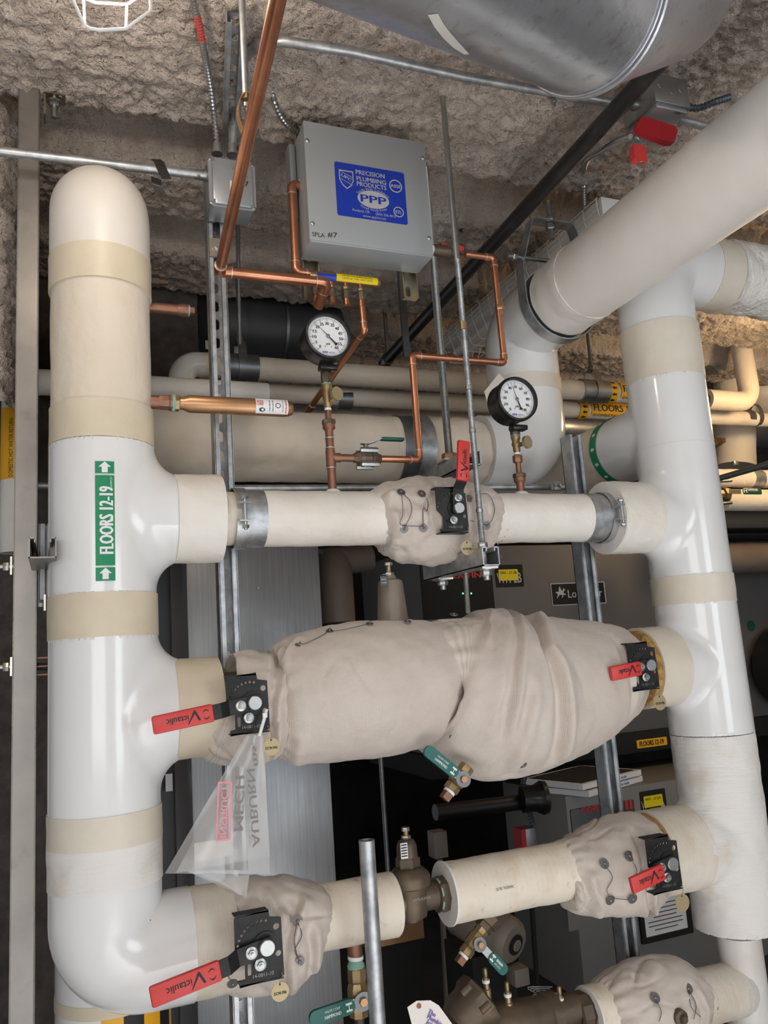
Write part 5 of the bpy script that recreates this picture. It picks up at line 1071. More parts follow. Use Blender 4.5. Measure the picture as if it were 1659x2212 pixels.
MB().lathe((X_(380), ya, za_), UX, [(0, 0.0135), (0.016, 0.0145), (0.03, 0.0205), (X_(622) - X_(380) - 0.012, 0.0205), (X_(630) - X_(380) - 0.01, 0.019), (X_(630) - X_(380), 0.015)], 32).build('tube', 'copper_tan', wa)
ls = MB().cylpatch((0, ya, za_), UX, -UY, 0.0209, X_(549), X_(618), -1.1, 1.05).build('sticker', 'white_label', wa, 'white sticker with red and black print')
def stk(s, px, a, h, wpx, mt, rot=False):
    t_ = MB(); x0_ = X_(px)
    wr = (lambda x, y: V((x0_ - y, ya - 0.0213 * math.cos(a + x / 0.0209), za_ + 0.0213 * math.sin(a + x / 0.0209)))) if rot else (lambda x, y: V((x0_ + x, ya - 0.0213 * math.cos(a + y / 0.0209), za_ + 0.0213 * math.sin(a + y / 0.0209))))
    t_.text(s, None, None, None, h, wpx, 'C', wr, bold=0.0002); t_.build('lettering', mt, ls)
stk('SIOUX', 558, 0.45, 0.0065, 0.016, 'red_text'); stk('CHIEF', 558, 0.10, 0.0065, 0.016, 'red_text'); stk('HYDRA-RESTER', 613, 0.0, 0.0042, 0.036, 'red_text', True); stk('water hammer arrester', 606, 0.0, 0.002, 0.03, 'black_ink', True); stk('MADE IN USA', 585, 0.0, 0.0025, 0.028, 'black_ink', True); stk('ANSI ASSE 1010', 578, 0.0, 0.0025, 0.028, 'black_ink', True)
MB().add([V((X_(562) + 0.006 * math.cos(t) * 1.2, ya - 0.0212 * math.cos(-0.55 + 0.25 * math.sin(t)), za_ + 0.0212 * math.sin(-0.55 + 0.25 * math.sin(t)))) for t in [2 * PI * i / 14 for i in range(14)]], [tuple(range(14))]).build('emblem', 'black_ink', ls)
for r_, dr_ in ((0.0065, 0),):
    ring = MB(); n_ = 20; vs = []
    for rr in (0.0065, 0.0048): vs += [V((X_(596) + rr * math.cos(2 * PI * i / n_), ya - 0.0212 * math.cos(rr * math.sin(2 * PI * i / n_) / 0.0209), za_ + 0.0212 * math.sin(rr * math.sin(2 * PI * i / n_) / 0.0209))) for i in range(n_)]
    ring.add(vs, [(i, (i + 1) % n_, n_ + (i + 1) % n_, n_ + i) for i in range(n_)]); ring.build('emblem', 'black_ink', ls)
zs_ = W(370, 668, YM + 0.05).z; ys_ = YM + 0.05; X_ = lambda p: W(p, 668, ys_).x
s1 = thing('capped_stub', 'short copper stub with square plug on the right side of the left riser', 'pipe', (X_(325), ys_, zs_ - 0.015))
MB().cyl((HX + 0.06, ys_, zs_), (X_(385), ys_, zs_), 0.0125).build('tube', 'copper_dull', s1); MB().lathe((X_(383), ys_, zs_), UX, [(0, 0.0135), (0.01, 0.0150), (X_(406) - X_(383), 0.0155)], 16).build('adapter', 'copper_dull', s1); MB().cyl((X_(405), ys_, zs_), (X_(409), ys_, zs_), 0.014).build('joint_ring', 'verdigris', s1); MB().box((X_(414), ys_, zs_), (0.013, 0.014, 0.014)).build('plug', 'copper_dull', s1)
s2 = thing('capped_stub', 'dark brass drain stub half hidden behind the upper left riser', 'pipe', W(335, 604, 2.2)); MB().lathe(W(315, 605, 2.2), UX, [(0, 0.018), (0.035, 0.018), (0.036, 0.013), (0.05, 0.013), (0.051, 0.009), (0.06, 0.009)], 8).build('plug', 'bronze', s2)

# ================================================================== butterfly valve levers and tags
def lever_valve(label, px, py, Yp, k, ang, grip_len, tagpx, tagtxt, arm=88, behind=YM):
    c = W(px, py, Yp); s = 0.00100 * k; t = thing('butterfly_valve', label, 'valve', c + V((0, 0, -0.065 * k))); q = lambda a, b: (a * s, b * s)
    out = [q(*p) for p in ((-55, 54), (8, 61), (10, 47), (31, 43), (33, -56), (-49, -63), (-49, -52), (-38, -50), (-38, -20), (-55, -2))]
    holes = [circ(*q(-6 + 45 * math.cos(math.radians(a)), 46 * math.sin(math.radians(a)) - 4), 2.6 * s, 8) for a in range(78, 168, 11)] + [circ(*q(22, 28), 6 * s, 12), circ(*q(24, -18), 5.5 * s, 12), rrect(7 * s, 20 * s, 2 * s, 2, -30 * s, -36 * s)]
    MB().prism([out] + holes, c, UX, UZ, -0.003).build('notch_plate', 'black_plate', t, angle=30)
    MB().box(c + V((-23 * s, 0.014, 57 * s)), (62 * s, 0.028, 0.003)).build('plate_flange', 'black_plate', t); MB().box(c + V((-8 * s, 0.014, -60 * s)), (80 * s, 0.028, 0.003)).build('plate_flange', 'black_plate', t)
    # curved slot: dark arc lying on the plate
    MB().cyl(c + UY * 0.004, V((c.x, behind - 0.05, c.z)), 0.021, n=24).build('neck', 'black_plate', t)
    MB().lathe(c + UY * 0.001, -UY, [(0, 0.024 * k), (0.004, 0.024 * k)], 28).build('index_ring', 'black_plate', t)
    a = math.radians(ang); d = V((math.cos(a), 0, math.sin(a))); n_ = V((-math.sin(a), 0, math.cos(a))); y1 = Yp - 0.007
    o0 = V((c.x, y1, c.z)); A = o0 - d * 0.012; B = o0 + d * (52 * s); C = o0 + d * (72 * s) - UY * 0.020; D = o0 + d * ((arm + 6) * s) - UY * 0.022
    b = MB(); b.strap([A, B, C, D], [-UY] * 4, 30 * s, n_, 0.004); b.build('lever_arm', 'black_plate', t)
    G0 = o0 + d * (arm * s) - UY * 0.024; gc = G0 + d * (grip_len * s / 2)
    g = MB().box(gc, (grip_len * s, 0.012, 35 * s), (d, UY, n_), bevel=0.004).build('grip', 'red_vinyl', t)
    fl = 1 if math.cos(a) > -0.5 else 1
    gy = gc - UY * 0.0065
    ux_, uz_ = (-d, -n_) if ang > 120 else (d, n_)
    if ang > 120: ux_, uz_ = d, n_                 # lettering reads from the pivot outwards, upside down as on the lever
    MB().text('ictaulic', gy + d * (grip_len * s * 0.10), ux_, uz_, 12 * s, grip_len * s * 0.36, bold=0.0003).build('lettering', 'black_ink', g, smooth=False)
    ck = gy - d * (grip_len * s * 0.19)
    MB().prism([[(-0.010 * k, 0.008 * k), (-0.006 * k, 0.009 * k), (0.0 * k, -0.006 * k), (0.014 * k, 0.012 * k), (0.016 * k, 0.0125 * k), (0.001 * k, -0.012 * k), (-0.002 * k, -0.012 * k)]], ck, ux_, uz_, 0.0003).build('check_mark', 'black_ink', g, smooth=False)
    MB().text('( )', gy - d * (grip_len * s * 0.36), n_, d, 9 * s, 20 * s).build('lettering', 'black_ink', g, smooth=False)
    MB().lathe(V((c.x, y1 - 0.002, c.z)), -UY, [(0, 14.5 * s), (0.010, 14.5 * s), (0.0115, 13 * s)], 28).build('stem_bolt', 'zinc', t)
    for i, pp in enumerate((o0 + d * (28 * s), V((c.x - 11 * s, y1, c.z - 29 * s)))):
        yy = pp - UY * (0.004 if i == 0 else -0.003); w_ = MB().lathe(yy, -UY, [(0, 11 * s), (0.002, 11 * s), (0.003, 9 * s)], 24).build('washer', 'zinc', t)
        MB().hexn(yy - UY * 0.0025, -UY, 7 * s, 0.006).build('nut', 'zinc', w_); MB().cyl(yy - UY * 0.008, yy - UY * 0.013, 3 * s, n=10).build('bolt_end', 'zinc', w_)
    MB().text('14-0811-10', c + V((-6 * s, -0.0032, -47 * s)), UX, UZ, 6.5 * s, 38 * s).build('lettering', 'washer', t, smooth=False)
    # number tag on a bead chain
    top = c + V((27 * s, -0.004, -50 * s)); tc_ = W(tagpx[0], tagpx[1], Yp - 0.006); R_ = 0.0172 * tagpx[2]
    tg = thing('valve_tag', 'round brass tag stamped ' + tagtxt + ' hanging below its valve lever' if tagtxt else 'blank round brass tag hanging below the lower right valve lever', 'tag', tc_ - UZ * R_)
    dk = MB().lathe(tc_, -UY, [(0, R_ * 0.98), (0.0006, R_), (0.0012, R_ * 0.98)], 40).build('disc', 'brass_tag', tg)
    if tagtxt: MB().text(tagtxt, tc_ - UY * 0.0017 - UZ * R_ * 0.12, UX, UZ, R_ * 0.30, R_ * 1.35, bold=0.0002).build('lettering', 'black_ink', dk, smooth=False)
    p2 = tc_ + UZ * R_ * 0.86; L = (top - p2).length; nb = max(5, int(L / 0.0034)); ch_ = MB()
    for i in range(nb + 1):
        f_ = i / nb; pp = p2.lerp(top, f_) + UX * (0.0035 * math.sin(PI * f_)) - UY * 0.002; ch_.lathe(pp - UZ * 0.0013, UZ, [(0, 0.0005), (0.0006, 0.0013), (0.002, 0.0013), (0.0026, 0.0005)], 8)
    ch_o = ch_.build('bead_chain', 'brass_tag', tg); ch_o['kind'] = 'stuff'
    MB().cyl(p2 - UZ * 0.002 - UY * 0.0014, p2 - UZ * 0.002 + UY * 0.0014, R_ * 0.11, n=10).build('hole', 'black_ink', dk)
    return t, c
lever_valve('black valve plate with red lever pointing straight up on the top branch', 985, 1100, 1.715, 0.93, 83, 108, (1009, 1184, 1.02), 'DCW-P02', 68)
lever_valve('black valve plate with red lever pointing left at the left riser middle branch', 547, 1518, 1.695, 1.0, 187, 118, (586, 1613, 1.05), 'DCW-P04')
lever_valve('black valve plate with red lever lying over the fat jacket at right', 1397, 1437, 1.70, 0.99, 185, 92, (1425, 1517, 1.15), 'DCW-P03', 46)
lever_valve('black valve plate with red lever pointing left at the bottom left elbow', 573, 2042, 1.69, 1.08, 190, 120, (605, 2142, 1.05), 'DCW-P06')
lever_valve('black valve plate with red lever over the laced jacket at bottom right', 1443, 1863, 1.70, 1.07, 190, 92, (1474, 1950, 1.2), '', 40)

# ================================================================== conduits and junction boxes
jz, jy = W(500, 398, 1.84).z, 1.84
JX0, JX1, JZ0, JZ1 = W(451, 400, jy).x, W(552, 400, jy).x, W(500, 450, jy).z, W(500, 345, jy).z
jb_ = thing('junction_box', 'grey cast square junction box with four corner screws, crossed by copper pipe', 'box', ((JX0 + JX1) / 2, 1.90, JZ0))
MB().wbox((JX0 + 0.004, jy + 0.006, JZ0 + 0.004), (JX1 - 0.004, 1.925, JZ1 - 0.004), bevel=0.006).build('body', 'grey_cast', jb_)
w_, h_ = JX1 - JX0, JZ1 - JZ0; jc_ = V(((JX0 + JX1) / 2, jy, (JZ0 + JZ1) / 2))
MB().prism([rrect(w_, h_, 0.012)], jc_ + UY * 0.004, UX, UZ, 0.004).build('cover_rim', 'grey_cast', jb_)
MB().box(jc_ - UY * 0.003, (w_ * 0.86, 0.012, h_ * 0.80), bevel=0.005).build('cover', 'grey_cast', jb_); MB().box(jc_ - UY * 0.003, (w_ * 0.78, 0.0115, h_ * 0.95), bevel=0.005).build('cover', 'grey_cast', jb_)
for sx, sz in ((-1, 1), (1, 1), (-1, -1), (1, -1)): MB().lathe(jc_ + V((sx * w_ * 0.445, 0.001, sz * h_ * 0.445)), -UY, [(0, 0.0055), (0.003, 0.005), (0.004, 0.002)], 12).build('screw', 'zinc', jb_)
MB().lathe(W(504, 370, jy) - UY * 0.008, -UY, [(0, 0.005), (0.003, 0.004)], 12).build('screw', 'zinc', jb_)
MB().text('7', W(533, 397, jy - 0.010), UX, UZ, 0.014, bold=0.0004).build('handwriting', 'black_ink', jb_); MB().text('A', W(532, 381, jy - 0.010), UX, UZ, 0.006).build('handwriting', 'black_ink', jb_)
MB().box(W(502, 400, jy - 0.0095), (0.012, 0.0008, 0.024)).build('sticker', 'tape_pale', jb_)
cl_ = thing('conduit', 'steel conduit running level from the left edge to the junction box', 'conduit', W(200, 360, 1.87))
MB().cyl(W(-30, 323, 1.865), W(425, 377, 1.865), 0.0112, n=20).build('tube', 'galv', cl_); MB().lathe(W(420, 376, 1.865), (W(450, 380, 1.865) - W(420, 376, 1.865)), [(0, 0.0125), (0.022, 0.0125), (0.022, 0.0145), (0.032, 0.0145)], 20).build('connector', 'zinc', cl_); MB().lathe(W(430, 381, 1.852), -UY, [(0, 0.004), (0.004, 0.003)], 10).build('screw', 'zinc', cl_)
tp_ = thing('electrical_tape', 'loose strip of black tape wrapped on the level conduit', 'tape', W(345, 415, 1.85))
q0 = W(345, 367, 1.865); MB().tube([q0 + V((-0.012, 0, 0.006)), q0 + V((0.012, 0, -0.004))], 0.0125, 20).build('wrap', 'black_tape', tp_)
b = MB(); pts_ = [W(336, 344, 1.85), W(343, 350, 1.848), W(352, 370, 1.848), W(360, 387, 1.85)]; b.strap(pts_, [-UY] * 4, 0.024, V((1, 0, 0.15)), 0.0008); b.build('strip', 'black_tape', tp_)
b = MB(); b.strap(catmull([W(338, 385, 1.848), W(338, 397, 1.84), W(345, 410, 1.845), W(352, 420, 1.85)], 4), [-UY] * 13, 0.024, V((1, 0, -0.25)), 0.0008); b.build('strip', 'black_tape', tp_)
# EMT with a bend, up from the box then right across the ceiling
em = thing('conduit', 'bent steel conduit rising from the junction box and crossing under the ceiling', 'conduit', W(502, 330, 1.87))
pth = [W(503, 318, 1.87), W(506, 205, 1.88)]; pth2 = [W(512, 165, 1.82), W(530, 125, 1.72), W(562, 98, 1.60), WZ(610, 89, 2.865)]; pth3 = [WZ(760, 112, 2.865), WZ(1000, 165, 2.865), WZ(1335, 226, 2.865)]
MB().tube(pth + catmull(pth2, 5) + pth3, 0.0115, 18).build('tube', 'galv', em); MB().lathe(W(502, 336, 1.87), UZ, [(0, 0.0155), (0.008, 0.0155), (0.008, 0.0128), (0.03, 0.0128)], 18).build('connector', 'zinc', em)
c = WZ(1195, 202, 2.865); MB().washer(c - UX * 0.008, UX, 0.015, 0.0115, 0.016).build('clip', 'zinc', em); MB().cyl(c - UZ * 0.012, c - UZ * 0.036, 0.004).build('bolt', 'zinc', em); MB().hexn(c - UZ * 0.025, UZ, 0.008, 0.008).build('nut', 'zinc', em)
mc = thing('flexible_conduit', 'spiral armored cable with a red-painted length entering the junction box', 'cable', W(470, 320, 1.87))
ptm = [W(414, -15, 1.50), W(424, 30, 1.56), W(436, 85, 1.64), W(448, 150, 1.74), W(460, 225, 1.82), W(468, 308, 1.87)]
flex(ptm[1:2] + [W(429, 50, 1.59), W(436, 85, 1.64)], 0.0088).build('red_length', 'flex_red', mc); flex(ptm[2:], 0.0085).build('spiral_sheath', 'flex', mc); flex(ptm[:2], 0.0085).build('spiral_sheath', 'flex', mc)
MB().lathe(W(469, 333, 1.87), UZ, [(0, 0.0145), (0.006, 0.0145), (0.006, 0.0125), (0.028, 0.0115)], 18).build('connector', 'zinc', mc)
o = MB().cyl(W(513, 455, 2.05), W(518, 745, 2.05), 0.0055).build('hanger_rod', 'dark_zinc'); tag(o, 'thin dark rod hanging below the junction box behind the strut', 'rod')
# strut clip under the junction box
sc = thing('strut_clip', 'yellow-zinc bolt plate on the strut below the junction box', 'bolt', W(470, 545, 1.925)); c = W(470, 535, 1.925)
MB().box(c, (0.042, 0.003, 0.05)).build('plate', 'zinc_yellow', sc); MB().hexn(c - UY * 0.012 + UX * 0.002, UY, 0.009, 0.01).build('nut', 'zinc', sc); MB().washer(c - UY * 0.003, -UY, 0.015, 0.005, 0.002).build('washer', 'zinc', sc)
# right junction box with lockout
q = thing('junction_box', 'steel junction box under the ceiling with a red lockout cover', 'box', WZ(1418, 230, 2.80)); c = WZ(1412, 248, 2.81)
MB().wbox((c.x - 0.055, c.y - 0.07, c.z - 0.02), (c.x + 0.055, c.y + 0.05, c.z + 0.06), bevel=0.002).build('body', 'zinc', q)
MB().box((c.x, c.y - 0.01, c.z - 0.026), (0.10, 0.11, 0.014), bevel=0.005).build('cover', 'grey_cast', q)
for dx, dz in ((-0.03, 0.03), (0.005, 0.02), (0.035, 0.03)): MB().lathe((c.x + dx, c.y - 0.0695, c.z + dz), -UY, [(0, 0.012), (0.0012, 0.0115), (0.0012, 0.001)], 20).build('knockout', 'zinc', q)
MB().text('120V', (c.x + 0.02, c.y - 0.06, c.z - 0.0335), UX, -UY, 0.008).build('handwriting', 'black_ink', q)
MB().lathe(V((c.x - 0.055, c.y, c.z + 0.02)), -UX, [(0, 0.017), (0.012, 0.017), (0.012, 0.014), (0.03, 0.014)], 16).build('connector', 'zinc', q)
lk = thing('lockout_cover', 'dark red plastic lockout cover under the steel junction box', 'lockout', W(1420, 305, 1.52)); c2_ = W(1421, 285, c.y - 0.04)
MB().prism([[(-0.062, 0.006), (-0.045, 0.034), (-0.02, 0.036), (0.06, 0.028), (0.066, 0.018), (0.05, -0.018), (0.03, -0.022), (-0.03, -0.012), (-0.055, -0.006)]], c2_, UX, UZ, -0.018).build('cover', 'red_lock', lk)
pk = thing('padlock', 'red safety padlock hanging from the lockout cover', 'padlock', W(1385, 352, 1.52)); pc = W(1384, 329, c2_.y - 0.01)
MB().prism([[(-0.017, 0.020), (0.014, 0.022), (0.018, 0.015), (0.018, -0.022), (-0.015, -0.023), (-0.019, -0.018), (-0.019, 0.012)]], pc, UX, UZ, -0.018).build('body', 'red_vinyl', pk); MB().tube(rpath([pc + V((-0.009, 0.009, 0.018)), pc + V((-0.009, 0.009, 0.046)), pc + V((0.009, 0.009, 0.046)), pc + V((0.009, 0.009, 0.018))], 0.008, 6), 0.003, 10).build('shackle', 'zinc', pk); MB().lathe(pc + V((0.004, 0.009, -0.0225)), -UZ, [(0, 0.008), (0.001, 0.007), (0.001, 0.002)], 16).build('keyway', 'dark_zinc', pk)
o = flex([W(1362, 295, 1.42), W(1335, 305, 1.48), W(1300, 325, 1.60), W(1268, 345, 1.75), W(1262, 375, 1.90), W(1261, 410, 1.95), W(1262, 445, 2.0)], 0.0085).build('flexible_conduit', 'flex'); tag(o, 'spiral cable dropping from the lockout box to the white light fixture', 'cable')
o = flex([WZ(1475, 232, 2.84), WZ(1510, 233, 2.84), WZ(1545, 220, 2.85), WZ(1575, 210, 2.87)], 0.0095).build('flexible_conduit', 'flex_dark'); tag(o, 'dark spiral cable leaving the right side of the lockout box', 'cable')
o = MB().cyl(WZ(1465, 258, 2.86), WZ(1570, 285, 2.86), 0.0115).build('conduit', 'galv'); tag(o, 'short conduit behind the lockout box toward the white pipe', 'conduit')
# black gas pipe running front to back
pA, pB = WZ(828, 786, 2.72), WZ(1436, 122, 2.80)
bp = thing('black_pipe', 'black painted pipe running back under the ceiling, paint chipped', 'pipe', pA); MB().cyl(pA, pB + (pB - pA) * 0.25, 0.0225, n=24).build('tube', 'black_pipe', bp)
rh = pA.lerp(pB, 0.03); MB().cyl(V((rh.x, rh.y, 2.95)), V((rh.x, rh.y, rh.z + 0.02)), 0.0075).build('hanger_rod', 'zinc', bp); MB().washer(pA.lerp(pB, 0.02), pB - pA, 0.027, 0.022, 0.025).build('hanger_ring', 'dark_zinc', bp)
o = MB().wbox((W(868, 700, 2.6).x, 2.6, W(868, 770, 2.6).z), (W(882, 700, 2.6).x, 2.61, 3.04)).build('hanger_strap', 'dark_zinc'); tag(o, 'flat grey hanger strap hanging behind the black pipe', 'strap')
# white strip light with wire guard, running front to back
lf = thing('strip_light', 'white strip light fixture with wire guard under the ceiling at right', 'light', W(1150, 620, 2.4))
xL0, zL = W(1300, 470, 2.0).x, W(1300, 440, 2.0).z
y0_, y1_ = 1.93, 3.1; xq0 = W(1297, 418, 1.93).x; zq0 = W(1297, 418, 1.93).z - 0.01
MB().wbox((xq0, y0_, zq0 - 0.06), (xq0 + 0.14, y1_, zq0), bevel=0.002).build('housing', 'white_enamel', lf)
MB().lathe((xq0 + 0.045, y0_ + 0.02, zq0 - 0.085), UY, [(0, 0.014), (y1_ - y0_ - 0.04, 0.014)], 16).build('tube_lamp', 'white_paint', lf); MB().lathe((xq0 + 0.10, y0_ + 0.02, zq0 - 0.085), UY, [(0, 0.014), (y1_ - y0_ - 0.04, 0.014)], 16).build('tube_lamp', 'white_paint', lf)
xg0, xg1, zg0, zg1 = xq0 - 0.012, xq0 + 0.152, zq0 - 0.13, zq0 - 0.005
prof_ = [(xg0, zg1), (xg0, zg1 - 0.04), (xg0 + 0.03, zg0), (xg1 - 0.03, zg0), (xg1, zg1 - 0.04), (xg1, zg1)]
for k in range(17):
    yy = y0_ + 0.01 + (y1_ - y0_ - 0.02) * k / 16; MB().tube(rpath([V((a, yy, b_)) for a, b_ in prof_], 0.006, 3), 0.0017, 6).build('guard_wire', 'white_enamel', lf)
for a, b_ in prof_ + [((xg0 + xg1) / 2, zg0), (xg0, zg1 - 0.02)]: MB().cyl((a, y0_ + 0.005, b_), (a, y1_ - 0.005, b_), 0.0017, n=6).build('guard_wire', 'white_enamel', lf)
o = MB().cyl(W(1272, 378, 1.98), W(1275, 432, 1.98), 0.006).build('hanger_rod', 'zinc'); tag(o, 'thin zinc rod holding up the front of the strip light', 'rod')
o = MB().hexn(W(1363, 385, 1.85), UZ, 0.013, 0.022).build('anchor_nut', 'dark_zinc'); tag(o, 'loose grey anchor nut in the ceiling above the white pipe', 'nut')
# top left wire guard of a lamp outside the frame
wg = thing('lamp_guard', 'white wire lamp guard at the top left edge', 'lamp', W(240, 60, 1.2)); Yg = 1.2
def gp(px, py, dy=0.0): return W(px, py, Yg + dy)
rings = [([(130, -60), (185, 60), (215, 65), (272, 62), (326, 22), (325, -20), (300, -80)], 0.0), ([(150, -90), (178, -6), (205, 6), (275, 10), (295, -4), (330, -60)], 0.12)]
for pts_, dy in rings: MB().tube(rpath([gp(a, b_, dy) for a, b_ in pts_], 0.012, 3), 0.0026, 8).build('guard_wire', 'white_enamel', wg)
for (a, b_), (c_, d_) in (((183, 57), (180, -4)), ((272, 62), (274, 9))): MB().cyl(gp(a, b_), gp(c_, d_, 0.12), 0.0024, n=8).build('guard_wire', 'white_enamel', wg)
MB().lathe(gp(235, -160, 0.06), UZ, [(0, 0.03), (0.02, 0.045), (0.3, 0.045)], 24).build('socket', 'white_enamel', wg); MB().lathe(gp(235, -95, 0.06), UZ, [(0, 0.008), (0.008, 0.022), (0.025, 0.028), (0.045, 0.02), (0.055, 0.012)], 20).build('bulb', 'lamp_bulb', wg)
ld = bpy.data.lights.new('assumed_guard_lamp_light', 'POINT'); ld.energy = 8; ld.color = (1.0, 0.88, 0.74); ld.shadow_soft_size = 0.05; lo_ = bpy.data.objects.new('assumed_guard_lamp_light', ld); COL.objects.link(lo_); lo_.location = gp(235, -80, 0.06)  # lit bulb and its light assumed inside the guard, out of view
# big galvanized duct elbow at the top right
du = thing('metal_duct', 'large shiny galvanized duct elbow hanging at the top right', 'duct', W(1230, 190, 1.05))
Sm = W(1262, -12, 1.10); Rd = 0.172
dA = (W(860, -230, 0.93) - Sm).normalized(); dB = (W(1530, -75, 1.20) - Sm).normalized()
def seg(p, d, L, r0, r1): return MB().lathe(p, d, [(0, r0), (L, r1)], 64)
bis = (dB - dA).normalized()
def mitre(d, L, n=64):
    """cylinder cut on the mitre plane through Sm with normal bis"""
    u, w_ = perp(d); mb = MB(); vs = []
    for t in (0, 1):
        for j in range(n):
            a = 2 * PI * j / n; e = (u * math.cos(a) + w_ * math.sin(a)) * Rd
            if t == 0: k = -(e.dot(bis)) / d.dot(bis); vs.append(Sm + e + d * k)
            else: vs.append(Sm + e + d * L)
    return mb.add(vs, [(j, (j + 1) % n, n + (j + 1) % n, n + j) for j in range(n)])
mitre(dA, 0.75).build('duct_section', 'spiral_duct', du); mitre(dB, 0.30).build('duct_section', 'spiral_duct', du)
u, w_ = perp(dA); pts_ = []
for j in range(65):
    a = 2 * PI * j / 64; e = (u * math.cos(a) + w_ * math.sin(a)) * Rd; pts_.append(Sm + e * 1.012 + dA * (-(e.dot(bis)) / dA.dot(bis)))
MB().tube(pts_, 0.0055, 8, cap=False).build('seam', 'spiral_duct', du)
pts2 = [p + dA * 0.013 for p in pts_]; MB().tube(pts2, 0.003, 8, cap=False).build('seam', 'spiral_duct', du)
MB().lathe(Sm + dB * 0.295, dB, [(0, Rd), (0.015, Rd * 0.99), (0.03, Rd * 0.9), (0.09, Rd * 0.60), (0.10, Rd * 0.62), (0.12, Rd * 0.62), (0.125, Rd * 0.58), (0.7, Rd * 0.58)], 56).build('reducer', 'spiral_duct', du)
def cylhit(px, py, P, d, r):
    v = RIGHT * ((px - CX) / F) + DOWN * ((py - CY) / F) + FWD; o_ = CAMLOC - P; v2 = v - v.dot(d) * d; o2 = o_ - o_.dot(d) * d
    A, B, C = v2.dot(v2), 2 * v2.dot(o2), o2.dot(o2) - r * r; D = B * B - 4 * A * C
    return CAMLOC + v * ((-B - math.sqrt(max(D, 0))) / (2 * A))
sp_ = MB(); row = [((924, 32), (946, 30)), ((938, 58), (958, 52)), ((958, 83), (976, 75)), ((980, 104), (994, 95)), ((1003, 118), (1014, 117))]
for aa_, bb_ in row: sp_.v += [cylhit(*aa_, Sm, dA, Rd + 0.001), cylhit(*bb_, Sm, dA, Rd + 0.001)]
sp_.f = [(2 * i, 2 * i + 1, 2 * i + 3, 2 * i + 2) for i in range(4)]; sp_.build('paper_sticker', 'paper', du)

# ================================================================== regulators and ball valves
xr0 = W(846, 1300, YM).x; zc_ = lambda p: W(846, p, YM).z
rg = thing('regulator_bonnet', 'tan cone-shaped regulator bonnet poking up through the long jacket', 'valve', (xr0, YM, zc_(1345)))
MB().lathe((xr0, YM, zc_(1350)), UZ, [(0, 0.039), (zc_(1262) - zc_(1350), 0.031), (zc_(1255) - zc_(1350), 0.029), (zc_(1250) - zc_(1350), 0.016), (zc_(1243) - zc_(1350), 0.013)], 40).build('bonnet', 'bronze_cast', rg)
MB().hexn((xr0 - 0.002, YM, zc_(1244)), UZ, 0.0125, 0.008).build('lock_nut', 'zinc_yellow', rg); threaded((xr0 - 0.002, YM, zc_(1240)), (xr0 - 0.002, YM, zc_(1220)), 0.0065).build('adjusting_screw', 'zinc_yellow', rg); MB().hexn((xr0 - 0.002, YM, zc_(1222)), UZ, 0.0105, 0.008).build('screw_head', 'zinc_yellow', rg)
tl_ = MB(); p_ = W(829, 1255, YM - 0.036); tl_.box(p_, (0.018, 0.001, 0.024)); to = tl_.build('name_plate', 'black_plastic', rg)
for k, (dz, s_) in enumerate(((0.004, 'WILKINS'), (-0.004, 'A ZURN'))): MB().text(s_, p_ + V((0, -0.001, dz)), UX, UZ, 0.003, 0.013).build('lettering', 'white_label', to)
MB().box(p_ + V((0.006, 0.012, 0.016)), (0.016, 0.022, 0.0012)).build('plate_tab', 'dark_zinc', rg)
xg_ = W(884, 1910, YM).x; zc_ = lambda p: W(884, p, YM).z
rv = thing('regulator_valve', 'brown cast bronze pressure regulator in the bottom branch', 'valve', (xg_, YM, zc_(1992)))
z0 = zc_(1992)
MB().lathe((xg_, YM, z0), UZ, [(0, 0.020), (0.004, 0.024), (zc_(1982) - z0, 0.024), (zc_(1980) - z0, 0.036), (zc_(1960) - z0, 0.041), (zc_(1925) - z0, 0.041), (zc_(1912) - z0, 0.046)], 36).build('body', 'bronze', rv)
MB().lathe((xg_, YM, zc_(1914)), UZ, [(0, 0.047), (0.003, 0.050), (zc_(1893) - zc_(1914), 0.050), (zc_(1885) - zc_(1914), 0.046), (zc_(1874) - zc_(1914), 0.034), (zc_(1872) - zc_(1914), 0.029)], 40).build('flange', 'bronze', rv)
MB().hexn((xg_, YM, zc_(1876)), UZ, 0.029, zc_(1850) - zc_(1876)).build('hex_collar', 'bronze', rv)
MB().lathe((xg_, YM, zc_(1851)), UZ, [(0, 0.0245), (zc_(1825) - zc_(1851), 0.0235), (zc_(1815) - zc_(1851), 0.019), (zc_(1810) - zc_(1851), 0.011)], 32).build('bonnet', 'bronze', rv)
MB().hexn((xg_, YM, zc_(1811)), UZ, 0.011, 0.008).build('lock_nut', 'zinc_yellow', rv); MB().cyl((xg_, YM, zc_(1805)), (xg_, YM, zc_(1792)), 0.006).build('adjusting_screw', 'brass', rv); MB().hexn((xg_, YM, zc_(1794)), UZ, 0.0095, 0.009).build('screw_head', 'zinc_yellow', rv)
npl = MB().box(W(873, 1838, YM - 0.028), (0.017, 0.001, 0.034)).build('name_plate', 'white_label', rv)
for k in range(5): MB().box(W(873, 1838, YM - 0.029) + UZ * (0.0125 - 0.006 * k), (0.014, 0.0006, 0.0028)).build('bar', 'black_ink', npl)
MB().lathe((xg_ - 0.02, YM, ZB + 0.002), UX, [(0, 0.034), (0.03, 0.035), (0.045, 0.031), (W(945, 1935, YM).x - xg_ + 0.02, 0.031)], 32).build('outlet', 'bronze', rv); MB().lathe((W(940, 1935, YM).x, YM, ZB), UX, [(0, 0.035), (0.004, 0.041), (0.028, 0.041), (0.032, 0.036), (0.045, 0.033)], 8).build('union_nut', 'bronze', rv)
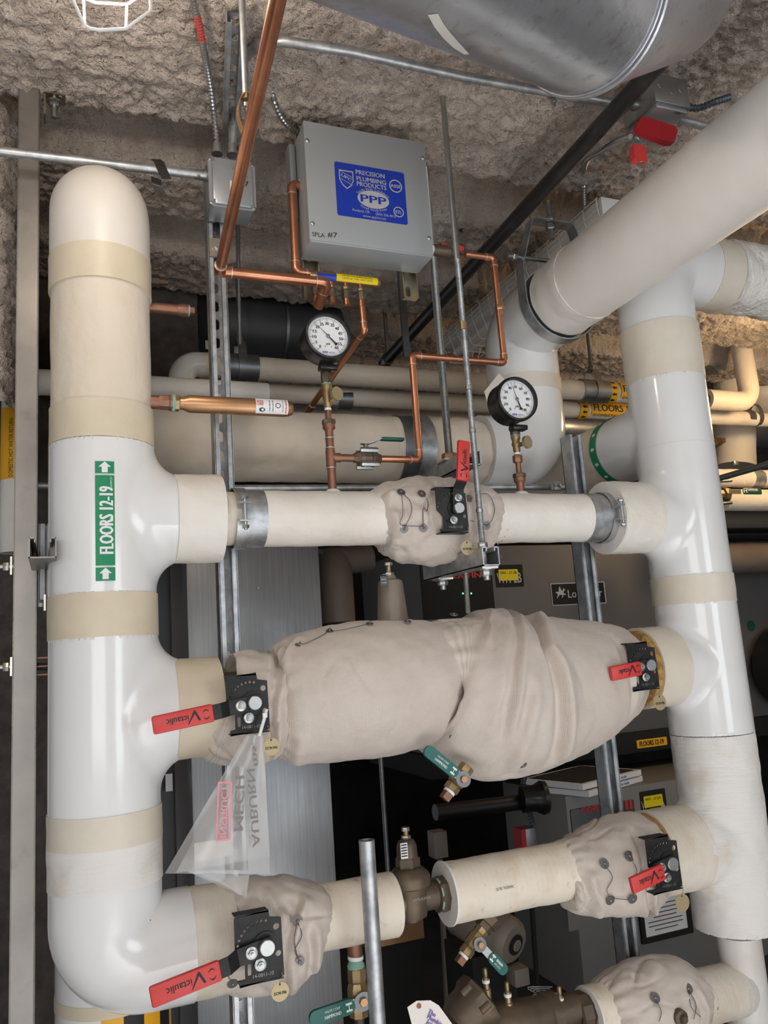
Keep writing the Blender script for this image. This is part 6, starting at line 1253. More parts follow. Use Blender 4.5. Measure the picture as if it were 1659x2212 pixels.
MB().cyl((W(945, 1935, YM).x - 0.003, YM, ZB), (W(945, 1935, YM).x + 0.001, YM, ZB), 0.039, n=28).build('gasket_ring', 'verdigris', rv)
MB().lathe((xg_ - 0.085, YM, ZB), UX, [(0, 0.03), (0.07, 0.034)], 24).build('inlet', 'bronze', rv)
MB().text('WILKINS', V((xg_ + 0.01, YM - 0.0445, ZB + 0.012)), UX, UZ, 0.006, 0.045).build('lettering', 'washer', rv)
# ball valve hanging from the bottom branch
def drop_valve(label, a, b_, lever_a, lever_b, r, plug, grip_mt='green_vinyl', bare=0.0, text='HAMMOND', H=True):
    """ball valve body from a to b, flat lever from lever_a to lever_b in front"""
    d = (b_ - a).normalized(); L = (b_ - a).length; t = thing('ball_valve', label, 'valve', b_ if b_.z < a.z else a)
    MB().lathe(a, d, [(0, r * 0.8), (L * 0.02, r * 0.95), (L * 0.25, r * 0.95), (L * 0.3, r * 0.85), (L * 0.42, r * 1.05), (L * 0.68, r * 1.05), (L * 0.75, r * 0.8), (L * 0.8, r * 0.95), (L * 0.98, r * 0.95), (L, r * 0.8)], 8).build('body', 'brass', t)
    if plug: MB().cyl(b_, b_ + d * 0.006, r * 0.7).build('thread_tape', 'teflon', t); MB().box(b_ + d * 0.014, (r * 0.95, r * 0.95, 0.018), (perp(d)[0], perp(d)[1], d)).build('plug', 'copper_dull', t)
    e = (lever_b - lever_a).normalized(); Ll = (lever_b - lever_a).length; n_ = e.cross(UY).normalized(); k = a.lerp(b_, 0.55)
    MB().cyl(k, lever_a + UY * 0.0, r * 0.45).build('stem', 'brass', t)
    MB().prism([circ(0, 0, r * 0.95, 20, r * 0.85)], lever_a, e, n_, 0.003 if e.cross(n_).y < 0 else -0.003).build('lever_hub', 'dark_zinc', t); MB().hexn(lever_a - UY * 0.003, -UY, r * 0.42, 0.006).build('nut', 'copper_tan', t)
    MB().box(lever_a + e * (Ll * 0.3), (Ll * 0.6, 0.003, r * 0.95), (e, UY, n_)).build('lever', 'zinc', t)
    g0 = 0.16 + bare; g = MB().prism([rrect(Ll * (1 - g0), r * 1.35, r * 0.6)], lever_a + e * (Ll * (1 + g0) / 2) - UY * 0.005, e, n_, 0.009 if e.cross(n_).y > 0 else -0.009).build('grip', grip_mt, t)
    gc = lever_a + e * (Ll * (1 + g0) / 2) - UY * 0.0056
    if H: MB().text('H', gc - e * (Ll * (1 - g0) * 0.36), -n_, e, r * 0.6, r * 0.7, bold=0.0008).build('lettering', 'white_label', g)
    f_ = -1
    MB().text(text, gc + n_ * (r * 0.2), e * f_, n_ * f_, r * 0.30, Ll * (1 - g0) * 0.36, bold=0.0002).build('lettering', 'white_label', g); MB().text('VALVE CORP', gc - n_ * (r * 0.25), e * f_, n_ * f_, r * 0.22, Ll * (1 - g0) * 0.34).build('lettering', 'white_label', g)
    return t
cpd = thing('copper_pipe', 'brown copper drop below the cut bottom branch', 'pipe', W(766, 2068, YM)); MB().tube(catmull([V((W(760, 1990, YM).x, YM, ZB - 0.05)), W(763, 2025, YM), W(768, 2066, YM)], 4), 0.0165, 20).build('tube', 'copper_dull', cpd); MB().cyl(W(768, 2072, YM), W(768, 2064, YM), 0.0175).build('solder_joint', 'teflon', cpd)
MB().lathe(W(769, 2092, YM), UZ, [(0, 0.019), (0.008, 0.0195), (0.014, 0.016), (0.024, 0.014)], 20).build('joint_ring', 'verdigris', cpd)
drop_valve('bronze ball valve with green lever at the bottom edge left of the conduit', W(770, 2088, YM), W(776, 2196, YM), W(784, 2163, YM - 0.035), W(668, 2203, YM - 0.035), 0.023, False)
MB().cyl(W(776, 2190, YM), W(779, 2260, YM), 0.011).build('nipple', 'bronze', bpy.data.objects['ball_valve.002'] if 'ball_valve.002' in bpy.data.objects else cpd)
drop_valve('brass drain valve with green lever hanging under the fat jacket', W(1010, 1655, YM - 0.10), W(972, 1708, YM - 0.10), W(1000, 1683, YM - 0.135), W(918, 1617, YM - 0.135), 0.020, True)
drop_valve('brass drain valve with worn lever under the bottom branch', W(1048, 1998, YM), W(1003, 2062, YM), W(1036, 2040, YM - 0.03), W(1092, 2100, YM - 0.03), 0.0185, True, bare=0.22)
o = MB().lathe(W(1062, 1980, YM), W(1030, 2022, YM) - W(1062, 1980, YM), [(0, 0.03), (0.02, 0.026), (0.022, 0.022), (0.035, 0.022)], 6).build('pipe_adapter', 'bronze'); tag(o, 'bronze hex adapter between the bottom branch and its drain valve', 'fitting')
o = MB().lathe(W(779, 1812, 1.70), W(850, 2260, 1.70) - W(779, 1812, 1.70), [(0, 0.010), (0, 0.0168), ((W(850, 2260, 1.70) - W(779, 1812, 1.70)).length, 0.0168)], 24)
xcd = W(800, 1950, 1.70).x; o = MB().lathe((xcd, 1.70, 0.0), UZ, [(0, 0.0168), (W(790, 1815, 1.70).z, 0.0168), (W(790, 1815, 1.70).z, 0.0145), (W(790, 1815, 1.70).z - 0.1, 0.0145)], 28).build('conduit', 'galv'); tag(o, 'upright galvanized conduit with an open top in front of the bottom branch', 'conduit')
# lower valve assembly at the bottom edge
lv = thing('backflow_valve', 'brown cast valve body with test cocks at the bottom edge', 'valve', W(1100, 2240, YM))
c0 = W(1010, 2195, YM); MB().lathe(W(985, 2215, YM), W(1060, 2130, YM) - W(985, 2215, YM), [(0, 0.045), (0.02, 0.055), (0.05, 0.055), (0.06, 0.062), (0.085, 0.062), (0.09, 0.05)], 10).build('cap', 'bronze', lv)
for a, b_ in ((1005, 2140), (1047, 2177)): MB().cyl(W(a - 8, b_ + 8, YM - 0.055), W(a + 10, b_ - 10, YM - 0.055), 0.009).build('bolt', 'bronze', lv)
MB().lathe(W(1040, 2232, YM), UX, [(0, 0.04), (0.05, 0.055), (0.12, 0.05), (0.17, 0.045), (0.175, 0.05), (0.20, 0.05), (0.205, 0.036), (0.26, 0.036)], 36).build('body', 'bronze', lv)
MB().lathe(W(1240, 2190, YM), UX, [(0, 0.04), (0.004, 0.046), (0.03, 0.046), (0.034, 0.04), (0.06, 0.038)], 10).build('union_nut', 'bronze', lv)
for px, py in ((1047, 2090), (1094, 2120), (1207, 2130)):
    p = W(px, py, YM - 0.01); tk = MB().lathe(p, -UZ, [(0, 0.003), (0.002, 0.0055), (0.014, 0.006), (0.02, 0.0045), (0.024, 0.0075), (0.045, 0.008), (0.046, 0.0105), (0.075, 0.0105), (0.076, 0.007), (0.11, 0.007)], 14).build('test_cock', 'brass', lv)
    MB().cyl(p - UZ * 0.026, p - UZ * 0.033, 0.009).build('teflon_ring', 'teflon', tk); MB().cyl(p - UZ * 0.077, p - UZ * 0.087, 0.009).build('teflon_ring', 'teflon', tk)
zb4 = W(1420, 2170, YM).z
fb = thing('insulated_branch_pipe', 'lowest branch pipe at the bottom right corner with a cut end', 'pipe', W(1400, 2230, YM))
bumpy([W(1272, 2195, YM), W(1330, 2182, YM)], 0.066, 0.004, 20, 40).build('pipe_jacket', 'asj_old', fb); d_ = (W(1330, 2182, YM) - W(1272, 2195, YM)).normalized(); MB().washer(W(1272, 2195, YM) - d_ * 0.003, d_, 0.066, 0.045, 0.004, 36).build('cut_foam_edge', 'foam', fb)
bumpy(rpath([W(1500, 2158, YM), V((RX - 0.035, YM, W(1570, 2142, YM).z)), ], 0.05, 4), 0.066, 0.003, 20, 48).build('painted_wrap', 'canvas_x', fb)
MB().lathe(V((RX - 0.05, YM, W(1570, 2142, YM).z)), UX, [(0, 0.066), (0.03, 0.064), (0.055, 0.05), (0.065, 0.03)], 40).build('tee_wrap', 'pvc_dirty', fb)
# petcock peeking from that jacket
o = MB().lathe(at_f(1466, 2196)[0] + UY * 0.02, -UY, [(0, 0.02), (0.03, 0.018), (0.032, 0.01), (0.042, 0.008)], 12).build('petcock', 'bronze'); tag(o, 'small bronze petcock peeking from the lowest jacket', 'valve')
# paper tags
pt = thing('paper_tag', 'cream paper tag with purple lettering at the bottom edge', 'tag', W(930, 2230, 1.66)); yt_ = 1.66
po = MB(); loop = [(880, 2176), (900, 2162), (930, 2161), (948, 2172), (990, 2230), (898, 2245)]; P0 = W(930, 2200, yt_)
po.prism([[((W(a, b_, yt_) - P0).x, (W(a, b_, yt_) - P0).z) for a, b_ in loop]], P0, UX, UZ, -0.0008); pto = po.build('card', 'paper', pt, smooth=False)
ur = V((0.80, 0, -0.60)); uv_ = V((0.60, 0, 0.80))
for k, s_ in enumerate(('The', 'Plumbing', 'Joint', 'Inc.')): MB().text(s_, W(926 - k * 2, 2184 + k * 11, yt_ - 0.002), ur, uv_, 0.0085, None, 'L', bold=0.0003).build('lettering', 'purple_ink', pto)
MB().cyl(W(905, 2173, yt_ - 0.003), W(905, 2173, yt_ + 0.003), 0.005, n=10).build('eyelet', 'copper_dull', pt)
pt = thing('paper_tag', 'white string tag with red mark lying on the lower bronze valve', 'tag', W(1175, 2175, 1.9)); MB().box(W(1178, 2160, 1.90), (0.07, 0.002, 0.03), (V((0.98, 0, -0.15)), UY, V((0.15, 0, 0.98)))).build('card', 'white_label', pt); MB().box(W(1180, 2158, 1.897), (0.014, 0.001, 0.008)).build('stamp', 'red_text', pt)
for k in range(4): MB().tube(catmull([W(1165, 2150, 1.90), W(1158 - 6 * k, 2142 - 3 * k, 1.89), W(1178 + 5 * k, 2144 - 4 * k, 1.89)], 4), 0.0006, 5).build('string', 'white_label', pt)

# ================================================================== plastic bag tied to the lever plate
bg_ = thing('plastic_bag', 'frosted document bag zip-tied to the lever plate, mirrored writing showing through', 'bag', W(470, 1935, 1.66))
def film(loop, depth, nm, mt='bag_film', n=14):
    """quad patch through four corner pixels with sag: rows top->bottom"""
    mb = MB(); (a, b_, c_, d_) = loop; k = n
    for i in range(k + 1):
        for j in range(k + 1):
            u, v = j / k, i / k
            px = (a[0] * (1 - u) + b_[0] * u) * (1 - v) + (d_[0] * (1 - u) + c_[0] * u) * v; py = (a[1] * (1 - u) + b_[1] * u) * (1 - v) + (d_[1] * (1 - u) + c_[1] * u) * v
            yy = depth(u, v); mb.v.append(W(px, py, yy))
    w = k + 1; mb.f = [(i * w + j, i * w + j + 1, (i + 1) * w + j + 1, (i + 1) * w + j) for i in range(k) for j in range(k)]
    return mb.build(nm, mt, bg_, fixn=False, angle=180)
d1 = lambda u, v: 1.665 - 0.022 * math.sin(PI * u) * v + 0.012 * math.sin(u * 9 + v * 2) * (1 - 0.6 * v) * 0.5
fm = film([(532, 1588), (570, 1590), (583, 1888), (356, 1887)], d1, 'front_film')
film([(537, 1586), (566, 1588), (584, 1850), (380, 1886)], lambda u, v: 1.685 + 0.016 * math.sin(PI * u) * v, 'back_film')
film([(400, 1880), (540, 1880), (532, 1938), (505, 1928)], lambda u, v: 1.678 + 0.004 * math.sin(PI * u), 'lower_corner')
def bag_text(s_, px, py, h, wd, mt, ang, y=1.636, bold=0.0):
    a = math.radians(ang); u = V((math.cos(a), 0, math.sin(a))); v = V((math.sin(a), 0, -math.cos(a)))      # mirrored
    return MB().text(s_, W(px, py, y), u, v, h, wd, bold=bold).build('writing', mt, bg_, smooth=False)
bag_text('AUBURN', 548, 1745, 0.015, 0.145, 'bag_print', 92, 1.642, 0.0008); bag_text('MECH', 517, 1735, 0.018, 0.10, 'bag_print', 86, 1.640, 0.001); bag_text('INSTRUCT', 484, 1752, 0.0125, 0.095, 'pink_text', 86, 1.640, 0.0006)
bag_text('ms.', 553, 1628, 0.012, 0.045, 'bag_print', 93, 1.655, 0.0008)
P0 = W(484, 1752, 1.641); a_ = math.radians(86); u_ = V((math.cos(a_), 0, math.sin(a_))); v_ = V((math.sin(a_), 0, -math.cos(a_)))
MB().prism([rrect(0.108, 0.028, 0.001, 1), rrect(0.102, 0.022, 0.001, 1)], P0, u_, v_, 0.0003).build('red_frame', 'pink_text', bg_, smooth=False)
MB().flat([rrect(0.074, 0.034, 0.002, 2)], W(462, 1835, 1.66), V((1, 0, 0.02)), UZ).build('card', 'paper', bg_, smooth=False)
zt = thing('zip_tie', 'white zip tie fixing the plastic bag to the lever plate', 'tie', W(562, 1590, 1.675)); b = MB(); b.strap([W(576, 1532, 1.68), W(570, 1555, 1.672), W(560, 1590, 1.66)], [-UY] * 3, 0.0065, UX, 0.0015); b.build('strap', 'teflon', zt); MB().box(W(572, 1545, 1.672), (0.009, 0.007, 0.009)).build('lock', 'teflon', zt)

# ================================================================== background: sheet-metal cabinet, boilers, pumps
YC2 = 2.50
cb_ = thing('metal_cabinet', 'tall brushed sheet-metal cabinet standing behind the branch pipes', 'cabinet', (W(560, 1600, YC2).x, YC2 + 0.2, 0))
cx0, cx1 = W(404, 1300, YC2).x, W(694, 1300, YC2).x
MB().wbox((cx0, YC2, 0), (cx1, YC2 + 0.42, W(500, 1100, YC2).z), bevel=0.003).build('body', 'brushed', cb_)
for px, py in ((558, 1270), (560, 1500)): MB().lathe(W(px, py, YC2), -UY, [(0, 0.004), (0.002, 0.003)], 10).build('rivet', 'zinc', cb_)
dk_ = thing('steel_post', 'dark steel post and plates between the left riser and the cabinet', 'post', (W(370, 1600, 2.62).x, 2.65, 0))
MB().wbox((W(342, 1500, 2.62).x, 2.62, 0), (W(372, 1500, 2.62).x, 2.72, 2.0)).build('post', 'duct_grey', dk_); MB().wbox((W(374, 1500, 2.6).x, 2.6, 0), (W(402, 1500, 2.6).x, 2.7, 1.95)).build('plate', 'boiler_grey', dk_); MB().box(W(365, 1690, 2.6), (0.02, 0.01, 0.05)).build('latch', 'white_paint', dk_)
bg1 = thing('insulated_pipe', 'brown shaded pipe elbow beside the cabinet below the top branch', 'pipe', W(725, 1330, 2.75)); xk = W(725, 1250, 2.75).x
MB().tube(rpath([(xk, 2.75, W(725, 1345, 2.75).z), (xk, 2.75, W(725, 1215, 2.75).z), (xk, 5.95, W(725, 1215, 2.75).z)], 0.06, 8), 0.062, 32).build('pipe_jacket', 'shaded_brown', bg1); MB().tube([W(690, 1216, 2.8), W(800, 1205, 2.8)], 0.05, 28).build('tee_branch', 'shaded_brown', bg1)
def plaque(parent, px, py, Y, w, h, nm, mt): return MB().prism([rrect(pw(px, py, Y, w), ph(px, py, Y, h), 0.004, 2)], W(px, py, Y), UX, UZ, 0.002).build(nm, mt, parent, smooth=False)
YB1 = 3.5
b1 = thing('boiler', 'upper grey water heater with black nameplates behind the middle branch', 'boiler', (W(1200, 1500, YB1).x, YB1 + 0.4, 0))
X0, X1 = W(915, 1350, YB1).x, W(1660, 1350, YB1).x; zt_, zb_ = W(1100, 1178, YB1).z, W(1300, 1590, YB1).z
MB().wbox((X0, YB1, zb_), (X1 + 0.3, YB1 + 0.8, zt_), bevel=0.006).build('body', 'boiler_grey', b1); MB().wbox((X0 - 0.02, YB1 - 0.02, zb_ - 0.10), (X1 + 0.3, YB1 + 0.8, zb_), bevel=0.004).build('base', 'black_matte', b1)
MB().wbox((W(915, 1350, YB1).x, YB1 - 0.012, W(990, 1335, YB1).z), (W(1066, 1300, YB1).x, YB1, W(990, 1200, YB1).z), bevel=0.003).build('control_panel', 'black_matte', b1)
t_ = MB(); ptext(t_, 'COPPER-FIN II', 990, 1243, YB1 - 0.014, 12, 132, bold=0.002); t_.build('lettering', 'red_text', b1)
for px in (1000, 1018): MB().lathe(W(px, 1282, YB1 - 0.013), -UY, [(0, 0.004), (0.002, 0.003)], 10).build('indicator_light', 'led', b1)
pq = plaque(b1, 1100, 1244, YB1 - 0.001, 60, 48, 'name_plate', 'black_matte'); t_ = MB(); ptext(t_, 'WH-2B', 1100, 1248, YB1 - 0.0045, 22, 52, bold=0.001); t_.build('lettering', 'silver_print', pq)
st_ = plaque(b1, 1098, 1242, YB1 - 0.006, 42, 24, 'sticker', 'yellow_sticker'); t_ = MB(); ptext(t_, 'WH - 27.2B', 1098, 1237, YB1 - 0.0095, 6, 36); t_.build('lettering', 'black_ink', st_)
pq = plaque(b1, 1250, 1282, YB1 - 0.001, 117, 48, 'name_plate', 'silver_print'); plaque(pq, 1250, 1282, YB1 - 0.0035, 113, 44, 'plate_face', 'black_matte') if False else MB().prism([rrect(pw(1250, 1282, YB1, 113), ph(1250, 1282, YB1, 44), 0.003, 2)], W(1250, 1282, YB1 - 0.0035), UX, UZ, 0.001).build('plate_face', 'black_matte', pq, smooth=False)
t_ = MB(); ptext(t_, 'Lochinvar', 1264, 1281, YB1 - 0.006, 17, 74, bold=0.0006); t_.build('lettering', 'silver_print', pq)
# rider emblem
rk = ph(1211, 1280, YB1, 1.0)
em_pts = [(-13, 1), (-11, 3), (-8, 3), (-4, 3), (-4, 8), (-3, 10), (-3, 12), (-1, 14), (1, 12), (0, 10), (2, 8), (3, 5), (6, 6), (8, 9), (9, 11), (10, 9), (13, 6), (12, 5), (9, 5), (8, 2), (8, -1), (12, -2), (13, -5), (11, -5), (10, -4), (6, -4), (6, -7), (3, -11), (2, -10), (4, -6), (2, -4), (-3, -4), (-6, -7), (-10, -11), (-11, -10), (-8, -6), (-8, -2), (-10, 0)]
MB().prism([[(a * rk, b_ * rk) for a, b_ in em_pts]], W(1211, 1281, YB1 - 0.0055), UX, UZ, 0.0006).build('rider_emblem', 'silver_print', pq, smooth=False)
for px, py in ((1407, 1340), (1440, 1545), (1372, 1575), (1082, 1203)): MB().lathe(W(px, py, YB1), -UY, [(0, 0.006), (0.003, 0.005)], 12).build('screw', 'dark_zinc', b1)
fl_ = plaque(b1, 1408, 1604, YB1 - 0.024, 66, 18, 'pipe_marker', 'yellow_label'); t_ = MB(); ptext(t_, 'FLOORS 12-19', 1408, 1604, YB1 - 0.0275, 11, 52, bold=0.001); t_.build('lettering', 'black_ink', fl_)
MB().lathe(W(1622, 1352, YB1), -UY, [(0, 0.03), (0.002, 0.03)], 28).build('round_sticker', 'dark_green_vinyl', b1)
YB2 = 3.15
b2 = thing('boiler', 'lower grey water heater with red lettering and air filters on top', 'boiler', (W(1350, 1900, YB2).x, YB2 + 0.4, 0))
X0, X1 = W(1239, 1900, YB2).x, W(1530, 1900, YB2).x + 0.35; zt2 = W(1300, 1708, YB2).z
MB().wbox((X0, YB2, 0), (X1, YB2 + 0.55, zt2), bevel=0.006).build('body', 'boiler_light', b2)
MB().wbox((X0 + 0.015, YB2 - 0.008, W(1300, 1950, YB2).z), (W(1375, 1800, YB2).x, YB2, W(1300, 1738, YB2).z), bevel=0.002).build('control_panel', 'duct_grey', b2)
t_ = MB(); ptext(t_, 'COPPER-FIN', 1300, 1744, YB2 - 0.010, 14, 92, bold=0.002); t_.build('lettering', 'red_text', b2); t_ = MB(); ptext(t_, 'II', 1358, 1738, YB2 - 0.010, 20, 13, bold=0.003); t_.build('lettering', 'red_text', b2)
pq = plaque(b2, 1411, 1732, YB2 - 0.001, 56, 52, 'name_plate', 'black_matte'); t_ = MB(); ptext(t_, 'W', 1392, 1740, YB2 - 0.0045, 20, 12); ptext(t_, 'A', 1432, 1738, YB2 - 0.0045, 20, 12); t_.build('lettering', 'silver_print', pq)
st_ = plaque(b2, 1411, 1730, YB2 - 0.006, 41, 25, 'sticker', 'yellow_sticker'); t_ = MB(); ptext(t_, 'WH - 27.2A', 1411, 1725, YB2 - 0.0095, 6, 34); t_.build('lettering', 'black_ink', st_)
cf = thing('framed_certificate', 'black framed certificate hung low on the lower water heater', 'frame', W(1430, 2030, YB2 - 0.01)); fx0, fx1, fz0, fz1 = W(1378, 1980, YB2).x, W(1490, 1980, YB2).x, W(1430, 2028, YB2).z, W(1430, 1925, YB2).z; fc_ = V(((fx0 + fx1) / 2, YB2 - 0.002, (fz0 + fz1) / 2))
MB().prism([rrect(fx1 - fx0, fz1 - fz0, 0.002, 1), rrect(fx1 - fx0 - 0.045, fz1 - fz0 - 0.045, 0.002, 1)], fc_, UX, UZ, 0.012).build('frame', 'black_matte', cf, smooth=False); MB().flat([rrect(fx1 - fx0 - 0.04, fz1 - fz0 - 0.04, 0.002, 1)], fc_ - UY * 0.004, UX, UZ).build('sheet', 'white_label', cf, smooth=False)
for k in range(7): MB().box(fc_ + V((0, -0.0055, 0.05 - 0.017 * k)), ((fx1 - fx0 - 0.07) * (0.9 if k % 3 else 0.6), 0.0006, 0.004)).build('text_line', 'grey_ink', cf)
for k in range(2):
    af = thing('air_filter', ('upper', 'bottom')[k] + ' of the two white-edged air filters stacked on the lower water heater', 'filter', (X0 + 0.1, YB2 + 0.2, zt2 + 0.028 * (1 - k)), 'air filters on the water heater'); zf = zt2 + 0.030 * (1 - k) + 0.014; ang_ = math.radians(18 + 3 * k); ux2, uy2 = V((math.cos(ang_), math.sin(ang_), 0)), V((-math.sin(ang_), math.cos(ang_), 0)); fc2 = V((X0 + 0.19 + 0.01 * k, YB2 + 0.14, zf))
    MB().box(fc2, (0.44, 0.34, 0.024), (ux2, uy2, UZ)).build('frame', 'white_label', af); MB().box(fc2 + UZ * 0.0035, (0.40, 0.30, 0.019), (ux2, uy2, UZ)).build('media', 'filter_media', af); MB().text('Air Handler', fc2 - uy2 * 0.1705 + ux2 * 0.07, ux2, UZ, 0.011, 0.07, bold=0.0004).build('lettering', 'blue_ink', af)
sl = thing('wall_label', 'small grey rating label on the side of the lower water heater', 'label', W(1257, 1985, YB2 - 0.004)); MB().box(W(1240, 1985, YB2 - 0.003), (0.06, 0.002, 0.09)).build('sheet', 'boiler_light', sl)
# motor on the floor-level pump
mo = thing('pump_motor', 'beige electric motor with round end bell under the bottom branch', 'motor', W(1085, 2090, 2.45)); mc_ = W(1112, 2040, 2.35); dm = V((-0.35, 0.9, 0.25)).normalized()
MB().lathe(mc_, dm, [(0, 0.02), (0.001, 0.055), (0.012, 0.066), (0.03, 0.07), (0.22, 0.07), (0.24, 0.06)], 40).build('casing', 'beige_motor', mo); MB().lathe(mc_ - dm * 0.003, -dm, [(0, 0.03), (0.004, 0.03), (0.004, 0.022), (0.006, 0.02), (0.006, 0.001)], 28).build('end_cap', 'black_matte', mo); MB().lathe(mc_ - dm * 0.008, -dm, [(0, 0.018), (0.004, 0.016)], 20).build('shaft_cover', 'beige_motor', mo)
MB().tube([mc_ + V((-0.03, 0.03, 0.085)), mc_ + V((-0.1, 0.2, 0.135))], 0.03, 20).build('capacitor_cover', 'beige_motor', mo); MB().box(mc_ + V((0.0, 0.0, -0.085)), (0.05, 0.06, 0.05), bevel=0.004).build('foot', 'beige_motor', mo); MB().wbox((mc_.x - 0.1, mc_.y + 0.1, 0), (mc_.x + 0.05, mc_.y + 0.3, mc_.z - 0.05)).build('pedestal', 'black_matte', mo)
gz = thing('pump_casing', 'dark round pump casing and pipe in the gloom below the fat jacket', 'pump', W(1130, 1700, 3.0)); MB().lathe(W(1180, 1722, 2.9), V((-1, 0.25, 0)), [(0, 0.02), (0.002, 0.062), (0.02, 0.065), (0.05, 0.05), (0.1, 0.05)], 32).build('casing', 'black_plastic', gz); MB().cyl(W(1150, 1730, 2.95), W(940, 1755, 2.95), 0.03).build('pipe', 'black_plastic', gz); flex([W(1145, 1660, 2.95), W(1130, 1690, 2.95), W(1140, 1740, 2.95), W(1152, 1790, 2.95)], 0.013, 0.012).build('flexible_conduit', 'flex_dark', gz)
o = MB().box(W(1140, 1815, 2.95), (0.05, 0.06, 0.10), bevel=0.004).build('switch_box', 'dark_zinc'); tag(o, 'small steel switch box with red side in the dark under the branch', 'box'); MB().cyl(V((W(1140, 1815, 2.95).x, 2.99, 0)), W(1140, 1830, 2.99), 0.01).build('conduit', 'black_matte', o); MB().box(W(1124, 1815, 2.94), (0.02, 0.06, 0.09)).build('side_panel', 'red_lock', o)
o = MB().wbox((W(938, 1830, 3.0).x, 3.0, W(950, 1855, 3.0).z), (W(968, 1830, 3.0).x, 3.06, W(950, 1797, 3.0).z), bevel=0.003).build('outlet_box', 'beige_motor'); tag(o, 'grey outlet box on a conduit in the dark behind the regulator', 'box')
o = MB().cyl(W(950, 1855, 3.03), W(968, 2212, 3.03), 0.011).build('conduit', 'beige_motor'); tag(o, 'brown conduit dropping from the outlet box in the dark', 'conduit')
o = MB().cyl(W(820, 1600, 3.1), V((W(820, 1600, 3.1).x, 3.1, 0)), 0.009).build('conduit', 'dark_zinc'); tag(o, 'thin dark conduit in the shadow under the long jacket', 'conduit')
o = MB().wbox((W(790, 2000, 2.9).x, 2.9, W(850, 2040, 2.9).z), (W(915, 2000, 2.9).x, 3.1, W(850, 1960, 2.9).z)).build('wood_block', 'copper_tan'); tag(o, 'brown block in the dark behind the cut bottom branch', 'block'); MB().wbox((W(795, 2000, 2.9).x, 2.92, 0), (W(910, 2000, 2.9).x, 3.1, W(850, 2040, 2.9).z)).build('stand', 'black_matte', o)
# right background pipes
YQ = 3.05
v1 = thing('insulated_pipe', 'warm lit pipe dropping and turning left behind the right riser', 'pipe', W(1600, 870, YQ)); zq_ = W(1570, 866, YQ).z; xq_ = W(1612, 800, YQ).x
MB().tube(rpath([(xq_ - 0.02, YQ, W(1585, 640, YQ).z), (xq_, YQ, zq_), (W(1525, 860, YQ).x, YQ, zq_)], 0.085, 10), 0.052, 36).build('pipe_jacket', 'asj', v1); MB().tube([(W(1525, 860, YQ).x, YQ, zq_), (W(1500, 860, YQ).x, YQ, zq_)], 0.03, 20).build('bare_end', 'bronze', v1)
h1 = thing('insulated_pipe', 'level cream pipe with strap below the warm lit elbow', 'pipe', W(1590, 915, 3.2)); bumpy([W(1500, 899, 3.2), V((6.46, 3.2, W(1600, 902, 3.2).z))], 0.04, 0.003, 14, 32).build('pipe_jacket', 'asj', h1); MB().tube([W(1608, 902, 3.2), W(1622, 903, 3.2)], 0.042, 28).build('shield', 'dark_zinc', h1); b = MB(); pts_ = []; nr = []
for i in range(25):
    a = 2 * PI * i / 24; d = V((0, -math.cos(a), math.sin(a))); pts_.append(W(1632, 903, 3.2) + d * 0.046 + UZ * (0.03 * max(0, d.z))); nr.append(d)
b.strap(pts_, nr, 0.025, UX, 0.003); b.build('strap', 'dark_zinc', h1)
o = bumpy([W(1585, 700, 3.5), W(1588, 1010, 3.5)], 0.115, 0.003, 9, 48).build('insulated_pipe', 'asj', None); tag(o, 'thick upright cream pipe far behind the right riser', 'pipe')
o = MB().lathe(W(1680, 850, 3.6), V((-1, 0, 0)), [(0, 0.18), (0.1, 0.18), (0.2, 0.14), (0.26, 0.06)], 40).build('tank_end', 'tape_pale'); tag(o, 'rounded cream tank end at the right edge', 'tank')
pl_ = thing('brass_plug', 'square brass plug on the thick pipe behind the right riser', 'fitting', W(1548, 955, 3.35)); MB().lathe(W(1535, 957, 3.35) + UY * 0.16, V((0.35, -1, 0.05)), [(0, 0.03), (0.16, 0.03), (0.161, 0.026), (0.17, 0.026), (0.171, 0.022), (0.185, 0.022)], 8).build('hex', 'brass', pl_); MB().box(W(1560, 952, 3.33), (0.025, 0.025, 0.025)).build('plug', 'copper_dull', pl_)
h2 = thing('insulated_pipe', 'level cream pipe with small clamp above the green lever valve', 'pipe', W(1600, 1045, 3.1)); bumpy([W(1500, 1032, 3.1), V((6.46, 3.1, W(1600, 1034, 3.1).z))], 0.048, 0.003, 14, 32).build('pipe_jacket', 'asj', h2); MB().tube([W(1618, 1034, 3.1), W(1640, 1036, 3.1)], 0.051, 28).build('band', 'galv', h2); MB().box(W(1588, 1000, 3.08), (0.03, 0.02, 0.02), bevel=0.003).build('clamp', 'zinc', h2)
o = MB().cyl(W(1545, 1036, 2.6), W(1720, 985, 2.2), 0.013).build('conduit', 'dark_zinc'); tag(o, 'grey conduit slanting up to the right edge', 'conduit')
v3 = thing('ball_valve', 'brass ball valve with dark green lever right of the right riser', 'valve', W(1580, 1085, 2.9)); MB().lathe(W(1535, 1068, 2.95), UX, [(0, 0.03), (0.03, 0.035), (0.032, 0.025), (0.07, 0.025), (0.072, 0.035), (0.10, 0.035)], 8).build('body', 'brass', v3)
for dy in (-28, 20): MB().cyl(W(1550, 1068 + dy, 2.92), W(1580, 1066 + dy, 2.92), 0.008).build('bolt', 'zinc', v3)
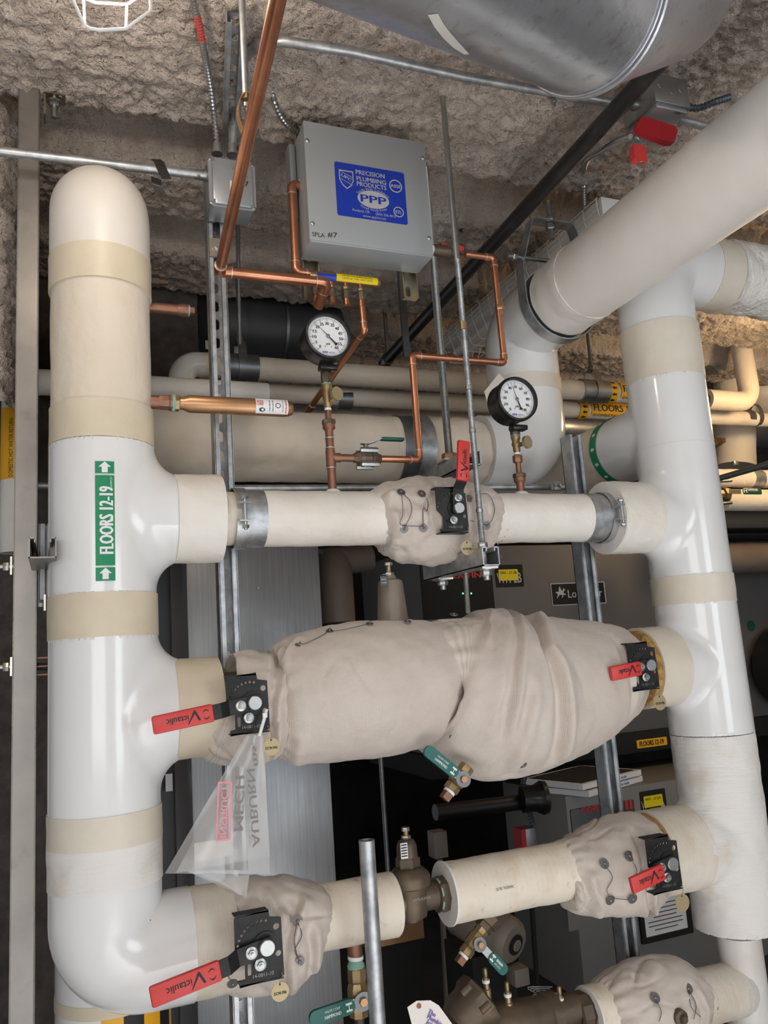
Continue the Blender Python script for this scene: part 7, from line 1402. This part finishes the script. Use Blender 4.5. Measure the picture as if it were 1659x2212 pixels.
MB().box(W(1588, 1062, 2.88), (0.07, 0.004, 0.022)).build('lever', 'zinc_yellow', v3); g_ = MB().box(W(1625, 1061, 2.878), (0.115, 0.010, 0.032), bevel=0.005).build('grip', 'dark_green_vinyl', v3); t_ = MB(); ptext(t_, 'HAMMOND', 1626, 1058, 2.871, 5, 22, bold=0.0003); t_.build('lettering', 'white_label', g_); t_ = MB(); ptext(t_, 'H', 1610, 1060, 2.871, 9, 7, bold=0.0006); t_.build('lettering', 'white_label', g_)
MB().tube([W(1560, 1080, 3.05), V((6.46, 3.05, W(1640, 1081, 3.05).z))], 0.055, 32).build('pipe_jacket', 'asj', v3)
o = MB().wbox((W(1540, 1110, 3.3).x, 3.3, W(1600, 1140, 3.3).z), (6.46, 3.36, W(1600, 1105, 3.3).z)).build('support_beam', 'duct_grey'); tag(o, 'dark level beam under the green lever valve', 'beam')
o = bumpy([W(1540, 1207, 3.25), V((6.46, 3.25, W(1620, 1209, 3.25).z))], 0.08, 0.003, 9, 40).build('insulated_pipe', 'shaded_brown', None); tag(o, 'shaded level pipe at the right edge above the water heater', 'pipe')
o = MB().cyl(W(1560, 1160, 3.3), V((6.46, 3.3, W(1620, 1160, 3.3).z)), 0.02).build('black_pipe', 'black_plastic'); tag(o, 'glossy black pipe at the right edge below the beam', 'pipe')
ex = thing('exhaust_collar', 'black round flue opening at the right edge beside the water heater', 'flue', W(1680, 1480, 3.3)); MB().lathe(W(1690, 1440, 3.45), -UY, [(0, 0.22), (0.12, 0.22), (0.125, 0.19), (0.05, 0.18), (0.05, 0.01)], 48).build('collar', 'black_plastic', ex)
vt = thing('vent_fan', 'black equipment bracket above the far right insulated pipe', 'bracket', W(1590, 510, 2.3)); MB().box(W(1598, 500, 2.3), (0.09, 0.1, 0.09), bevel=0.004).build('bracket', 'black_matte', vt); MB().box(W(1640, 480, 2.35), (0.10, 0.16, 0.03)).build('plate', 'tape_pale', vt); MB().cyl(W(1655, 455, 2.2), W(1625, 500, 2.2), 0.018).build('cable', 'black_plastic', vt)
# warm lamp assumed beyond the right riser, from the warm light there
wl_ = thing('assumed_warm_lamp', 'assumed warm ceiling lamp out of view behind the right riser', 'lamp', (3.3, 2.55, 2.62)); MB().lathe((3.3, 2.55, 2.62), UZ, [(0, 0.02), (0.02, 0.05), (0.06, 0.06), (0.10, 0.04)], 24).build('bulb', 'lamp_glow', wl_); MB().cyl((3.3, 2.55, 2.72), (3.3, 2.55, 2.93), 0.02).build('stem', 'white_enamel', wl_)
ld = bpy.data.lights.new('assumed_warm_lamp_light', 'POINT'); ld.energy = 22; ld.color = (1.0, 0.68, 0.34); ld.shadow_soft_size = 0.08; lo_ = bpy.data.objects.new('assumed_warm_lamp_light', ld); COL.objects.link(lo_); lo_.location = (3.3, 2.45, 2.55)
for o in bpy.data.objects:
    if '_w' in o.keys(): del o['_w']
